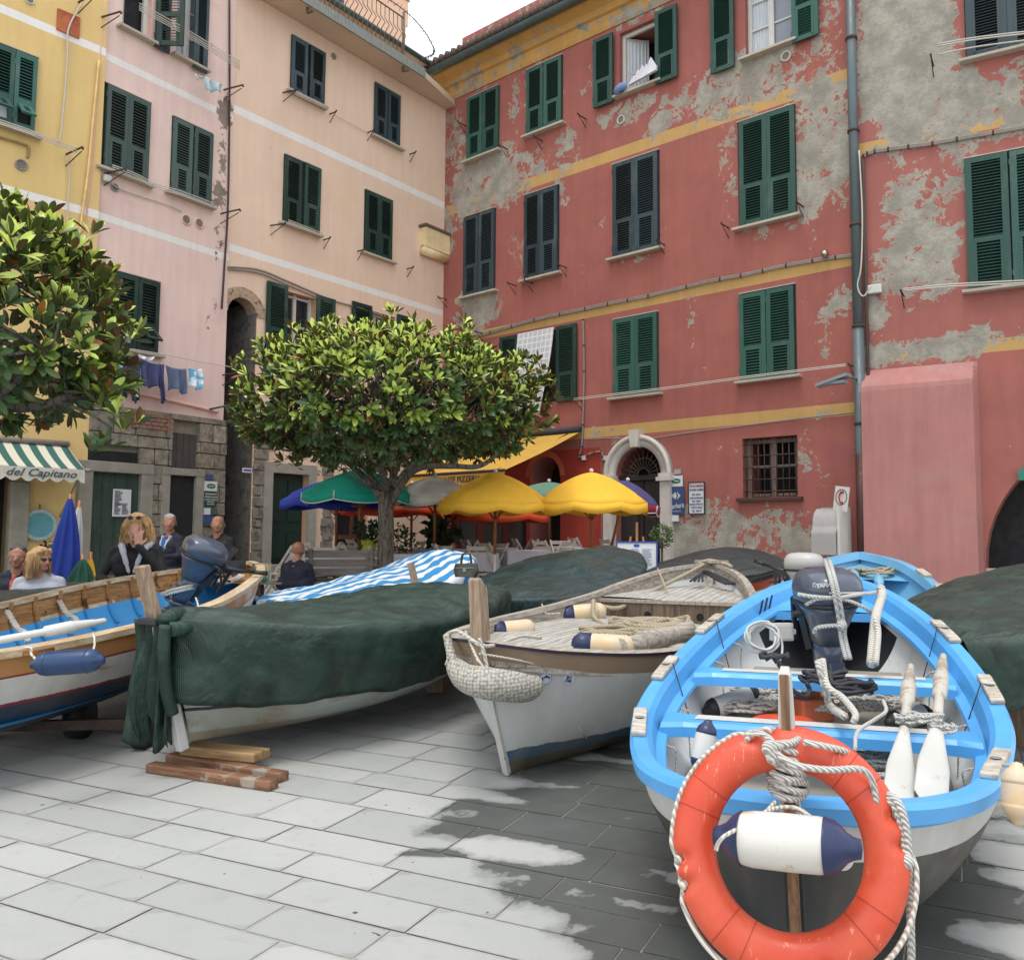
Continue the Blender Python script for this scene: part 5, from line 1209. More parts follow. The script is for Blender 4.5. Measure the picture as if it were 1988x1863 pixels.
for i in range(len(st_pts)-1):
    p, q = Vector(st_pts[i]), Vector(st_pts[i+1]); p.y = q.y = 0; p.x -= .002; q.x -= .002; mb.bar(p, q, .035, .035, 0, up=(1, 0, 0))
mb.tube(smooth([Vector((wb.pt(t, 0, 1)[0], 0, wb.pt(t, 0, 1)[2]-.01)) for t in (0, .05, .12, .3, .6, .9)], 5), .028, 8, 1)
mb.build('stem_band', [chipped('stem_white', rgb(212, 212, 206, k=.85), rgb(104, 88, 70), .62, .5), hullpaint('keel_iron', rgb(150, 140, 120, k=.7), rgb(90, 70, 50), .5, .8)], wb.e)
mb = MB(); mb.bar((wb.L*.995, 0, 1.2), (wb.L*.97, 0, 1.0), .07, .06); mb.box((wb.L*.985, 0, 1.255), (.10, .34, .03)); mb.build('stern_post', GREYW, wb.e)
# number and stickers
mb = MB(); t = .715; a = wb.rim(.665, -1, -.075, -.05); M = wb.M.inverted() @ Matrix.Translation(P(1212, 1196, 8.05)) @ Matrix.Rotation(radians(-20), 4, 'Z'); mb.box((0, .01, 0), (.34, .012, .15)); mb2 = MB(); text_mb(mb2, '17/', .15, 0, M, .004, bold=.003)
mb.build('number_board', WHITE, wb.e, M=M); mb2.build('number', BLACKR, wb.e)
def sticker(bt, px, py, kind):
    # point on the starboard skin under a pixel
    best = None
    for i in range(1, 80):
        for j in range(20, 50):
            p = bt.M @ Vector(bt.pt(i/160, j/50, -1)); v = p-Vector((0, 0, HC)); w = v.dot(FW); x = CX+FP*v.x/w; y = CY-FP*v.dot(UP)/w; dd = (x-px)**2+(y-py)**2
            if best is None or dd < best[0]: best = (dd, i/160, j/50)
    _, t, v = best; p = Vector(bt.pt(t, v, -1)); du = (Vector(bt.pt(t+.01, v, -1))-p).normalized(); dvv = (Vector(bt.pt(t, v+.02, -1))-p).normalized(); n = du.cross(dvv).normalized()
    if n.y > 0: n = -n
    dvv = (dvv-du*dvv.dot(du)).normalized(); M = Matrix(((du.x, -n.x, dvv.x, p.x+n.x*.006), (du.y, -n.y, dvv.y, p.y+n.y*.006), (du.z, -n.z, dvv.z, p.z+n.z*.006), (0, 0, 0, 1)))
    NV = mat('sticker_blue', rgb(36, 68, 130), .5); WS = mat('sticker_white', rgb(214, 218, 222, k=.9), .5); g = MB(); F = Matrix.Rotation(pi/2, 4, 'X')
    if kind == 0:
        M = M @ Matrix.Scale(.56, 4); g.lathe([(0, 0), (.078, 0)], 24, 1, M @ F); g.lathe([(.066, .002), (.072, .002)], 24, 0, M @ F); g.prism([(-.03, -.005, .0), (.0, -.005, .045), (.045, -.005, .03), (.05, -.005, .0), (.03, -.005, .018), (0, -.005, .012)], (0, .004, 0), 0, M); g.prism([(-.04, -.005, -.03), (-.035, -.005, .02), (-.01, -.005, -.02)], (0, .004, 0), 0, M)
    else:
        M = M @ Matrix.Scale(.55, 4); g.lathe([(0, 0), (.06, 0)], 24, 1, M @ F); text_mb(g, 'BO', .05, 0, M @ Matrix.Translation((0, -.003, .018)), .001, bold=.002); text_mb(g, 'OM', .05, 0, M @ Matrix.Translation((0, -.003, -.022)), .001, bold=.002)
    g.build('sticker', [NV, WS], bt.e, solid=0)
sticker(wb, 1062, 1314, 0); sticker(wb, 1104, 1318, 1)
# rope bumper on the bow
mb = MB()
path = smooth([P(882, 1292, 4.80), P(905, 1315, 4.66), P(940, 1325, 4.56), P(990, 1332, 4.62), P(1025, 1335, 4.74), P(1042, 1325, 4.84)], 8)
rr = [.038+.047*sin(pi*min(1, (i+1)/len(path)))**.6 for i in range(len(path))]
mb.tube(path, rr, 18)
def knitmat():
    t = NT('knitted_rope'); w = t.n('TexVoronoi'); w.inputs['Scale'].default_value = 52; w.inputs['Randomness'].default_value = .35; t.l(t.tc.outputs['Object'], w.inputs['Vector']); d = w.outputs['Distance']
    c = t.mix(t.mr(d, .3, .8), rgb(196, 192, 182, k=.78), rgb(136, 132, 120, k=.72)); t.bump(t.math('MULTIPLY', d, -1), .45, .012); return t.done(c, .9)
mb.tube(smooth([P(868, 1232, 4.95), P(874, 1262, 4.9), P(884, 1292, 4.82)], 5), .026, 8); mb.tube(smooth([P(1040, 1326, 4.86), P(1056, 1300, 4.90), P(1070, 1283, 4.93), P(1082, 1270, 4.95)], 5), .02, 8)
mb.build('rope_bumper', knitmat(), None, 'grey knitted rope bumper slung below bow of white boat', 'bumper')
mb = MB()
rope('', [P(868, 1232, 4.95), P(890, 1225, 4.85), P(930, 1250, 4.64), P(960, 1252, 4.74), P(1010, 1235, 5.1), P(1050, 1238, 5.3)], .011, mb=mb)
rope('', [P(930, 1238, 4.62), P(938, 1262, 4.62), P(946, 1300, 4.62), P(944, 1340, 4.52)], .010, mb=mb); rope('', [P(904, 1225, 4.8), P(925, 1275, 4.62), P(940, 1300, 4.6), P(948, 1345, 4.5)], .008, mb=mb)
rope('', [P(1082, 1270, 4.95), P(1072, 1278, 4.90), P(1060, 1295, 4.90)], .016, mb=mb); rope('', [P(1058, 1293, 4.88), P(1000, 1280, 4.74), P(930, 1268, 4.62)], .006, mb=mb)
rope('', [P(1058, 1296, 4.92), P(1090, 1355, 5.02), P(1138, 1432, 5.2)], .006, mb=mb)
rope('', [P(865, 1245, 4.95), P(870, 1275, 4.9), P(866, 1290, 4.9)], .009, mb=mb)
mb.build('rope', ROPE, None, 'thin mooring ropes tied round bow post of the white boat', 'rope')
def WD(px, py, h=0):                                # point on the plank deck
    z = .765+h; d = ray(px, py); k = (z-HC)/d.z; return Vector((0, 0, HC))+d*k
fender('cream fender with navy end lying beside the post on white boat', WD(993, 1222, .05), (-1, -.45, -.05), .36, .07, FBC, CAPN, cap2=False, capz=1.7, lug=.1, rope_pts=[[WD(960, 1228, .05), WD(945, 1235, .03), P(935, 1240, 4.85)]])
fender('cream fender with navy end leaning at the far rail of white boat', WD(1130, 1190, .07), (-1, -.12, -.1), .42, .08, FBC, CAPN, cap2=False, capz=1.7, lug=.1, rope_pts=[[WD(1088, 1190, .1), P(1060, 1190, 7.3), P(1052, 1172, 7.45)]])
fender('cream fender with navy end at the near rail of white boat', P(1172, 1252, 5.55), (-1, .12, .04), .40, .072, FBC, CAPN, cap2=False, capz=1.7, lug=.1, rope_pts=[[P(1112, 1256, 5.3), P(1090, 1265, 5.1)]])
mb = MB()
coil(mb, WD(1262, 1225), .30, .020, 7, .05, 1, ROPET and 0, sq=.7); coil(mb, WD(1235, 1238), .34, .018, 3, .03, 2, sq=.6, jit=.5)
coil(mb, WD(1310, 1245), .22, .020, 4, .05, 6, jit=.4)
rope('', [P(1152, 1165, 7.7), WD(1155, 1200, .05), WD(1200, 1225), WD(1240, 1245), WD(1215, 1252)], .02, mb=mb)
rope('', [P(1160, 1175, 7.9), P(1200, 1180, 7.9), P(1240, 1162, 8.2), P(1300, 1130, 8.6), P(1340, 1110, 8.8), P(1375, 1090, 8.95)], .02, mb=mb)
rope('', [P(1262, 1160, 8.1), P(1262, 1180, 8.0), WD(1258, 1200)], .016, mb=mb)
rope('', [P(1366, 1090, 8.9), P(1380, 1088, 8.95), P(1410, 1095, 8.8), P(1420, 1100, 8.7)], .02, mb=mb)
rope('', [P(1277, 1104, 8.6), P(1290, 1135, 8.35), P(1295, 1150, 8.2), P(1294, 1190, 8.0)], .010, mb=mb)
mb.build('rope', ROPET, None, 'tan rope coiled and trailing over grey deck of white boat', 'rope')
mb = MB(); mb.tube([WD(1200, 1256, .06), WD(1240, 1250, .07), WD(1244, 1248, .07), WD(1310, 1232, .09), WD(1345, 1222, .12), WD(1350, 1222, .12)], [.06, .062, .075, .062, .07, .03], 14)
mb.build('mast', GREYW, None, 'grey wooden pole lying across the rope coil on white boat', 'pole')
mb = MB()
for k in range(4): rope('', [P(1340+k*8, 1128, 8.55), P(1365, 1113-k*2, 8.75), P(1390+k*3, 1125-k*2, 8.6), P(1410+k*6, 1134, 8.5)], .011, mb=mb)
mb.build('black_hose', BLACKR, None, 'thin black hoses on the stern deck of the white boat', 'hose')
# ================================================================== VARNISHED BOAT (left)
vb = Boat('wooden_boat', 'white hulled boat with varnished rail and bright blue inside at the left', (-3.77, 4.05), (-3.68, 9.2),
          [(a, b*.92) for a, b in [(0,.03),(.03,.25),(.08,.45),(.15,.63),(.25,.78),(.4,.90),(.55,.88),(.7,.74),(.83,.52),(.93,.28),(1,.02)]],
          [(0, 0.924), (0.1, 0.901), (0.3, 0.943), (0.5, 1.016), (0.6, 1.072), (0.7, 1.127), (0.85, 1.191), (1, 1.246)], [(0, 0.455), (0.15, 0.326), (0.5, 0.4), (0.8, 0.538), (1, 0.768)], rake=.1, srake=.12)
vb.hull([bandmat('varnished_boat_hull', rgb(212, 212, 208, k=.9), [(.158, rgb(140, 40, 48, k=.8)), (.145, rgb(196, 140, 84, k=.85))], [(.575, rgb(140, 40, 48, k=.8)), (.555, rgb(34, 58, 84, k=.8))], rgb(120, 96, 70), .63)], lambda t, d, z: 0, nv=34, slope=.13)
BLIN = mat('blue_lining', rgb(74, 160, 216, k=.92), .5, .08, 4)
vb.hull([VARNI, CREAM, BLIN], lambda t, d, z: 0 if d > -.19 else (1 if d > -.215 else 2), off=.035, name='inner_lining', nv=30)
vb.gunwale([(.028,-.035),(.03,.004),(-.052,.012),(-.055,-.03)], [CREAM])
for i in range(2, 19):
    t = i/20
    for sd in (1, -1):
        g = MB(); pts = [Vector(vb.pt(t, v, sd, .05)) for v in (1, .9, .8, .7, .6)]; 
        for a, b in zip(pts[:2], pts[1:3]): g.bar(a, b, .035, .022, 0)
        for a, b in zip(pts[2:-1], pts[3:]): g.bar(a, b, .04, .02, 1)
        g.build('rib', [VARNI, BLIN], vb.e)
vb.deck(.83, .985, -.13, VARNI, .04, 'stern_deck')
for t in (.12, .28): vb.thwart(t, .2, -.2, .03, [VARNI], False, .05)
mb = MB(); x = vb.L*.24; y = -(vb.hb(.24)-.16); mb.box((x, y, vb.sh(.24)-.04), (1.0, .22, .025)); mb.build('side_board', VARN, vb.e)
vb.deck(.08, .82, 0, BLIN, .22, 'floor', zf=lambda t: vb.sh(t)-.46)
outboard('grey outboard motor tilted up at stern of the varnished boat', Matrix.Translation(P(338, 1176, 7.544)-Vector((0,0,.0))) @ Matrix.Rotation(radians(28), 4, 'Y') @ Matrix.Rotation(radians(-40), 4, 'Z'), sc=.80, txt=False)
mb = MB(); c0 = P(350, 1148, 7.544); 
for k in range(2): mb.tube([c0+Vector((.11*cos(a), .11*sin(a), .03*cos(a)+k*.025)) for a in [2*pi*i/16 for i in range(17)]], .014, 6)
mb.build('rope', ROPE, None, 'white rope ring round tilted motor leg of the varnished boat', 'rope'); mb = MB()
for k in range(3): rope('', [P(445, 1100+k*3, 8.556), P(455, 1110+k*4, 8.464), P(463+k*5, 1118, 8.372), P(440, 1128+k*2, 8.372), P(420, 1126, 8.372)], .014, mb=mb)
mb.build('rope', ROPE, None, 'loose white rope at the tip of the varnished boat behind its motor', 'rope')
mb = MB()
for k in range(5): a = k*1.3; rope('', [P(425, 1100, 8.464), P(432+6*cos(a), 1092+8*sin(a), 8.418), P(445+5*sin(a), 1095+8*cos(a), 8.464), P(452, 1104, 8.464)], .016, mb=mb)
mb.bar(P(436, 1098, 8.464), P(458, 1064, 8.464), .05, .05); mb.box(P(440, 1100, 8.464), (.3, .2, .12)); mb.build('motor_controls', MOTD, None, 'dark second motor handle and cables at tip of varnished boat', 'motor')
oar('long white oar with grey tip lying along near rail of the varnished boat', P(205, 1204, 5.15), P(-160, 1272, 4.3), .80, .021, None, mat('oar_paint', rgb(216, 214, 208, k=.88), .45, .06, 5), CREAM, .06)
fender('navy blue fender hanging on white side of the varnished boat', P(132, 1285, 4.471), (1, .1, .06), .31, .062, FBB, FBB, 'blue fenders on the varnished boat', rope_pts=[[P(180, 1278, 4.462), P(182, 1262, 4.526), P(184, 1240, 4.582), P(180, 1228, 4.692)], [P(72, 1282, 4.462), P(60, 1268, 4.508), P(62, 1258, 4.526), P(48, 1256, 4.600)]])
fender('navy blue fender behind the wooden post of the green tarpaulin boat', P(368, 1198, 5.704), (1, .1, .1), .28, .062, FBB, FBB, 'blue fenders on the varnished boat', rope_pts=[[P(385, 1190, 5.658), P(384, 1172, 5.796), P(380, 1160, 5.980)]])
for px, py, Y, wh in ((108, 1160, 7.2, 'right'), (12, 1188, 6.55, 'left')):
    mb = MB()
    for dx in (0, 4): rope('', [P(px+dx, py-2, Y), P(px+dx+8, py+12, Y-.1), P(px+dx+18, py+28, Y-.25), P(px+dx+24, py+34, Y-.3), P(px+dx+36, py+40, Y-.5), P(px+dx+40, py+56, Y-.7)], .014, mb=mb)
    mb.build('rope', ROPE, None, 'white loop of rope on far rail of varnished boat, %s one' % wh, 'rope')
mb = MB(); y0 = gz(6); 
for x, t in ((-4.1, .35), (-3.45, .35), (-4.1, .75), (-3.4, .75)):
    Yw = 4.05+5.1*t; mb.tube([(x-.04, Yw, gz(Yw)+.14), (x+.04, Yw, gz(Yw)+.14)], .14, 18); mb.bar((x, Yw, gz(Yw)+.14), (-3.72, Yw, .46), .06, .06, 1)
mb.bar((-3.73, 5, .36), (-3.7, 8.4, .44), .1, .1, 1); mb.bar((-3.73, 5.5, .33), (-2.9, 5.6, .33), .06, .06, 1); mb.tube([(-2.94, 5.6, gz(5.6)+.1), (-2.86, 5.6, gz(5.6)+.1)], .1, 16)
mb.build('boat_trailer', [BLACKR, IRON], None, 'dark rusty trailer with small wheels under the varnished boat', 'trailer')
# ================================================================== TARPAULIN BOATS
def tarpmat(name, col, dark, weave=True, folds=3.0):
    t = NT(name); n = t.noise(folds, 6, .6, dist=.6); c = t.mix(t.mr(n, .3, .7), dark, col); c = t.mix(t.mr(t.noise(40, 8, .85), .56, .74, 0, .55), c, tuple(min(1, x*2.6+.01) for x in col[:3])+(1,))  # fold tones and the netting's sheen flecks are painted into the colour
    c = t.mix(t.mr(t.noise(2.2, 7, .7), .58, .72, 0, .35), c, rgb(120, 128, 112, k=.5))
    w = t.n('TexWave'); w.inputs['Scale'].default_value = 60; w.inputs['Distortion'].default_value = 2; t.l(t.tc.outputs['Object'], w.inputs['Vector'])
    r1 = t.math('ABSOLUTE', t.math('SUBTRACT', t.noise(2.6, 4, .5, dist=.5, sc=(.6, 1.5, 1)), .5)); r2 = t.math('ABSOLUTE', t.math('SUBTRACT', t.noise(7, 3, .5, dist=.8, sc=(.5, 1.4, 1)), .5))
    h = t.math('ADD', t.math('ADD', t.math('MULTIPLY', r1, 3.2), t.math('MULTIPLY', r2, .5)), t.math('MULTIPLY', w.outputs['Fac'], .06)); t.bump(h, .5, .04)
    return t.done(c, t.mr(t.noise(6, 5), .3, .7, .34, .55))
TARP = tarpmat('green_tarpaulin', rgb(50, 84, 72, k=.58), rgb(24, 50, 42, k=.48)); TARPB = tarpmat('dark_tarpaulin', rgb(46, 78, 78, k=.58), rgb(24, 50, 52, k=.48))
def tarp(bt, mats, ridge, drop, t0=-.01, t1=1.01, over=.03, nm='tarpaulin', fold=1.0, seed=0, mf=None, nt=130, na=64, solid=.006, sidein=.25, label=None):
    """cover over a boat: a = 0..1 along, c = 0..1 across; the outer fifths hang down the sides"""
    def f(a, c):
        t = t0+(t1-t0)*a; tt = max(0, min(1, t)); b = bt.hb(tt)+over; x = bt.L*t; zs = bt.sh(tt)+.012; s = c*2-1; sg = 1 if s > 0 else -1; k = abs(s)
        N = lambda q, w: noise.noise(Vector((x*q+seed, s*w+seed*.7, 3.1*seed)))
        if k < .6:
            u = k/.6; y = b*u; z = zs+ridge(tt)*(1-u**1.8)+.035*fold*N(2.2, 3.0)*(1-u)**.3+.022*fold*abs(N(5, 5))+.012*fold*N(9, 12)
        else:
            u = (k-.6)/.4; d = drop(tt, sg)*(1+.10*N(1.3, .5)+.03*N(7, 1)); y = b+.012-sidein*b*u**1.6*d/.6+.06*fold*u**.5*N(3.5, .4)+.025*fold*u*N(11, 0)+.03*sin(u*pi)*N(4, 7); z = zs-d*u
        y = max(y, .015); return (x-.02*(1-2*tt), sg*y, z+bt.heel*y*sg)
    g = MB(); g.grid(f, nt, na, mfn=mf); return g.build(nm, mats, bt.e, label=label, solid=solid)
gb = Boat('covered_boat', 'boat under dark green netting with tall wooden stem post, resting on planks', (-2.5, 5.0), (-.93, 8.3),
          [(0,.03),(.03,.2),(.08,.38),(.15,.56),(.25,.72),(.4,.82),(.55,.80),(.7,.66),(.83,.46),(.93,.26),(1,.04)],
          [(0,1.06),(.1,1.0),(.2,.965),(.35,.935),(.5,.95),(.65,.99),(.8,1.02),(.92,1.0),(1,.96)], [(0,.30),(.2,.27),(.6,.34),(1,.56)], rake=.22, srake=.1)
gb.hull([bandmat('cream_boat_hull', rgb(206, 204, 190, k=.85), [], [(.515, rgb(28, 34, 84)), (.495, rgb(182, 196, 190, k=.85)), (.36, rgb(170, 168, 150, k=.8))], rgb(142, 108, 66), .5, wob=.004)], lambda t, d, z: 0, nv=34, slope=.0)
tarp(gb, [TARP], lambda t: .10*sin(pi*t)**.5, lambda t, s: .47-.06*t if s < 0 else .42, t0=.0, seed=2, fold=1.3, sidein=.22)
gi = gb.M.inverted(); mb = MB(); a = gi @ P(303, 1212, 4.95); c = gi @ P(275, 1098, 4.88); b = gi @ P(355, 1455, 5.12)
mb.bar(a, c, .085, .05, 0, up=(1, 0, 0)); mb.bar(b, a, .05, .06, 1); mb.box(a+Vector((0, 0, .02)), (.13, .15, .04), 2); mb.build('stem_post', [POSTW, HWHITE, BLACKR], gb.e, bevel=.008)
# loose end of the netting hanging at the bow
g = MB()
def flap(s, t):
    top = P(262+60*s, 1200+4*s, 4.98-.12*s); low = P(240+75*s+8*sin(s*9), 1380+70*abs(sin(s*7+1)), 4.95+.1*s)
    p = top.lerp(low, t); k = noise.noise(Vector((s*5, t*1.5, 4)))*.07+sin(s*14)*.035*t; return p+Vector((k*.5, k, 0))
g.grid(flap, 26, 26); 
def flap2(s, t):
    top = P(300+25*s, 1210, 4.9); low = P(300+30*s, 1400+60*abs(sin(s*3.5+.6)), 4.98); p = top.lerp(low, t); k = .05*sin(s*9+t*3)*t; return p+Vector((0, k, 0))
g.grid(flap2, 12, 20)
o = g.build('loose_netting', TARP, gb.e, solid=.006); 
o.matrix_parent_inverse = gb.M.inverted()
g = MB(); g.tube(smooth([P(318, 1205, 4.86), P(345, 1192, 5.0), P(380, 1196, 5.1), P(370, 1215, 5.0), P(330, 1222, 4.86)], 6), .045, 8); g.tube(smooth([P(322, 1212, 4.85), P(318, 1260, 4.86), P(322, 1330, 4.9), P(335, 1385, 4.95)], 6), .035, 8); o = g.build('tarpaulin_roll', TARP, gb.e); o.matrix_parent_inverse = gb.M.inverted()
# planks and block under it
PLANKW = wood('plank_wood', rgb(164, 122, 92, k=.8), rgb(112, 76, 54, k=.75), (1, 12, 12), .75, stain=rgb(150, 140, 128)); SPLIT = wood('split_wood', rgb(190, 158, 112, k=.8), rgb(140, 108, 72, k=.75), (1, 12, 12), .85)
def plank(p, q, w, h, m, label, z=0, grp='planks under the green covered boat'):
    p, q = Vector(p), Vector(q); d = q-p; c = (p+q)/2+Vector((0, 0, h/2+z)); R = Vector((1, 0, 0)).rotation_difference(d.normalized()).to_matrix().to_4x4()
    g = MB(); n = 12; g.box((0, 0, 0), (d.length, w, h)); g.build('plank', m, None, label, 'plank', grp, M=Matrix.Translation(c) @ R, bevel=.008)
plank(G(292, 1497), G(532, 1533), .075, .055, PLANKW, 'front reddish plank on the paving below the green covered boat')
plank(G(330, 1478), G(552, 1517), .075, .055, PLANKW, 'back reddish plank on the paving below the green covered boat')
plank(G(366, 1478), G(508, 1494), .15, .055, SPLIT, 'pale split timber lying across the two reddish planks', .056)
mb = MB(); x = gb.L*.75; p = gb.M @ Vector((x, 0, 0)); h = gb.kl(.75)-gz(p.y); mb.box((0, 0, h/2), (.14, .5, h)); mb.build('wood_block', POSTW, None, 'wooden block under far end of the green covered boat', 'block', M=Matrix.Translation((p.x, p.y, gz(p.y))))
# handbag
BAG = mat('olive_leather', rgb(64, 66, 48, k=.7), .35, .2, 6, .2, 40)
c = P(905, 1106, 8.1); g = MB(); M = Matrix.Translation(c) @ Matrix.Rotation(radians(-8), 4, 'Z')
e = empty('handbag', label='olive leather handbag standing on the green tarpaulin', cat='handbag', M=M)
g.grid(lambda s, t: ((.105-.02*abs(sin(t*pi))*0+.015*sin(t*pi))*cos(2*pi*s)*abs(cos(2*pi*s))**-.45 if abs(cos(2*pi*s)) > 1e-3 else 0, (.05*(1-.55*t)+.01)*sin(2*pi*s)*1.0, -.06+.12*t), 36, 10)
g.box((0, 0, -.055), (.19, .1, .02)); g.build('body', BAG, e)
for y in (-.02, .02): g = MB(); g.tube(smooth([(-.05, y, .05), (-.045, y, .10), (-.03, y, .15), (.03, y, .15), (.045, y, .10), (.05, y, .05)], 6), .006, 6); g.build('handle', BAG, e)
g = MB(); g.tube([(-.09, -.052, .02), (.09, -.052, .02)], .003, 5); g.box((.0, -.056, .0), (.03, .008, .03)); g.build('clasp', MOTL, e)
# other covered boats, further back
sbt = Boat('covered_boat', 'boat hidden under a blue and white striped cloth', P(505, HOR, 8.6), P(905, HOR, 10.6), [(a, b*.95) for a, b in FULL],
           [(0,.80),(.15,.84),(.4,.90),(.65,1.01),(.85,1.22),(1,1.22)], [(0,.5),(.5,.5),(1,.75)])
sbt.hull([HWHITE], lambda t, d, z: 0)
def stripemat():
    t = NT('striped_cloth'); X = t.xyz(); y = t.math('ADD', X[1], t.math('MULTIPLY', t.math('SUBTRACT', t.noise(1.1, 3), .5), .5)); f = t.math('FRACT', t.math('MULTIPLY', y, 5.6)); m = t.mr(t.math('ABSOLUTE', t.math('SUBTRACT', f, .5)), .22, .25)
    c = t.mix(m, rgb(216, 220, 224, k=.85), rgb(48, 134, 190, k=.85)); t.bump(t.noise(6, 5), .3, .02); return t.done(c, .8)
tarp(sbt, [stripemat()], lambda t: .07*sin(pi*t)**.6+.05, lambda t, s: .55, seed=5, fold=1.5, nm='striped_cover', over=.05)
mb = MB(); q = sbt.M.inverted(); mb.bar(q @ P(808, 1140, 9.2), q @ P(797, 1092, 9.2), .08, .06); mb.build('post', POSTW, sbt.e)
tb = Boat('covered_boat', 'boat under blue green netting behind the grey decked boat', P(950, HOR, 8.3), P(1185, HOR, 10.8), [(a, b*1.0) for a, b in FULL],
          [(0,.90),(.2,.93),(.4,1.0),(.6,1.12),(.8,1.26),(1,1.36)], [(0,.5),(.5,.45),(1,.7)])
tb.hull([HNAVY], lambda t, d, z: 0)
tarp(tb, [TARPB], lambda t: .10*sin(pi*min(1, t))**.6, lambda t, s: .28, seed=8, fold=1.0)
mb = MB(); q = tb.M.inverted(); mb.bar(q @ P(1192, 1128, 10.6), q @ P(1188, 1085, 10.75), .07, .06); mb.bar(q @ P(1203, 1125, 10.6), q @ P(1199, 1090, 10.75), .05, .05); mb.build('stern_post', IRON, tb.e)
ob = Boat('covered_boat', 'small boat under dark cloth with an orange edge by the peeling wall', P(1290, HOR, 10.4), P(1470, HOR, 11.9), [(a, b*1.0) for a, b in FULL],
          [(0,1.0),(.3,1.05),(.7,1.16),(1,1.2)], [(0,.7),(1,.8)])
ob.hull([ORG], lambda t, d, z: 0)
tarp(ob, [tarpmat('slate_cloth', rgb(56, 66, 66, k=.68), rgb(44, 54, 56, k=.6), folds=1.2)], lambda t: .20*sin(pi*t)**.5, lambda t, s: .10, seed=12, fold=.5)
rb_ = Boat('covered_boat', 'boat under green netting at the right edge below the dark archway', P(1850, HOR, 4.9), P(2120, HOR, 8.2), [(a, b*.95) for a, b in FULL],
           [(0,.92),(.2,.95),(.5,1.04),(.8,1.18),(1,1.25)], [(0,.4),(1,.6)])
rb_.hull([HNAVY], lambda t, d, z: 0)
tarp(rb_, [TARP], lambda t: .14*sin(pi*t)**.6, lambda t, s: .42 if s > 0 else .38, seed=15, fold=1.2)
lb = Boat('covered_boat', 'low boat under dark green cloth behind the varnished boat', (-7.6, 8.4), (-4.95, 9.2), [(a, b*.75) for a, b in FULL], [(0,.86),(.5,.88),(1,.93)], [(0,.5),(1,.6)])
lb.hull([HNAVY], lambda t, d, z: 0)
tarp(lb, [tarpmat('oilcloth', rgb(50, 68, 70, k=.62), rgb(34, 50, 52, k=.6), folds=1)], lambda t: .06, lambda t, s: .3, seed=18, fold=.8)
# pale blue boat behind
PBL = chipped('pale_blue_paint', rgb(112, 176, 214, k=.9), rgb(190, 196, 196, k=.8), .70)
pb2 = Boat('rowing_boat', 'pale blue open boat seen behind big grey outboard motor', P(1655, HOR, 7.0), P(1668, HOR, 10.4), [(a, b*.93) for a, b in FULL],
           [(0,.95),(.3,.88),(.5,.92),(.7,1.05),(.85,1.2),(1,1.32)], [(0,.4),(.5,.4),(1,.75)])
pb2.hull([PBL, HWHITE], lambda t, d, z: 0 if d > -.12 else 1); pb2.hull([PBL], lambda t, d, z: 0, off=.035, name='inner_lining'); pb2.gunwale([(.03,-.06),(.03,.005),(-.06,.005),(-.09,-.08),(-.04,-.08)], [PBL])
pb2.thwart(.55, .2, -.12, .06, [PBL], False, .08); pb2.thwart(.34, .2, -.12, .06, [PBL], False, .08); pb2.deck(.8, .98, -.14, PBL, .05, 'stern_deck')
for t, sd in ((.75, -1), (.6, -1)):
    a = pb2.rim(t-.03, sd, -.01, .02); c = pb2.rim(t+.03, sd, -.01, .02); m = MB(); m.bar(a, c, .09, .035); m.build('oar_pad', PAD, pb2.e, bevel=.006)
SBL = chipped('oar_blue', rgb(120, 180, 210, k=.9), rgb(176, 150, 120), .6)
oar('pale blue oar standing in the pale blue boat, left one', P(1655, 1105, 9.2), P(1672, 1165, 7.9), .6, .03, 'pale blue oars', SBL, SBL)
oar('pale blue oar standing in the pale blue boat, right one', P(1704, 1115, 9.0), P(1714, 1170, 7.9), .6, .03, 'pale blue oars', SBL, SBL)
mb = MB(); coil(mb, pb2.W(pb2.L*.84, -.2, pb2.sh(.84)-.13), .16, .016, 5, .05, 4); coil(mb, pb2.W(pb2.L*.84, .1, pb2.sh(.84)-.13), .13, .016, 4, .05, 8)
rope('', [P(1608, 1082, 9.9), P(1608, 1110, 9.5)], .014, mb=mb); mb.build('rope', ROPET, None, 'light rope heaped on stern deck of the pale blue boat', 'rope')
outboard('white capped outboard motor behind the rim of blue boat', Matrix.Translation(P(1562, 1180, 7.6)-Vector((0,0,.1))) @ Matrix.Rotation(radians(60), 4, 'Z'), main=mat('motor_pale', rgb(186, 184, 180, k=.85), .4, .08, 4), sc=.72, txt=False)
# brown rudder boards between varnished and striped boats
mb = MB(); mb.bar(P(498, 1128, 8.9), P(500, 1170, 8.8), .06, .05); mb.box(P(508, 1112, 8.9), (.16, .1, .2), 1); mb.bar(P(495, 1160, 8.7), P(520, 1192, 8.5), .05, .04, 2); mb.build('rudder', [IRON, chipped('rudder_paint', rgb(84, 128, 112, k=.8), rgb(170, 156, 120), .5, .7), POSTW], None, 'worn green and wood rudder head beside the striped cover', 'rudder')
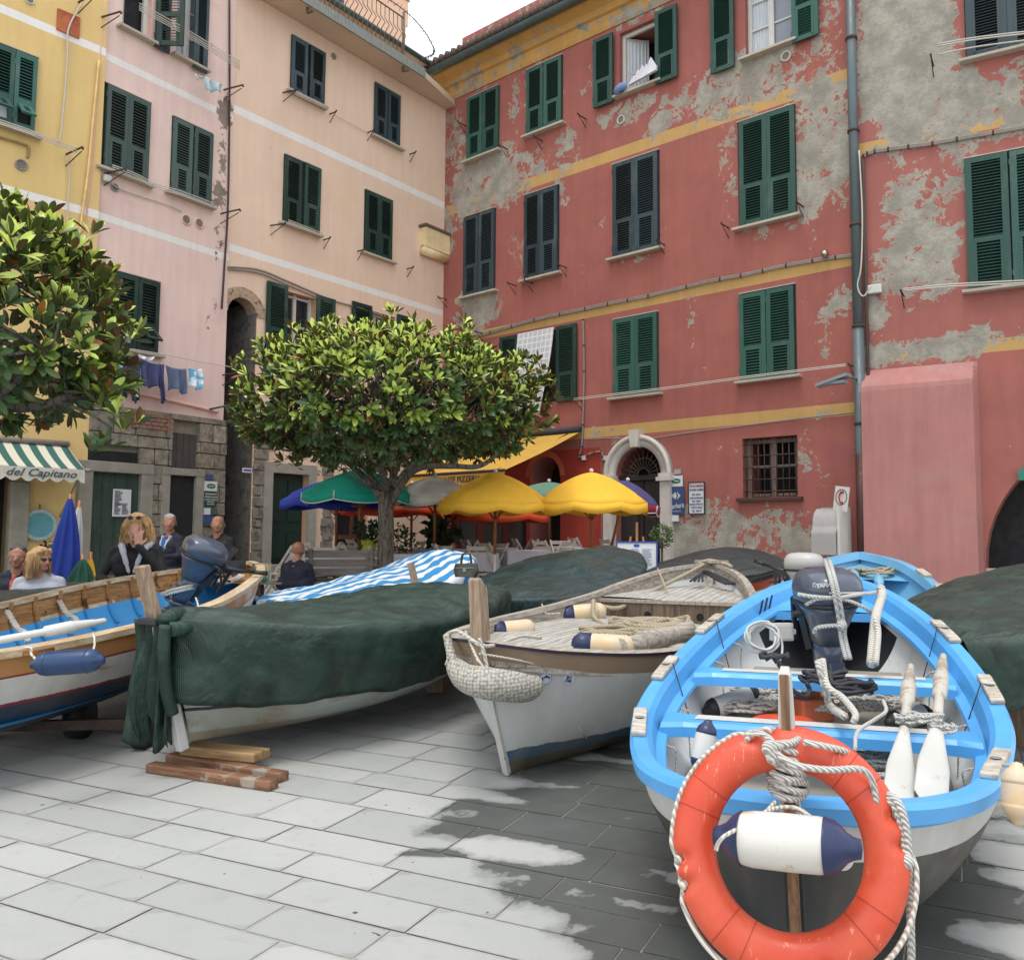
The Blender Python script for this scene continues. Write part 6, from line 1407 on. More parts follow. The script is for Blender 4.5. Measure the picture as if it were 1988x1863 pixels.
# chocks that carry the boats
for bt, ts_, nm in ((wb, (.68,), 'the grey decked white boat'), (rb_, (.25, .7), 'the covered boat at the right edge'), (tb, (.25, .7), 'the blue green covered boat'), (sbt, (.25, .75), 'the striped covered boat'), (lb, (.3, .7), 'the low covered boat at the left'), (pb2, (.2, .75), 'the pale blue boat'), (ob, (.3, .7), 'the small orange edged covered boat')):
    mb = MB()
    for i, t in enumerate(ts_):
        p = bt.M @ Vector((bt.L*t, 0, 0)); g_ = gz(p.y); h = max(.06, bt.kl(t)-g_+.03); mb.box((bt.L*t, 0, g_+h/2), (.14, .42, h), 0, tp=.8)
        if i: a = bt.M @ Vector((bt.L*ts_[0], 0, 0)); mb.bar((bt.L*ts_[0], 0, gz(a.y)+.05), (bt.L*t, 0, g_+.05), .1, .08)
    mb.build('boat_cradle', POSTW, None, 'wooden chocks under '+nm, 'cradle', M=bt.M)
# ================================================================== MAGNOLIA TREES
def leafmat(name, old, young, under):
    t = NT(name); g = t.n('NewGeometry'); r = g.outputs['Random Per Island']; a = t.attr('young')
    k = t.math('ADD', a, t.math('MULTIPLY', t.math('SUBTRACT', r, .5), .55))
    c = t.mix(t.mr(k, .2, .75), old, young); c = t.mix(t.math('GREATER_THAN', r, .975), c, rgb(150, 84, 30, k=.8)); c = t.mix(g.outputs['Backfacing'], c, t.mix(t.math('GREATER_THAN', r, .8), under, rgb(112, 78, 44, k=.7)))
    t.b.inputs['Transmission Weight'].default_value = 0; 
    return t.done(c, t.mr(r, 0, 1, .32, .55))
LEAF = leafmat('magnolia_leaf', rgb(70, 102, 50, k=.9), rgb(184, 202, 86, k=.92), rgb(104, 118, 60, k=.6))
BARK = mat('bark', rgb(122, 112, 98, k=.72), .9, .35, 6, .9, 30, rgb(78, 72, 64, k=.6), .5, 8, sc=(4, 4, 1))
def rosette(mb, yg, c, ax, n, L, w, y, rnd):
    ax = ax.normalized(); u = ax.orthogonal().normalized(); v = ax.cross(u)
    for i in range(n):
        a = 2*pi*i/n*1.618+rnd.random()*.6; out = (u*cos(a)+v*sin(a)); el = radians(rnd.uniform(15, 70)) if i % 3 else radians(rnd.uniform(55, 82)); l = L*rnd.uniform(.7, 1.12)
        d = (out*cos(el)+ax*sin(el)).normalized(); side = d.cross(ax); 
        if side.length < .05: side = u
        side.normalize(); nn = side.cross(d); ww = w*rnd.uniform(.8, 1.15); b = len(mb.v); dr = nn*(-.10*l)*rnd.uniform(-.4, 1.6)
        for k, (s, q) in enumerate(((0, 0), (.3, .72), (.62, 1.0), (.86, .62))):
            m = c+d*(.02+l*s)+dr*s*s
            mb.v += [tuple(m-side*ww*q+nn*ww*.28*q), tuple(m), tuple(m+side*ww*q+nn*ww*.28*q)]; yg += [y]*3
        mb.v.append(tuple(c+d*(.02+l)+dr)); yg.append(y)
        for k in range(3):
            o = b+k*3; mb.f += [[o, o+1, o+4, o+3], [o+1, o+2, o+5, o+4]]; mb.m += [0, 0]; mb.sm += [True, True]
        o = b+9; mb.f += [[o, o+1, o+3], [o+1, o+2, o+3]]; mb.m += [0, 0]; mb.sm += [True, True]
def tree(label, base, limbs, crown, nros, L, seed, extra=(), trunk_r=.15):
    rnd = random.Random(seed); e = empty('magnolia_tree', base, label=label, cat='tree', group='magnolia trees in the square'); B = Vector(base); mb = MB()
    for pts, r0, r1 in limbs:
        sp = smooth(pts, 6); n = len(sp); mb.tube([p-B+Vector((noise.noise(p*2)*.03, noise.noise(p*2+Vector((9, 0, 0)))*.03, 0)) for p in sp], [r0+(r1-r0)*(i/(n-1))**.8 for i in range(n)], 9)
    cx, cy, cz, rx, ry, rz = crown; ctr = Vector((cx, cy, cz)); ends = [l[0][-1] for l in limbs]; leaves = MB(); yg = []
    tw = MB(); N = 0
    while N < nros:
        a = rnd.random()*2*pi; z = rnd.uniform(-1, 1); s = sqrt(1-z*z); rr = rnd.uniform(.55, 1.02)**.55
        d = Vector((s*cos(a), s*sin(a), z)); lump = 1+.20*noise.noise(d*2.6+Vector((seed, 0, 0)))+.15*noise.noise(d*6)
        fl = .8 if z < -.35 else 1
        q = Vector((d.x*rx*rr*lump, d.y*ry*rr*lump, (abs(d.z)**.75)*(1 if z > 0 else -1)*rz*rr*lump*fl)); p = ctr+q
        if z < -.55 and rnd.random() < .35: N += 1; continue
        nrm = Vector((d.x/rx, d.y/ry, d.z/rz)).normalized(); up = .75 if z > -.2 else .15
        ax = nrm+Vector((0, 0, up))+Vector((rnd.gauss(0, .25), rnd.gauss(0, .25), rnd.gauss(0, .2)))
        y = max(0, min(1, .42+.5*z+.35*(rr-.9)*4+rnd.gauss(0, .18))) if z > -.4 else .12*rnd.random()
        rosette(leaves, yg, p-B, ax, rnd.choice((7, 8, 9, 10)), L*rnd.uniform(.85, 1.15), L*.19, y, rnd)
        if rnd.random() < .12:
            t_ = min(ends, key=lambda w: (w-p).length); m = (t_+p)/2+Vector((0, 0, -.12)); tw.tube([t_-B, m-B, p-B], [.016, .011, .006], 4)
        N += 1
    for (p, n, y) in extra:
        for k in range(n):
            q = p+Vector((rnd.gauss(0, .07), rnd.gauss(0, .07), rnd.gauss(0, .05))); rosette(leaves, yg, q-B, Vector((rnd.gauss(0, .4), rnd.gauss(0, .4), 1)), 9, L, L*.19, y, rnd)
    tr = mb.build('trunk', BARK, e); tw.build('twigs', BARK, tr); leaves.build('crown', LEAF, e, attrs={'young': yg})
    return e
TY = 12.2
def T(px, py, dy=0): return P(px, py, TY+dy)
tb_ = T(748, 1125); tb_.z = gz(TY)
tree('broad magnolia tree with flat green crown in the middle of the square', tuple(tb_),
     [([tb_, T(748, 1060), T(750, 1000), T(752, 955)], .12, .105), ([T(752, 975), T(765, 930, .1), T(758, 880, .2), T(760, 800, .1)], .082, .035),
      ([T(748, 975), T(715, 935, -.1), T(672, 895, -.2), T(620, 860, -.3), T(560, 820, -.3)], .06, .022), ([T(752, 965), T(700, 900, .3), T(650, 850, .6), T(620, 780, .7)], .05, .02),
      ([T(760, 985), T(782, 935, -.2), T(815, 908, -.4), T(880, 905, -.6), T(930, 905, -.5), T(965, 880, -.3), T(1000, 840, -.2), T(1020, 790, 0)], .058, .02),
      ([T(766, 950), T(810, 890, .5), T(870, 840, .9), T(930, 780, 1.0)], .07, .025), ([T(968, 878, -.3), T(985, 840, .1), T(970, 790, .3)], .035, .015), ([T(752, 955), T(740, 900, -.6), T(760, 840, -1.0)], .06, .02)],
     (T(774, 790).x, TY, T(774, 790).z, 2.0, 2.1, 1.0), 2200, .15, 3,
     extra=[(T(530, 850, -.5), 9, .25), (T(575, 880, -.4), 7, .15), (T(640, 875, -.8), 7, .2), (T(700, 862, -1.2), 8, .3), (T(800, 860, -1.2), 8, .3), (T(870, 860, -1.0), 8, .25), (T(930, 860, -.6), 7, .2), (T(480, 850), 6, .4), (T(753, 610), 2, .9), (T(1010, 700), 5, .6), (T(1045, 745), 5, .5), (T(1030, 815), 4, .3), (T(985, 885), 4, .1), (T(510, 870), 3, .2), (T(560, 905), 3, .1), (T(480, 800), 4, .5), (T(450, 705), 3, .8), (T(900, 640), 4, .8)])
LY = 6.7
def U(px, py, dy=0): return P(px, py, LY+dy)
lb_ = Vector((U(-150, 600).x, LY, gz(LY)))
tree('magnolia tree with large glossy leaves cut by the left edge', tuple(lb_),
     [([lb_, lb_+Vector((.05, 0, 1.2)), lb_+Vector((0, 0, 1.9))], .16, .14), ([lb_+Vector((0, 0, 1.8)), U(-60, 800), U(60, 790), U(130, 770)], .08, .025), ([lb_+Vector((0, 0, 1.9)), U(-100, 650), U(-50, 500)], .09, .03),
      ([lb_+Vector((0, 0, 1.85)), U(0, 760, -.4), U(90, 680, -.5)], .06, .02), ([U(100, 778), U(170, 800), U(215, 830)], .02, .008), ([lb_+Vector((0, 0, 1.9)), U(-200, 700, .6)], .08, .03)],
     (U(-95, 640).x, LY, U(-95, 635).z, 1.24, 1.3, .93), 900, .155, 8,
     extra=[(U(232, 838), 3, .75), (U(212, 880), 2, .15), (U(200, 752), 5, .6), (U(170, 480), 4, .9), (U(195, 560), 4, .85), (U(228, 700), 5, .7), (U(240, 660), 4, .75), (U(60, 405), 2, .9), (U(150, 530), 4, .9), (U(10, 400), 4, .9), (U(30, 440), 5, .9), (U(195, 770), 3, .5), (U(110, 510), 5, .9)])
def bush(label, name, c, r, m, n=260, L=.05, pot=None, cat='plant', stem=None, seed=0, flat=1):
    rnd = random.Random(seed); e = empty(name, tuple(c), label=label, cat=cat); g = MB()
    for i in range(n):
        d = Vector((rnd.gauss(0, 1), rnd.gauss(0, 1), rnd.gauss(0, 1))).normalized()*rnd.uniform(.35, 1)**.5; p = Vector((d.x*r, d.y*r, d.z*r*flat)); u = Vector((rnd.gauss(0, 1), rnd.gauss(0, 1), rnd.gauss(0, 1))).normalized(); v = u.orthogonal().normalized()
        g.add([p, p+u*L*.5+v*L*.28, p+u*L, p+u*L*.5-v*L*.28], [(0, 1, 2, 3)])
    g.build('foliage', m, e)
    if stem: g = MB(); g.tube([(0, 0, -stem), (0, 0, 0)], .02, 7); g.build('stem', BARK, e)
    if pot:
        pr, ph, pm, z0 = pot; g = MB(); g.lathe([(0, z0), (pr*.72, z0), (pr, z0+ph), (pr*.9, z0+ph), (pr*.85, z0+ph*.9), (0, z0+ph*.9)], 20); g.build('pot', pm, e)
    return e
def bushmat(name, c1, c2):
    t = NT(name); r = t.n('NewGeometry').outputs['Random Per Island']; return t.done(t.mix(r, c1, c2), .55)
BM = bushmat('bush_leaf', rgb(34, 58, 28, k=.8), rgb(90, 112, 50, k=.8)); BMD = bushmat('dark_leaf', rgb(20, 34, 20, k=.8), rgb(48, 66, 36, k=.8))
bush('clipped ball of leaves on a thin stem beside the arched door', 'potted_tree', P(1285, 1040, 13.6), .19, BM, 500, .05, (.16, .3, GS, -.95), stem=.75, seed=1)
bush('plant in a yellow green pot right of the magnolia trunk base', 'potted_plant', P(716, 1035, 13.2), .2, BMD, 160, .1, (.12, .36, mat('lime_pot', rgb(150, 150, 50), .5), -.45), seed=2)
bush('dark spiky plant in front of the red restaurant wall', 'potted_plant', P(857, 1036, 14.2), .28, BMD, 170, .18, (.15, .5, BLACKR, -.75), seed=3)
bush('loose shrub behind the magnolia trunk', 'potted_plant', P(775, 1048, 13.8), .26, BM, 200, .08, (.15, .4, GS, -.65), seed=4)
bush('small plant growing from the big pale jar', 'potted_plant', P(101, 1075, 10.6), .17, BMD, 260, .06, seed=5)
g = MB(); g.lathe([(0, -.45), (.10, -.45), (.17, -.2), (.20, .0), (.17, .16), (.12, .22), (.13, .26), (.11, .26), (.1, .2), (0, .2)], 26); g.build('jar', mat('pale_clay', rgb(190, 172, 150, k=.85), .8, .12, 6), None, 'big pale clay jar behind the sitting couple', 'jar', M=Matrix.Translation(P(117, 1105, 10.5)))
# ================================================================== PARASOLS
POLEW = wood('parasol_pole', rgb(186, 124, 70, k=.8), rgb(140, 86, 46, k=.75), (12, 12, 1), .5)
def parasol(label, px, py, Y, R, h, m, ns=8, val=0, vm=None, under=None, tilt=(0, 0), rot=0, trim=None, group='open parasols over the restaurant tables', pole=True, square=False):
    top = P(px, py, Y); M = Matrix.Translation(top) @ Matrix.Rotation(tilt[0], 4, 'Y') @ Matrix.Rotation(tilt[1], 4, 'X'); e = empty('parasol', label=label, cat='parasol', group=group, M=M)
    g = MB(); N = ns*6; rings = 10
    def rad(a):
        if square: return R*(1/max(abs(cos(a)), abs(sin(a))))**.85*.86
        k = (a % (2*pi/ns))/(2*pi/ns); return R*(1-.055*sin(pi*k))
    for j in range(rings+1):
        q = j/rings
        for k in range(N):
            a = 2*pi*k/N+rot; kk = (k % 6)/6; sag = .085*R*sin(pi*kk)*q; z = -h*(q**1.5)-sag*.6*(-1 if q < .85 else 1)*.8; g.v.append((rad(a-rot)*q*cos(a), rad(a-rot)*q*sin(a), z))
    for j in range(rings):
        for k in range(N):
            g.f.append([j*N+k, (j+1)*N+k, (j+1)*N+(k+1) % N, j*N+(k+1) % N]); g.m.append(0); g.sm.append((k % 6) != 99)
    cn = g.build('canopy', m, e, solid=.004)
    if val:
        g = MB(); V = []
        for k in range(N):
            a = 2*pi*k/N+rot; kk = (k % 6)/6; r = rad(a-rot); z0 = -h-.085*R*sin(pi*kk)*.48; V += [(r*cos(a), r*sin(a), z0), (r*1.01*cos(a), r*1.01*sin(a), z0-val*(.85+.15*sin(pi*kk)))]
        g.add(V, [(2*k, 2*k+1, (2*k+3) % (2*N), (2*k+2) % (2*N)) for k in range(N)], 0, True); g.build('valance', vm or m, cn, solid=.004)
        if trim:
            g = MB(); g.tube([V[2*k+1] for k in range(N)], .010, 5, closed=True)
            for k in range(0, N, 6): g.tube([Vector(V[2*k])*1.004, Vector(V[2*k+1])*1.004], .012, 5)
            g.build('trim', trim, cn)
    g = MB()
    for k in range(ns): a = 2*pi*k/ns+rot; g.tube([(.03*cos(a), .03*sin(a), -.06), (R*.55*cos(a), R*.55*sin(a), -h*.46-.02), (R*.97*cos(a), R*.97*sin(a), -h-.0)], .009, 4); g.tube([(.02*cos(a), .02*sin(a), -h-.25), (R*.5*cos(a), R*.5*sin(a), -h*.44-.03)], .007, 4)
    g.build('ribs', POLEW, e); H = top.z-gz(top.y)
    g = MB(); g.tube([(0, 0, .02), (0, 0, -H*.62)], .024, 8); po = g.build('pole', POLEW, e); g = MB(); g.tube([(0, 0, -H*.60), (0, 0, -H)], .022, 8); g.build('pole_sleeve', WHITE, po); g = MB(); g.ball((0, 0, .03), .035); g.build('finial', WHITE, e)
    return e
def cloth(name, col, k=.98, r=.8):
    t = NT(name); c = tuple(x*k for x in lin(col))+(1,); cc = t.mix(t.mr(t.noise(2.5, 5), .3, .7), tuple(x*.88 for x in c[:3])+(1,), c); tr = t.n('BsdfTranslucent'); t.l(cc, tr.inputs[0]); mx = t.n('MixShader'); mx.inputs[0].default_value = .2
    t.done(cc, r); t.l(t.b.outputs[0], mx.inputs[1]); t.l(tr.outputs[0], mx.inputs[2]); t.l(mx.outputs[0], t.t.nodes['Material Output'].inputs[0]); t.bump(t.noise(5, 4), .1, .02); return t.m
YC = cloth('yellow_canvas', (255, 200, 62)); TC = cloth('turquoise_canvas', (20, 172, 148)); BC = cloth('blue_canvas', (34, 60, 160)); CC = cloth('cream_canvas', (228, 222, 210)); OC = cloth('orange_canvas', (232, 86, 40)); PC = cloth('striped_purple', (80, 76, 124))
parasol('yellow parasol in front, left one of the two bright yellow ones', 962, 918, 13.0, .86, .46, YC, 8, .15, rot=.2)
parasol('yellow parasol in front, right one by the arched door', 1148, 917, 13.2, .89, .48, YC, 8, .15, rot=.5)
parasol('turquoise parasol with white trimmed flaps behind magnolia trunk', 700, 912, 13.3, .86, .36, TC, 6, .15, trim=WHITE, rot=.35)
parasol('royal blue parasol peeping out left of the turquoise parasol', 655, 930, 14.2, .92, .36, BC, 6, .12, rot=.1)
parasol('cream parasol between magnolia trunk and yellow parasols', 845, 926, 13.9, .80, .34, CC, 8, .13, rot=.3)
parasol('orange parasol low behind the left yellow parasol', 962, 965, 15.2, .98, .30, OC, 6, .12, rot=.2)
parasol('orange parasol behind the cream parasol', 800, 940, 15.6, 1.0, .42, OC, 6, .14, rot=.6)
parasol('orange parasol half hidden behind the magnolia trunk', 745, 948, 16.0, .9, .35, OC, 6, .12, rot=.1)
parasol('pale green parasol top showing between the two yellow ones', 1066, 936, 15.8, .8, .25, cloth('sage_canvas', (110, 150, 130)), 6, .12)
parasol('purple parasol with red and white striped edge by the arched door', 1218, 934, 14.4, .68, .30, PC, 8, .14, cloth('striped_edge', (150, 40, 60)), tilt=(radians(14), 0), rot=.2, trim=WHITE)
# closed parasols by the stone doorway
def closed(label, px, py, Y, H, r, m, lean=0):
    p = P(px, py, Y); e = empty('closed_parasol', label=label, cat='parasol', group='closed parasols by the stone doorway', M=Matrix.Translation(p) @ Matrix.Rotation(lean, 4, 'Y')); g = MB()
    def f(a, c):
        an = 2*pi*a; q = c; R = r*(.12+.88*q**.8)*(1+.16*sin(an*8+q*2)*min(1, q*3)+.07*sin(an*3+q*5)); return (R*cos(an), R*sin(an)*.8, -H*q+.03*sin(an*8)*q)
    g.grid(f, 64, 16); g.build('canopy', m, e); g = MB(); g.tube([(0, 0, .06), (0, 0, -H-.75)], .02, 8); g.build('pole', POLEW, e); return e
closed('folded blue parasol standing beside the yellow wall', 136, 968, 10.2, 1.02, .20, cloth('folded_blue', (26, 56, 150)), .03)
closed('folded white parasol leaning behind the folded blue one', 154, 980, 10.6, .88, .13, cloth('folded_white', (200, 198, 192)), .08)
closed('folded yellow parasol low behind the folded blue one', 176, 1080, 10.7, .5, .10, cloth('folded_yellow', (226, 176, 50)), .0)
closed('folded dark green parasol under the folded blue one', 160, 1085, 10.0, .3, .16, cloth('folded_green', (20, 74, 56)), .0)
# ================================================================== TABLES AND CHAIRS
CLOTHW = mat('table_cloth', rgb(196, 194, 200, k=.85), .85, .08, 5); CHW = mat('chair_white', rgb(204, 196, 184, k=.82), .55, .1, 6)
def table(label, px, Y, rot, w=.75):
    p = P(px, HOR, Y); p.z = gz(Y); e = empty('restaurant_table', tuple(p), rot, label, 'table', 'white cloth tables under the parasols'); g = MB(); g.box((0, 0, .72), (w, w, .03))
    g.build('tabletop', CHW, e)
    for sx in (-1, 1):
        for sy in (-1, 1): q = MB(); q.box((sx*w*.42, sy*w*.42, .35), (.04, .04, .7)); q.build('leg', CHW, e)
    c = MB(); n = 48
    def rim(k):
        a = 2*pi*k/n; s = 1/max(abs(cos(a)), abs(sin(a))); return (w/2+.008)*s*cos(a), (w/2+.008)*s*sin(a), s
    V = [(0, 0, .742)]
    for lvl in range(4):
        for k in range(n):
            x, y, s = rim(k); f = .02*lvl*sin(k*2.1); dz = (0, .02, .14, .28)[lvl]*(1+.25*(s-1)); V.append((x*(1+f*.3+.01*lvl), y*(1+f*.3+.01*lvl), .742-dz))
    c.add(V, [(0, 1+k, 1+(k+1) % n) for k in range(n)]+[(1+l*n+k, 1+(l+1)*n+k, 1+(l+1)*n+(k+1) % n, 1+l*n+(k+1) % n) for l in range(3) for k in range(n)], 0, False)
    o = c.build('tablecloth', CLOTHW, None, label.replace('table', 'tablecloth on the table', 1), 'tablecloth', 'tablecloths under the parasols', M=Matrix.Translation(p) @ Matrix.Rotation(rot, 4, 'Z')); return e
def chair_proto():
    e = empty('folding_chair', (0, 0, 0), 0, 'x', 'chair', 'white folding chairs at the restaurant tables')
    def part(nm, fn): g = MB(); fn(g); g.build(nm, CHW, e)
    part('seat', lambda g: [g.box((0, -.16+.08*k, .45), (.38, .06, .018)) for k in range(5)])
    part('backrest', lambda g: [g.box((0, .235+.01*k, .66+.09*k), (.38, .016, .06)) for k in range(3)])
    for s in (-1, 1):
        part('leg', lambda g: g.bar((s*.2, .24, .0), (s*.2, -.2, .46), .022, .035)); part('leg', lambda g: g.bar((s*.18, -.24, .0), (s*.18, .27, .88), .022, .035))
    part('stretcher', lambda g: (g.bar((-.2, -.13, .12), (.2, -.13, .12), .02, .03), g.bar((-.2, .17, .08), (.2, .17, .08), .02, .03)))
    return e
tabs = [(618, 13.4, .3, 'table nearest the green door'), (668, 13.0, .1, 'table left of the magnolia trunk'), (640, 14.6, .5, 'table behind the first row near the stone door frame'), (706, 14.3, .2, 'table below the turquoise parasol'), (800, 13.4, .3, 'table just right of the magnolia trunk'),
        (860, 14.6, .2, 'table below the cream parasol'), (905, 13.6, .6, 'table behind the olive handbag'), (960, 14.9, .2, 'table below the left yellow parasol'), (1010, 14.2, .5, 'table between the two yellow parasols'), (1075, 15.2, .3, 'table near the dark restaurant arch'), (1140, 14.6, .4, 'table below the right yellow parasol')]
proto = chair_proto(); first = True; ci = 0
side = ['chair facing away', 'chair turned left', 'chair turned right']
for px, Y, r, lab in tabs:
    table('white cloth '+lab, px, Y, r); c = P(px, HOR, Y)
    for k, a in enumerate((-1.4, 1.7) if ci % 3 else (-1.5, .1, 1.7)):
        an = r+a; x, y = c.x+.62*sin(an)*1.0, c.y-.62*cos(an)*1.0
        o = proto if first else copy_tree(proto); first = False; o.location = (x, y, gz(y)); o.rotation_euler = (0, 0, an+pi+random.uniform(-.15, .15)+pi)
        o['label'] = 'folding chair '+('left' if a < -1 else ('right' if a > 1 else 'in front'))+' of the '+lab
    ci += 1
g = MB(); g.tube(smooth([P(785, 1125, 12.6), P(792, 1100, 12.6), P(806, 1080, 12.6), P(820, 1076, 12.6), P(822, 1085, 12.6), P(812, 1120, 12.6)], 6), .02, 7); g.build('walking_frame', mat('red_frame', rgb(176, 40, 44), .4), None, 'curved red tube frame right of the magnolia trunk', 'frame')
# benches
BEN = wood('bench_slats', rgb(140, 130, 120, k=.75), rgb(104, 96, 88, k=.7), (1, 10, 10), .8)
def bench(label, p, rot, w, back=True):
    e = empty('bench', tuple(p), rot, label, 'bench', 'grey slatted benches'); 
    g = MB(); [g.box((0, -.2+.11*k, .44), (w, .09, .03)) for k in range(4)]; g.build('seat', BEN, e); g = MB(); back and [g.box((0, .26+.02*k, .56+.13*k), (w, .025, .10)) for k in range(3)]; back and g.build('backrest', BEN, e)
    for s in (-1, 1): g = MB(); g.box((s*(w/2-.08), 0, .22), (.05, .4, .42)); back and g.bar((s*(w/2-.08), .2, .0), (s*(w/2-.08), .32, .9), .05, .05); g.build('leg', BEN, e)
p = P(560, HOR, 12.0); p.z = gz(12.0)-.0; bench('grey slatted bench holding the bald man in navy', p, radians(180), 1.0, False)
p = P(672, HOR, 12.4); p.z = gz(12.4); bench('grey slatted bench seen from behind left of the magnolia trunk', p, radians(185), 1.0)
# ================================================================== SIGNS, AWNINGS, LAUNDRY AND SMALL THINGS ON THE WALLS
def wallM(b, px, py, off=-.03):
    u, z = b.uv(px, py, 0); return b.M @ Matrix.Translation((u, off, z))
def board(b, tl, br, m, name='sign', label='', cat='sign', off=-.03, th=.02, fn=None, group=None, extra=None):
    u0, z1 = b.uv(*tl); u1, z0 = b.uv(*br); w, h = u1-u0, z1-z0; g = MB(); g.box((0, 0, 0), (w, th, h), 0)
    mats = [m]+(extra or [])
    if fn: fn(g, w, h)
    return g.build(name, mats, None, label, cat, group, M=b.M @ Matrix.Translation(((u0+u1)/2, off, (z0+z1)/2)))
INK = mat('ink_black', rgb(46, 46, 52), .7); INKB = mat('ink_blue', rgb(40, 66, 150), .6); INKR = mat('ink_red', rgb(170, 44, 48), .6); PAPER = mat('paper', rgb(214, 216, 218, k=.88), .8, .04, 5); SBL2 = mat('sign_blue', rgb(52, 76, 116), .5, .1, 6); SGR = mat('sign_green', rgb(24, 74, 68), .5)
def lines(g, w, h, y0, y1, n, mi, seed=0, cols=1, x0=-.42, x1=.42):
    rnd = random.Random(seed)
    for c in range(cols):
        a = x0+(x1-x0)*c/cols; b = x0+(x1-x0)*(c+.9)/cols
        for k in range(n):
            z = h*(y0+(y1-y0)*(k+.5)/n); e = a+(b-a)*rnd.uniform(.5, 1); g.box((w*(a+e)/2, -.0125, z), (w*(e-a), .002, h*abs(y1-y0)/n*.42), mi)
def fmenu(g, w, h): lines(g, w, h, .45, -.1, 12, 1, 1, 1, -.42, .1); lines(g, w, h, .0, -.42, 9, 1, 2, 2)
board(pk, (213, 949), (246, 1003), PAPER, 'notice', 'white printed price list pinned on the old green door', 'notice', -.1, .01, fmenu, extra=[INK])
def f1(g, w, h): g.lathe([(0, 0), (w*.36, 0)], 24, 1, Matrix.Translation((0, -.012, 0)) @ Matrix.Rotation(pi/2, 4, 'X') @ Matrix.Diagonal((1, .5, 1, 1))); g.box((0, -.014, 0), (w*.4, .002, h*.07), 0)
board(pk, (387, 934), (410, 954), PAPER, 'sign', 'white plate with green oval above the dark green room sign', off=-.16, fn=f1, extra=[mat('oval_green', rgb(20, 110, 80), .5)])
def f2(g, w, h):
    for s, z, k in (('"DA MARTINO"', .36, .15), ('CAMERE ROOMS', .16, .14), ('CON BAGNO E TERRAZZO', -.02, .10), ('VISTA MARE', -.17, .10), ('TEL 0187 812', -.33, .10)): text_mb(g, s, h*k, 1, Matrix.Translation((0, -.012, h*z)), .001, sx=min(1, w*.92/(len(s)*h*k*.56)), bold=.0012)
board(pk, (386, 955), (409, 984), SGR, 'sign', 'dark green room sign with white lettering by the alley', off=-.16, fn=f2, extra=[WHITE])
board(pk, (386, 986), (397, 999), PAPER, 'notice', 'small white notice below the dark green room sign', 'notice', -.16); board(pk, (399, 988), (410, 999), GUT, 'plate', 'small grey plate right of the small white notice', 'plate', -.16)
board(pk, (384, 1000), (402, 1018), SBL2, 'notice', 'pale blue sticker under the small white notice', 'notice', -.16); board(pk, (390, 921), (402, 932), SBL2, 'plate', 'small blue house number plate above the green oval sign', 'plate', -.16)
board(sal, (467, 908), (485, 918), PAPER, 'street_plate', 'small white street plate in the alley mouth', 'plate', -.06, fn=lambda g, w, h: g.box((0, -.012, 0), (w*.8, .002, h*.4), 1), extra=[INKB])
board(sal, (508, 1010), (518, 1042), GUT, 'intercom', 'grey intercom panel left of the dark green door', 'intercom', -.04, .04, fn=lambda g, w, h: [g.box((0, -.024, h*(.1-.14*k)), (w*.5, .004, h*.07), 1) for k in range(4)], extra=[INK])
board(sal, (730, 998), (743, 1020), PAPER, 'notice', 'white menu sheet on the dark door right of the magnolia trunk', 'notice', -.03, .01, lambda g, w, h: lines(g, w, h, .4, -.4, 9, 1), extra=[INK])
# signs on the red wall
def fb(g, w, h):
    s = w*.26
    g.prism([(-s, -.012, h*.18), (-s*.2, -.012, h*.18+s*.8), (s*.2, -.012, h*.18), (-s*.2, -.012, h*.18-s*.8)], (0, -.002, 0), 1); g.prism([(s*.15, -.012, h*.18+s*.9), (s*1.1, -.012, h*.18), (s*.15, -.012, h*.18-s*.9), (s*.55, -.012, h*.18)], (0, -.002, 0), 1)
    g.prism([(-s*1.1, -.012, h*.18+s*.5), (-s*.6, -.012, h*.18), (-s*1.1, -.012, h*.18-s*.5)], (0, -.002, 0), 1)
    text_mb(g, 'Barbara', h*.26, 1, Matrix.Translation((0, -.013, -h*.2)) @ Matrix.Rotation(radians(-6), 4, 'Y'), .001, .3, sx=.8, bold=.002); text_mb(g, 'RISTORANTE', h*.07, 1, Matrix.Translation((0, -.013, -h*.39)), .001)
board(red, (1301, 946), (1331, 998), SBL2, 'sign', 'blue sign with white fish emblem and the name Barbara', off=-.05, fn=fb, extra=[WHITE])
board(red, (1304, 924), (1328, 944), PAPER, 'sign', 'white plate with green oval above the blue fish sign', off=-.05, fn=f1, extra=[MC['oval_green']]); board(red, (1311, 911), (1324, 920), mat('metal_tag', rgb(160, 156, 150), .5), 'plate', 'tiny metal plate above the white oval plate by the arch', 'plate', -.04)
def fr(g, w, h):
    for s, z, k, mi in (('FRANCAMARIA', .38, .11, 1), ('ROOMS-CAMERE', .26, .10, 2), ('few stairs', .12, .10, 2), ('PRIVATE BATH/SHOWER', .0, .075, 2), ('SEA VIEW', -.10, .075, 2), ('BAGNO PRIVATO', -.20, .075, 2), ('E VISTA MARE', -.30, .075, 2), ('TEL. 338 47', -.41, .075, 2)): text_mb(g, s, h*k, mi, Matrix.Translation((0, -.016, h*z)), .001, sx=min(1, w*.84/(len(s)*h*k*.6)), bold=.0012)
    for x in (-w*.5, w*.5): g.box((x, -.012, 0), (.018, .02, h*1.02), 3)
    for z in (-h*.5, h*.5): g.box((0, -.0125, z), (w*1.02, .02, .018), 3)
board(red, (1340, 937), (1371, 997), PAPER, 'sign', 'white framed room sign with red heading right of the blue fish sign', off=-.05, th=.02, fn=fr, extra=[INKR, SBL2, mat('iron_black', rgb(40, 40, 42), .6)])
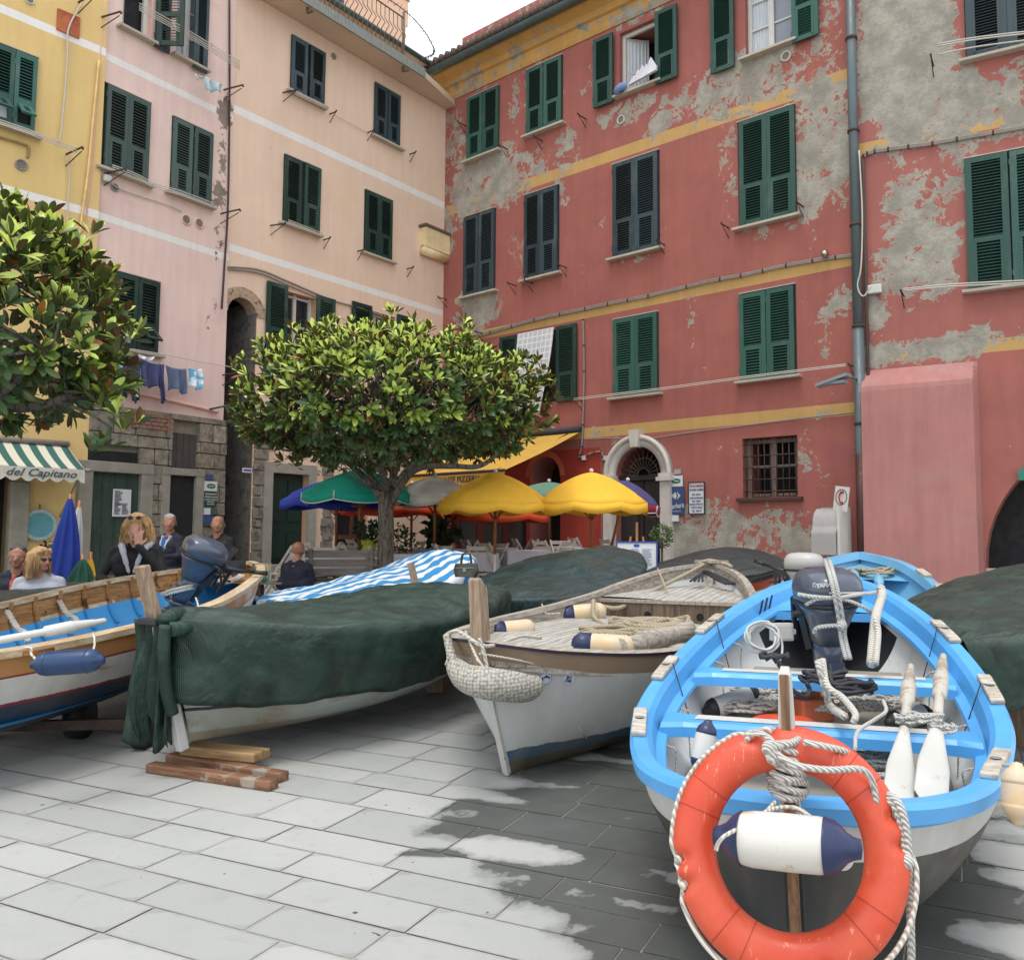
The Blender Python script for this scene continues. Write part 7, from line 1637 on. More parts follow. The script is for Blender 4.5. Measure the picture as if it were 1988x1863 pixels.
for px, nm in ((1178, 'left'), (1136, 'far left')): board(red, (px-3, 885), (px+3, 893), WHITE, 'wall_box', 'small white box on the red wall %s of the white arch' % nm, 'box', -.04, .05)
board(red, (1307, 1000), (1320, 1012), PAPER, 'notice', 'small grey box below the blue fish sign', 'box', -.05, .05)
# phone booth and sign, lamp
PB_ = mat('booth_shell', rgb(176, 172, 170, k=.8), .25, .1, 4)
M = wallM(red, 1630, 1035, -.45); e = empty('phone_booth', label='grey translucent public phone hood by the drainpipe', cat='phone booth', M=M @ Matrix.Translation((0, 0, -.0)))
g = MB(); hw = .22; 
g.grid(lambda s, t: (-hw+2*hw*s, -.2*sin(pi*min(1, t*1.0))**.5*1 if t < .5 else -.25, .42-.78*t+(.0)), 6, 14); g.box((0, .2, .04), (2*hw, .04, .82)); g.build('hood', PB_, e)
g = MB(); g.box((hw+.03, .03, .02), (.05, .5, .86), 0); g.build('side_panel', WHITE, e); g = MB(); g.box((.05, -.02, -.2), (.25, .15, .35)); g.build('phone', PB_, e); g = MB(); g.box((hw, .15, -.8), (.1, .1, 1.0)); g.build('post', PB_, e)
M = wallM(red, 1655, 970, -.5); e = empty('phone_sign', label='white tilted sign with red telephone handset fixed to the drainpipe', cat='sign', M=M @ Matrix.Rotation(radians(8), 4, 'Y'))
g = MB(); g.box((0, 0, 0), (.25, .02, .42)); g.build('plate', WHITE, e)
g = MB(); g.tube([(.095*cos(a), -.014, .03+.13*sin(a)) for a in [2*pi*k/28 for k in range(28)]], .006, 5, closed=True); g.build('ring', INK, e); g = MB(); g.tube(smooth([(.03, -.02, .12), (-.02, -.02, .10), (-.035, -.02, .03), (-.01, -.02, -.05), (.04, -.02, -.06)], 5), [.022]*5+[.012]*10+[.012]*2+[.022]*4, 7); g.build('handset', mat('handset_red', rgb(170, 36, 50), .5), e)
def lamp(b, px, py, label, out, l=.55):
    M = wallM(b, px, py, -.0); e = empty('wall_lamp', label=label, cat='lamp', group='grey street lamps on wall arms', M=M); g = MB(); g.tube([(.35*out, 0, .05), (.2*out, -.35, .12), (0, -.6, .08)], .02, 7); g.build('arm', GUT, e)
    g = MB(); g.prism([(-l/2, -.75, -.05), (-l/2, -.5, -.05), (l*.5, -.5, .08), (l*.5, -.75, .08)], (0, 0, .05)); g.box((0, -.62, -.0), (l*.8, .18, .05), 0); g.build('head', mat('lamp_grey', rgb(128, 138, 146), .4), e)
lamp(red, 1645, 753, 'grey flat street lamp arm left of the drainpipe', 1); lamp(pk, 432, 805, 'grey flat street lamp at the corner of the pink house', -1)
g = MB(); g.ball((0, -.12, 0), .07); g.tube([(0, 0, 0), (0, -.1, 0)], .02, 6, 1); g.build('dome_lamp', [mat('chrome', rgb(180, 170, 160), .15, metal=1), IRON], None, 'small chrome dome on the red wall cable', 'lamp', M=wallM(red, 1606, 496, 0))
# menu board on easel
M = Matrix.Translation(P(1236, 1080, 11.0)) @ Matrix.Rotation(radians(-6), 4, 'Z') @ Matrix.Rotation(radians(-8), 4, 'X'); e = empty('menu_board', label='white menu board with blue frame on wooden easel', cat='menu board', M=M)
w, h = .52, .37; g = MB(); g.box((0, 0, 0), (w, .015, h)); lines(g, w, h, .28, -.42, 13, 1, 3, 3); g.build('board', [PAPER, mat('faint_ink', rgb(150, 160, 176), .8)], e)
g = MB(); [g.box((x, -.004, 0), (.018, .028, h+.02)) for x in (-w/2, w/2)]; [g.box((0, -.005, z), (w, .028, .018)) for z in (-h/2, h/2)]; g.build('frame', INKB, e)
g = MB(); g.lathe([(0, 0), (.04, 0)], 20, 0, Matrix.Translation((0, -.012, h*.38)) @ Matrix.Rotation(pi/2, 4, 'X') @ Matrix.Diagonal((1, .5, 1, 1))); g.build('emblem', INKB, e)
g = MB(); g.bar((0, .05, -1.0), (0, .03, .45), .03, .03); g.build('post', POLEW, e)
for s in (-1, 1): g = MB(); g.bar((s*.22, .0, -1.0), (s*.08, .02, .26), .025, .025); g.build('leg', POLEW, e)
g = MB(); g.box((0, -.02, -h/2-.03), (.34, .05, .02)); g.build('ledge', POLEW, e)
# striped awning with lettering on the yellow house
def awn_stripe():
    t = NT('awning_stripes'); X = t.xyz(); f = t.math('FRACT', t.math('MULTIPLY', X[0], 4.4)); m = t.math('GREATER_THAN', f, .52); return t.done(t.mix(m, rgb(206, 204, 186, k=.9), rgb(50, 98, 92, k=.85)), .8)
u1, zt = yl.uv(128, 866); e = empty('awning', label='green and white striped awning with script lettering over the cafe', cat='awning', M=yl.M @ Matrix.Translation((u1, 0, zt)))
pr = .72; dz = .42; x0 = -2.6; x1 = .0; g = MB(); g.grid(lambda s, t: (x0+(x1-x0)*s, -.05-pr*t, -dz*t-.03*sin(pi*t)), 30, 10); g.build('canopy', awn_stripe(), e, solid=.006)
g = MB()
V = []; n = 132
for k in range(n+1):
    x = x0+(x1-x0)*k/n; V += [(x, -.055-pr, -dz), (x, -.06-pr, -dz-.15-.06*abs(sin(k/n*pi*(x1-x0)*-5.2*-1)))]
g.add(V, [(2*k, 2*k+1, 2*k+3, 2*k+2) for k in range(n)], 0); va = g.build('valance', mat('awning_cream', rgb(204, 200, 186, k=.9), .8), e, solid=.006)
g = MB(); text_mb(g, 'del Capitano', .16, 0, Matrix.Translation((-.60, -.075-pr, -dz-.085)), .002, .35, sx=1.15, bold=.002, ax='CENTER'); g.build('lettering', mat('letter_grey', rgb(60, 76, 84), .7), va)
g = MB(); g.add([(x1, -.05, 0), (x1, -.05-pr, -dz), (x1, -.05-pr, -dz-.14), (x1, -.05, -.1)], [(0, 1, 2, 3)]); g.build('side_flap', MC['awning_cream'], e, solid=.006)
g = MB(); g.tube([(x0, -.06, .03), (x1+.02, -.06, .03)], .05, 8); g.tube([(x1+.02, -pr, -dz), (x1+.12, -pr, -dz)], .03, 7); g.bar((x1-.05, -.03, -1.15), (x1+.0, -pr+.1, -dz-.05), .02, .02); g.build('frame', CABLE, e)
# plate on the yellow wall
M = wallM(yl, 74, 1019, -.05); e = empty('wall_plate', label='round turquoise plate with pale patterned rim on the yellow wall', cat='plate', M=M); F = Matrix.Rotation(pi/2, 4, 'X')
g = MB(); g.lathe([(.19, .02), (.245, .04), (.252, .03), (.2, -.0)], 40, 0, F); g.build('rim', mat('plate_rim', rgb(176, 188, 184, k=.85), .5, .3, 30, .4, 60), e); g = MB(); g.lathe([(0, .015), (.195, .022)], 36, 0, F); g.build('dish', mat('plate_turquoise', rgb(90, 158, 168, k=.85), .4, .2, 8), e)
g = MB(); g.tube([(0, 0, .24), (0, .02, .33)], .008, 5); g.build('hanger', IRON, e)
# yellow awning of the restaurant
YA = cloth('awning_yellow', (232, 186, 84), .85); u1, zt = red.uv(1131, 838); u0, _ = red.uv(935, 852); Ma = red.M @ Matrix.Translation((u1, 0, zt)); e = empty('awning', label='yellow awning with lettered front flap over the red restaurant', cat='awning', M=Ma)
q0 = Ma.inverted() @ P(1031, 909, 16.1); L_ = u1-u0; pr = -q0.y; dz = -q0.z
g = MB(); g.grid(lambda s, t: (-L_*s, -.06-(pr-.06)*t, -dz*t-.03*sin(pi*t)), 30, 12); g.build('canopy', YA, e, solid=.008)
g = MB(); n = 90; V = []
for k in range(n+1): x = -L_*k/n; V += [(x, -pr, -dz), (x, -pr-.01, -dz-.27-.02*sin(k*.8))]
g.add(V, [(2*k, 2*k+1, 2*k+3, 2*k+2) for k in range(n)]); va = g.build('valance', YA, e, solid=.006); g = MB(); text_mb(g, 'RISTORANTE PIZZERIA', .17, 0, Matrix.Translation((-L_*.48, -pr-.025, -dz-.14)), .002, ax='CENTER', sx=1.0, bold=.003); g.build('lettering', INK, va)
g = MB(); g.tube([(-L_, -.1, .05), (.02, -.1, .05)], .07, 10); g.build('roller', INK, e); g = MB(); g.tube([(-L_, -pr, -dz), (0, -pr, -dz)], .03, 8); g.build('front_bar', INK, e)
for x in (-.25, -L_+.3): g = MB(); g.tube([(x, -.1, 0), (x-.25, -pr*.5, -dz*.62), (x, -pr, -dz)], .022, 6); g.build('arm', IRON, e)
# sheet hanging from the third floor window
SHEET = mat('lace_sheet', rgb(204, 206, 206, k=.88), .85, .05, 5)
def sheetmat():
    t = NT('checked_sheet'); X = t.xyz(); a = t.math('LESS_THAN', t.math('FRACT', t.math('MULTIPLY', X[0], 7)), .22); b = t.math('LESS_THAN', t.math('FRACT', t.math('MULTIPLY', X[2], 7)), .22); m = t.math('MAXIMUM', a, b)
    return t.done(t.mix(m, rgb(186, 190, 194, k=.85), rgb(212, 214, 216, k=.9)), .85)
u0, zt = red.uv(1014, 655); u1, _ = red.uv(1084, 640); zb_ = red.uv(1040, 812)[1]; g = MB()
g.grid(lambda s, t: (u0+(u1-u0)*s*(1-.28*t*t*(s > .5)*s)+.02*sin(t*5), -.16-.16*sin(pi*min(1, t*1.2)*.5)-.05*sin(s*9+t*2)*t, zt+.05-(zt-zb_)*t), 26, 26); g.build('bed_sheet', sheetmat(), None, 'white checked sheet hanging out of the third floor window', 'sheet', M=red.M)
u0, zt = red.uv(925, 680); u1, _ = red.uv(958, 672); g = MB(); g.grid(lambda s, t: (u0+(u1-u0)*s, -.5-.04*sin(s*9), zt-.9*t), 12, 8); g.build('bed_sheet', sheetmat(), None, 'second white checked sheet half hidden by the magnolia crown', 'sheet', M=red.M)
# bedding on the sill
g = MB(); rnd = random.Random(4)
M = wallM(red, 1256, 158, -.1)
for i, (x, h, w) in enumerate([(-.26, .16, .2), (-.14, .24, .2), (-.02, .3, .22), (.10, .27, .2), (.22, .36, .24), (.3, .22, .2)]): g.prism([(x-w*.6, -.05-.02*i, -.02), (x+w*.5, -.06-.02*i, .0), (x+w*.45, -.04-.02*i, h*.55), (x+w*.05, -.03-.02*i, h), (x-w*.4, -.03-.02*i, h*.4)], (0, .06, 0), 0, None)
g.build('linen', mat('white_linen', rgb(214, 214, 222, k=.9), .8), None, 'folded white linen airing on the open window sill', 'linen', M=M)
g = MB(); g.grid(lambda s, t: ((.17+.05*sin(t*7))*sin(pi*s)*cos(2*pi*t), (.09)*sin(pi*s)*sin(2*pi*t), .10*cos(pi*s)+.02*sin(8*t)), 14, 18); g.build('pillow', mat('blue_linen', rgb(112, 136, 186, k=.85), .8), None, 'blue bundle drooping from the open window sill', 'pillow', M=wallM(red, 1213, 180, -.2))
# laundry
def cl(pts, m, label, z0, seed=0, b=None):
    b = b or pk; Q = [b.uv(*p, off=-.42) for p in pts]; g = MB(); n = len(Q); rnd = random.Random(seed)
    def f(s, t):
        # polygon between top edge (first two) and bottom edge (last two)
        a = Vector((Q[0][0], 0, Q[0][1])).lerp(Vector((Q[1][0], 0, Q[1][1])), s); c = Vector((Q[3][0], 0, Q[3][1])).lerp(Vector((Q[2][0], 0, Q[2][1])), s); p = a.lerp(c, t)
        return (p.x+.015*sin(t*4+seed), -.42+.035*sin(s*11+seed)*(.3+t)+.02*sin(s*23+seed*2+t*2)*t, p.z-.03*sin(pi*s)*(1-t)+.035*sin(s*7+seed)*t)
    g.grid(f, 20, 14); return g.build('laundry', m, None, label, 'laundry', 'laundry on the line of the pink house', M=b.M, solid=.004)
LN = mat('cloth_navy', rgb(62, 66, 92, k=.8), .9, .12, 5); LN2 = mat('cloth_purple_navy', rgb(72, 76, 120, k=.8), .9, .12, 5); LG = mat('cloth_slate', rgb(98, 114, 142, k=.8), .9, .12, 5); LT = mat('cloth_aqua', rgb(112, 186, 214, k=.85), .9, .1, 5, col2=rgb(210, 218, 226), thr=.52, s2=3); LW = mat('cloth_white', rgb(204, 206, 212, k=.88), .9)
cl([(242, 690), (258, 690), (247, 775), (228, 773)], LN, 'navy trouser leg, left half of the hanging trousers', 0, 1); cl([(257, 690), (274, 694), (270, 780), (259, 780)], LN, 'navy trouser leg, right half of the hanging trousers', 0, 2)
cl([(274, 697), (320, 707), (314, 756), (277, 748)], LN2, 'dark purple shirt hanging between trousers and slate shirt', 0, 3); cl([(309, 705), (321, 707), (319, 780), (310, 780)], LN2, 'narrow dark sleeve hanging below the purple shirt', 0, 4)
cl([(322, 708), (363, 716), (361, 762), (322, 756)], LG, 'slate blue shirt hanging on the line', 0, 5); cl([(365, 711), (392, 716), (391, 755), (366, 753)], LT, 'aqua and white cloth at the right end of the line', 0, 6)
cl([(268, 686), (298, 692), (297, 702), (270, 698)], LW, 'white garment pegged on the back line behind trousers', 0, 7); cl([(226, 700), (236, 700), (234, 742), (222, 742)], LT, 'pale blue towel at the left end of the line', 0, 8)
cl([(398, 147), (432, 163), (430, 182), (400, 174)], mat('cloth_pale', rgb(180, 200, 204, k=.85), .9), 'pale cloth hanging from the upper line of pink house', 0, 9); cl([(379, 143), (395, 148), (394, 156), (380, 152)], LW, 'small white cloth on the upper line of pink house', 0, 10)
# birds in the sky
# (none large enough to build)
# ================================================================== PEOPLE
import numpy as np
SKIN = mat('skin', rgb(196, 148, 124, k=.85), .55, .08, 12); SKIN2 = mat('skin_tanned', rgb(172, 122, 98, k=.82), .55, .08, 12); EYE = mat('eye_dark', rgb(40, 30, 28), .3); LIP = mat('lips', rgb(168, 96, 88), .5); NAVYC = mat('navy_cloth', rgb(30, 34, 54, k=.75), .85, .15, 6, .2, 30); BLKC = mat('black_cloth', rgb(24, 25, 30, k=.8), .8, .2, 5, .3, 20); GREYC = mat('pale_grey_cloth', rgb(176, 180, 190, k=.85), .85, .08, 6); CORAL = mat('coral_cloth', rgb(206, 92, 80, k=.85), .85); BLUEC = mat('blue_shirt', rgb(62, 112, 176, k=.85), .85)
BLOND = mat('blond_hair', rgb(206, 166, 110, k=.85), .5, .3, 14, .8, 60, rgb(160, 118, 72), .5, 12, sc=(1, 1, .2)); BLOND2 = mat('honey_hair', rgb(200, 160, 112, k=.85), .45, .25, 14, .7, 60, rgb(150, 108, 70), .52, 12, sc=(1, 1, .2)); GREYH = mat('grey_hair', rgb(176, 172, 168, k=.8), .7, .2, 20, .6, 60); DARKH = mat('dark_grey_hair', rgb(84, 76, 72, k=.8), .7, .25, 20, .6, 60)
def blob(prims, vox, name, mats, parent, sm=2, label=None, disp=0, dsc=20):
    """one continuous skin over tapered limbs: prims = (a, b, ra, rb, material index[, squash])"""
    mb = MB()
    for pr in prims:
        a, b, ra, rb = Vector(pr[0]), Vector(pr[1]), pr[2], pr[3]
        if isinstance(ra, tuple): mb.ball(a, ra, 0, 20, 14); continue
        n = max(2, int((b-a).length/(min(ra, rb)*.6))+1)
        if (b-a).length < 1e-5: mb.ball(a, ra, 0, 16, 12); continue
        d = (b-a).normalized(); pts = []; rr = []
        for k in range(-5, 1): t = k/5*pi/2; pts.append(a+d*ra*sin(t)); rr.append(max(1e-4, ra*cos(t)))
        for k in range(1, n): pts.append(a.lerp(b, k/n)); rr.append(ra+(rb-ra)*k/n)
        for k in range(0, 6): t = k/5*pi/2; pts.append(b+d*rb*sin(t)); rr.append(max(1e-4, rb*cos(t)))
        mb.tube(pts, rr, 16)
    me = bpy.data.meshes.new('t'); me.from_pydata(mb.v, [], mb.f); o = bpy.data.objects.new('t', me); S.collection.objects.link(o)
    md = o.modifiers.new('r', 'REMESH'); md.mode = 'VOXEL'; md.voxel_size = vox; md2 = o.modifiers.new('s', 'SMOOTH'); md2.iterations = sm; md2.factor = .6
    dg = bpy.context.evaluated_depsgraph_get(); m2 = bpy.data.meshes.new_from_object(o.evaluated_get(dg)); bpy.data.objects.remove(o); bpy.data.meshes.remove(me)
    n = len(m2.vertices); co = np.empty(n*3, dtype=np.float32); m2.vertices.foreach_get('co', co); co = co.reshape(-1, 3)
    best = np.full(n, 1e9); mi = np.zeros(n, dtype=int)
    for pr in prims:
        a = np.array(pr[0]); b = np.array(pr[1])
        if isinstance(pr[2], tuple): r = np.array(pr[2]); d = (np.linalg.norm((co-a)/r, axis=1)-1)*r.min()
        else:
            ab = b-a; L2 = max(1e-9, ab@ab); t = np.clip((co-a)@ab/L2, 0, 1); d = np.linalg.norm(co-a-t[:, None]*ab, axis=1)-(pr[2]+(pr[3]-pr[2])*t)
        d = d-(pr[5] if len(pr) > 5 else 0); k = d < best; best[k] = d[k]; mi[k] = pr[4]
    if disp:
        for i, v in enumerate(m2.vertices): 
            p = v.co; v.co = p+v.normal*(disp*noise.noise(Vector((p.x*dsc, p.y*dsc, p.z*dsc*.35))))
    m2.materials.clear(); [m2.materials.append(m) for m in mats]
    pv = [int(mi[p.vertices[0]]) for p in m2.polygons]; m2.polygons.foreach_set('material_index', pv); m2.polygons.foreach_set('use_smooth', [True]*len(pv)); m2.update()
    ob = bpy.data.objects.new(name, m2); link(ob, parent)
    if label: ob['label'] = label
    return ob
def V3(*a): return Vector(a)
def head(c, yaw=0, pitch=0, sk=0, face=1, s=1.0):
    """head prims around centre c, facing -y turned by yaw"""
    R = Matrix.Rotation(yaw, 3, 'Z') @ Matrix.Rotation(pitch, 3, 'X'); f = lambda x, y, z: tuple(Vector(c)+R @ Vector((x*s, y*s, z*s)))
    P_ = [(f(0, .015, .03), f(0, 0, .03), .083*s, .083*s, sk), (f(0, .0, .05), f(0, .03, .05), .08*s, .078*s, sk), (f(0, -.03, -.005), f(0, -.036, -.045), .070*s, .056*s, sk), (f(-.012, -.062, -.072), f(.012, -.062, -.072), .028*s, .028*s, sk),
          (f(0, -.088, .02), f(0, -.105, -.018), .009*s, .014*s, sk), (f(-.012, -.094, -.02), f(.012, -.094, -.02), .01*s, .01*s, sk), (f(-.03, -.076, .035), f(.03, -.076, .035), .012*s, .012*s, sk),
          (f(-.018, -.087, -.052), f(.018, -.087, -.052), .008*s, .008*s, face, .003), (f(-.083, .01, .015), f(-.086, .012, -.02), .014*s, .01*s, sk), (f(.083, .01, .015), f(.086, .012, -.02), .014*s, .01*s, sk),
          (f(-.031, -.079, .015), f(-.027, -.079, .015), .0065*s, .0065*s, 3, .0015), (f(.027, -.079, .015), f(.031, -.079, .015), .0065*s, .0065*s, 3, .0015), (f(-.045, -.06, -.02), f(-.04, -.055, -.03), .025*s, .025*s, sk), (f(.045, -.06, -.02), f(.04, -.055, -.03), .025*s, .025*s, sk)]
    return P_, f
def hand(w, d, nrm, sk=0, curl=.5, s=1.0, side=1, spread=.12):
    """w wrist, d direction of the palm, nrm palm normal (fingers curl towards it)"""
    w = Vector(w); d = Vector(d).normalized(); n = Vector(nrm); n = (n-d*n.dot(d)).normalized(); u = d.cross(n)*side; P_ = []
    P_.append((tuple(w), tuple(w+d*.03), .026*s, .03*s, sk)); 
    for k in range(4): b = w+d*.035*s+u*(k-1.5)*.019*s; P_.append((tuple(w+d*.01+u*(k-1.5)*.012*s), tuple(b+d*.045*s), .018*s, .0135*s, sk))
    for k, l in enumerate((.072, .082, .076, .058)):
        b = w+d*.082*s+u*(k-1.5)*.0205*s; dd = (d+u*(k-1.5)*spread).normalized(); prev = b; c_ = 0
        for j, q in enumerate((.45, .32, .25)):
            c_ += curl*(.45+.25*j); dirn = (dd*cos(c_)+n*sin(c_)); nx = prev+dirn*l*q*s; P_.append((tuple(prev), tuple(nx), (.0105-.001*j)*s, (.0098-.001*j)*s, sk)); prev = nx
    b = w+d*.02*s-u*.026*s; m = b+(d*.6-u*.75+n*.35).normalized()*.04*s; P_ += [(tuple(b), tuple(m), .015*s, .012*s, sk), (tuple(m), tuple(m+(d*.9-u*.3+n*.4).normalized()*.034*s), .0115*s, .0095*s, sk)]
    return P_
def person(label, M, prims, hair, mats, hairm, vox=.0085, extra=None, disp=.006):
    e = empty('person', label=label, cat='person', M=M); blob(prims, vox, 'body', mats, e, 2)
    if hair: blob(hair, .012, 'hair', [hairm], e, 1, disp=disp)
    return e
def torso(z0, sh, hipw, tm, lm=5, depth=.10, belly=0, leanx=0, leany=0):
    """z0 hip height, sh shoulder height"""
    m = (z0+sh)/2; L_ = lambda z: (leanx*(z-z0), leany*(z-z0)); q = lambda x, y, z: (x+L_(z)[0], y+L_(z)[1], z)
    return [(q(-hipw*.5, 0, z0), q(hipw*.5, 0, z0), .12, .12, lm), (q(-hipw*.42, -.01-belly, m-.1), q(hipw*.42, -.01-belly, m-.1), .115, .115, tm), (q(-.09, -.01, m+.05), q(.09, -.01, m+.05), .12, .12, tm), (q(-.11, -.01, sh-.13), q(.11, -.01, sh-.13), .115, .115, tm),
            (q(-.15, .0, sh-.03), q(.15, .0, sh-.03), .062, .062, tm), (q(-.075, .015, sh+.005), q(.075, .015, sh+.005), .06, .06, tm), (q(0, .01, sh-.02), q(0, .0, sh+.08), .064, .058, 0)]
def legs(z0, hipw, m, seat=False):
    P_ = []
    for s in (-1, 1):
        h = (s*hipw*.5, 0, z0-.03)
        if seat: k = (s*.13, -.44, z0+.02); a = (s*.13, -.42, .08)
        else: k = (s*.11, -.02, z0*.52); a = (s*.12, .02, .09)
        P_ += [(h, k, .095, .062, m), (k, a, .062, .042, m), ((a[0], a[1]+.03, .045), (a[0]+s*.01, a[1]-.15, .035), .042, .036, 4)]
    return P_
SHOE = mat('shoe', rgb(44, 38, 36), .6); JEANS = mat('jeans', rgb(52, 60, 82, k=.8), .85)
# woman with the hand at her face: stands behind the far rail
def standing(label, px, pyt, Y, height, yaw, upper, arms, hair, hairm, mats, sk=0, headyaw=0, vox=.01, hs=1.0, extra_prims=(), legm=5, lean=0, hp=0):
    top = P(px, pyt, Y); base = top.z-height; M = Matrix.Translation((top.x, top.y, base)) @ Matrix.Rotation(yaw, 4, 'Z')
    sh = height-.31; z0 = height*.52; H, f = head((0, -.02+lean, height-.125*hs), headyaw, hp, 0, 6, hs)
    pr = torso(z0, sh, .2, upper, legm)+legs(z0, .2, legm)+H+list(extra_prims)
    for s, el, wr, hd, hn, cu in arms:
        shd = (s*.185, 0, sh-.035); pr += [(shd, el, .058, .046, upper, .004), (el, wr, .046, .034, upper, .004)]+hand(wr, hd, hn, 0, cu, .98, s)
    return person(label, M, pr, hair(f), mats, hairm, vox), M, f
bm = [SKIN, LIP, SKIN, EYE, SHOE, JEANS, LIP, BLKC, GREYC]
def hair_w(f): 
    H = [(f(0, .03, .07), f(0, .0, .08), .092, .088, 0)]; rnd = random.Random(2)
    for s in (-1, 1):
        for k in range(9): a = .25+k*.32; x = s*.092*sin(a); y = -.055*cos(a)+.03; H.append((f(x*.9, y, .07), f(x*1.25+s*.012*rnd.random(), y*1.15+.01, -.05-.05*rnd.random()), .03, .024, 0)); H.append((f(x*1.25, y*1.15, -.05), f(x*1.4, y*1.1-.01, -.105), .03, .02, 0))
    H += [(f(-.05, -.065, .1), f(.05, -.07, .1), .026, .024, 0), (f(.05, -.065, .09), f(.088, -.05, .04), .024, .022, 0), (f(-.05, -.065, .09), f(-.09, -.05, .03), .024, .022, 0)]; return H
hgt = 1.66
e, Mw, f = standing('blond woman in black jacket holding her hand to her face behind the varnished boat', 268, 1001, 8.45, hgt, radians(14), 7,
    [(1, (.27, -.10, 1.08), (.06, -.17, hgt-.30), (-.08, -.02, 1), (.2, 1, .1), .35), (-1, (-.30, -.05, 1.06), (-.10, -.33, .99), (.6, -.8, -.05), (0, 0, -1), .6)], hair_w, BLOND, bm, headyaw=.05, vox=.0075, hp=.08, hs=1.12,
    extra_prims=[((-.11, .02, hgt-.29), (.11, .02, hgt-.29), .05, .05, 7, .004), ((.12, -.05, hgt-.29), (.14, .03, hgt-.30), .03, .03, 8), ((-.12, -.05, hgt-.29), (-.14, .03, hgt-.30), .03, .03, 8)])
def strands(f, e, m, n=260, l=.2, curl=.02, seed=0, droop=.1):
    rnd = random.Random(seed); g = MB()
    for i in range(n):
        a = rnd.uniform(.35, 2*pi-.35); el = rnd.uniform(.1, 1.25); r = .097; x = r*sin(a)*cos(el); y = -r*cos(a)*cos(el)+.02; z = .06+.085*sin(el); ph = rnd.random()*6; L = l*rnd.uniform(.6, 1.1); pts = []
        for k in range(7):
            t = k/6; o = 1+.28*t*(cos(el)+.3); pts.append(f(x*o+curl*sin(ph+t*7)*t, y*o+curl*cos(ph*1.3+t*6)*t, z+.012*sin(pi*t)-L*t*t-droop*t*.4))
        g.tube(pts, [.0045, .005, .005, .0045, .004, .003, .0015], 4)
    g.build('hair_strands', m, e)
def glasses(f, e, up=0, fwd=0, m=MOTD):
    g = MB()
    for s in (-1, 1): 
        c = Vector(f(s*.033, -.094-fwd, .02+up)); g.ball(c, (.026, .008, .02)); g.tube([Vector(f(s*.055, -.09-fwd, .025+up)), Vector(f(s*.088, .0, .03+up))], .003, 5)
    g.tube([Vector(f(-.01, -.098-fwd, .026+up)), Vector(f(.01, -.098-fwd, .026+up))], .003, 5); g.build('sunglasses', m, e)
glasses(f, e, .095, .012); strands(f, e, BLOND, 340, .17, .028, 3)
g = MB()
for s in (-1, 1): g.tube(smooth([(s*.135, .03, hgt-.275), (s*.12, -.05, hgt-.285), (s*.085, -.125, hgt-.36), (s*.05, -.15, hgt-.46), (s*.02, -.155, hgt-.56)], 5), [.026]*6+[.03]*5+[.024]*5+[.016]*4+[.008], 8)
g.build('collar', GREYC, e)
def hair_short(f): return [(f(0, .035, .055), f(0, .02, .07), .084, .083, 0), (f(0, .045, .0), f(0, .055, .03), .07, .075, 0), (f(-.06, .03, .03), f(.06, .03, .03), .03, .03, 0), (f(-.05, -.03, .105), f(.05, -.03, .105), .022, .022, 0)]
def hair_bald(f): return [(f(-.07, .04, -.01), f(.07, .04, -.01), .026, .026, 0), (f(0, .075, -.02), f(0, .07, .0), .03, .035, 0)]
nm = [SKIN2, LIP, SKIN2, EYE, SHOE, JEANS, LIP, NAVYC, BLUEC, GREYC]
h2 = 1.70
e, M_, f = standing('grey haired man in navy cardigan and blue shirt looking at a phone', 332, 1000, 12.3, h2, radians(-20), 7,
    [(1, (.26, -.08, 1.12), (.08, -.30, 1.10), (-.8, -.5, .1), (0, 0, -1), .7), (-1, (-.26, -.08, 1.12), (-.08, -.32, 1.10), (.8, -.5, .1), (0, 0, -1), .7)], hair_short, GREYH, nm, headyaw=.75, extra_prims=[((0, -.105, h2-.34), (0, -.12, h2-.52), .03, .025, 8, .012), ((-.07, -.07, h2-.3), (-.04, -.12, h2-.45), .018, .015, 9, .008), ((.07, -.07, h2-.3), (.04, -.12, h2-.45), .018, .015, 9, .008)])
g = MB(); g.box((0, 0, 0), (.07, .012, .13)); g.build('phone', [INK], None, 'small dark phone held by the grey haired man', 'phone', M=M_ @ Matrix.Translation((.02, -.38, 1.13)) @ Matrix.Rotation(radians(60), 4, 'X') @ Matrix.Rotation(1.2, 4, 'Y'), bevel=.004)
e, M_, f = standing('balding man in black jersey with folded hands standing by the alley', 425, 1002, 12.0, 1.68, radians(-10), 7,
    [(1, (.26, -.06, 1.10), (.05, -.24, 1.22), (-.7, -.3, .6), (0, 1, -.2), .8), (-1, (-.26, -.06, 1.10), (-.05, -.26, 1.20), (.7, -.3, .6), (0, 1, -.2), .8)], hair_bald, GREYH, [SKIN2, LIP, SKIN2, EYE, SHOE, JEANS, LIP, BLKC, BLKC, GREYC], headyaw=.45)
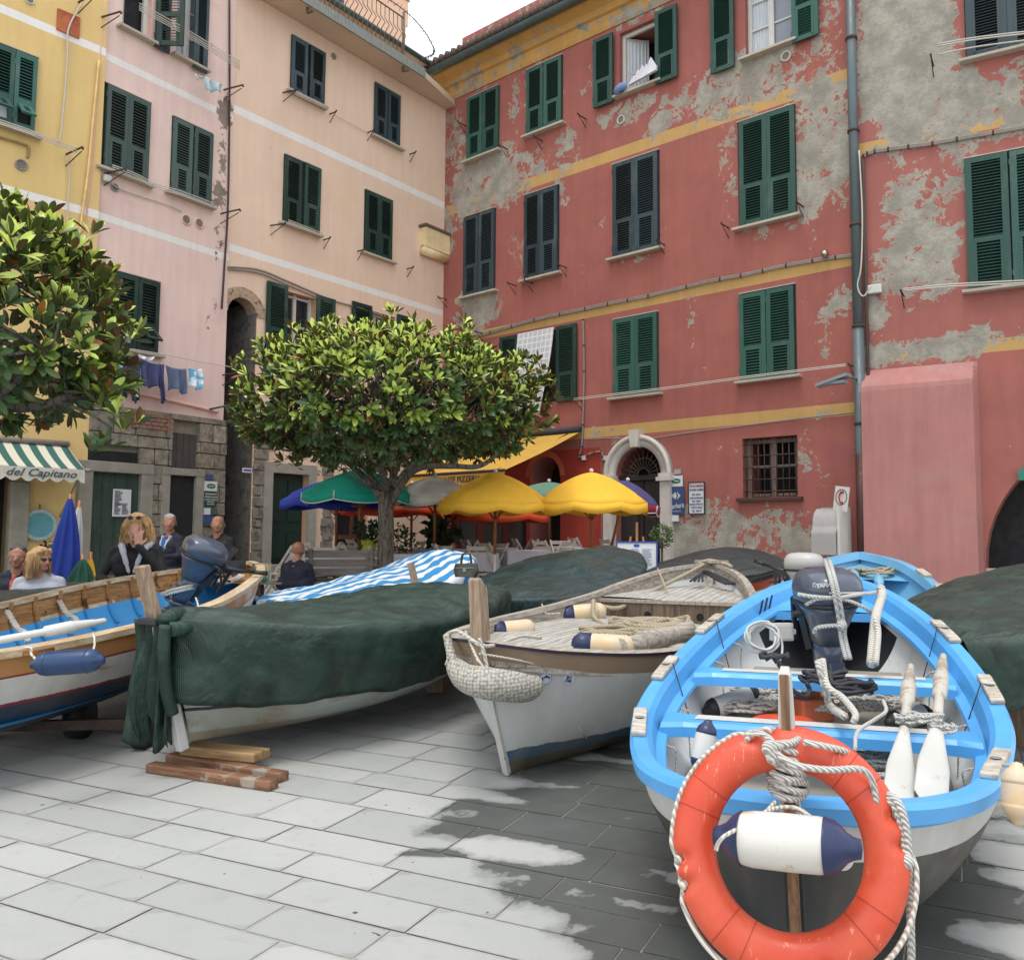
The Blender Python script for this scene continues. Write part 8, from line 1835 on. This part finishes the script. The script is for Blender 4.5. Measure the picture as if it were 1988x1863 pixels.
# seated people
def seated(label, px, pyt, Y, yaw, upper, hair, hairm, mats, headyaw=0, lean=0, extra=(), hp=0, hs=1.0):
    top = P(px, pyt, Y); z = 1.28; M = Matrix.Translation((top.x, top.y, top.z-z)) @ Matrix.Rotation(yaw, 4, 'Z'); H, f = head((0, -.03+lean, z-.125), headyaw, hp, 0, 6, hs)
    pr = torso(.52, z-.31, .2, upper, 5, leany=0)+legs(.52, .2, 5, True)+H+list(extra)
    for s in (-1, 1): pr += [((s*.185, 0, z-.345), (s*.25, -.06, z-.60), .056, .045, upper, .004), ((s*.25, -.06, z-.60), (s*.10, -.30, .62), .045, .033, upper, .004)]+hand((s*.10, -.30, .62), (-.3*s, -1, -.1), (0, 0, -1), 0, .5, .95, s)
    return person(label, M, pr, hair(f) if hair else None, mats, hairm, .010), M, f
e, M_, f = seated('seated man in navy jacket and coral shirt at the left edge', 37, 1061, 9.3, radians(16), 7, hair_short, DARKH, [SKIN2, LIP, SKIN2, EYE, SHOE, JEANS, LIP, NAVYC, CORAL, GREYC], headyaw=.12, extra=[((0, -.10, .96), (0, -.122, .80), .022, .016, 8, .010)])
g = MB()
for s in (-1, 1): c = Vector(f(s*.033, -.092, .018)); g.tube([c+Vector((.022*cos(a), -.002, .016*sin(a))) for a in [2*pi*k/12 for k in range(12)]], .0022, 4, closed=True); g.tube([Vector(f(s*.055, -.09, .02)), Vector(f(s*.09, .0, .02))], .002, 4)
g.build('glasses', MOTD, e)
def hair_l(f):
    H = [(f(0, .03, .065), f(0, .0, .075), .09, .088, 0)]
    for k in range(10): a = .7+k*.49; x = .085*sin(a); y = -.06*cos(a)+.03; H.append((f(x, y, .07), f(x*1.12, y+.01, -.17), .034, .024, 0))
    H.append((f(-.06, -.06, .10), f(.06, -.06, .10), .026, .026, 0)); return H
e, M_, f = seated('seated woman with long straight blond hair, sunglasses and pale grey sweater', 80, 1066, 9.1, radians(20), 7, hair_l, BLOND2, [SKIN, LIP, SKIN, EYE, SHOE, JEANS, LIP, GREYC, GREYC, GREYC], headyaw=.95)
glasses(f, e); strands(f, e, BLOND2, 260, .22, .006, 5)
e, M_, f = seated('bald man in navy jacket seen from behind on a bench', 577, 1052, 11.9, radians(165), 7, None, GREYH, [SKIN2, LIP, SKIN2, EYE, SHOE, JEANS, LIP, NAVYC, NAVYC, GREYC], headyaw=.3, extra=[((-.16, .02, .9), (.16, .02, .9), .07, .07, 7, .004), ((-.2, .03, .7), (.2, .03, .7), .09, .09, 7, .004)])
p = P(60, HOR, 9.35); p.z = P(37, 1061, 9.3).z-1.28; bench('low bench under the seated couple at the left edge', p, radians(12), 1.3)
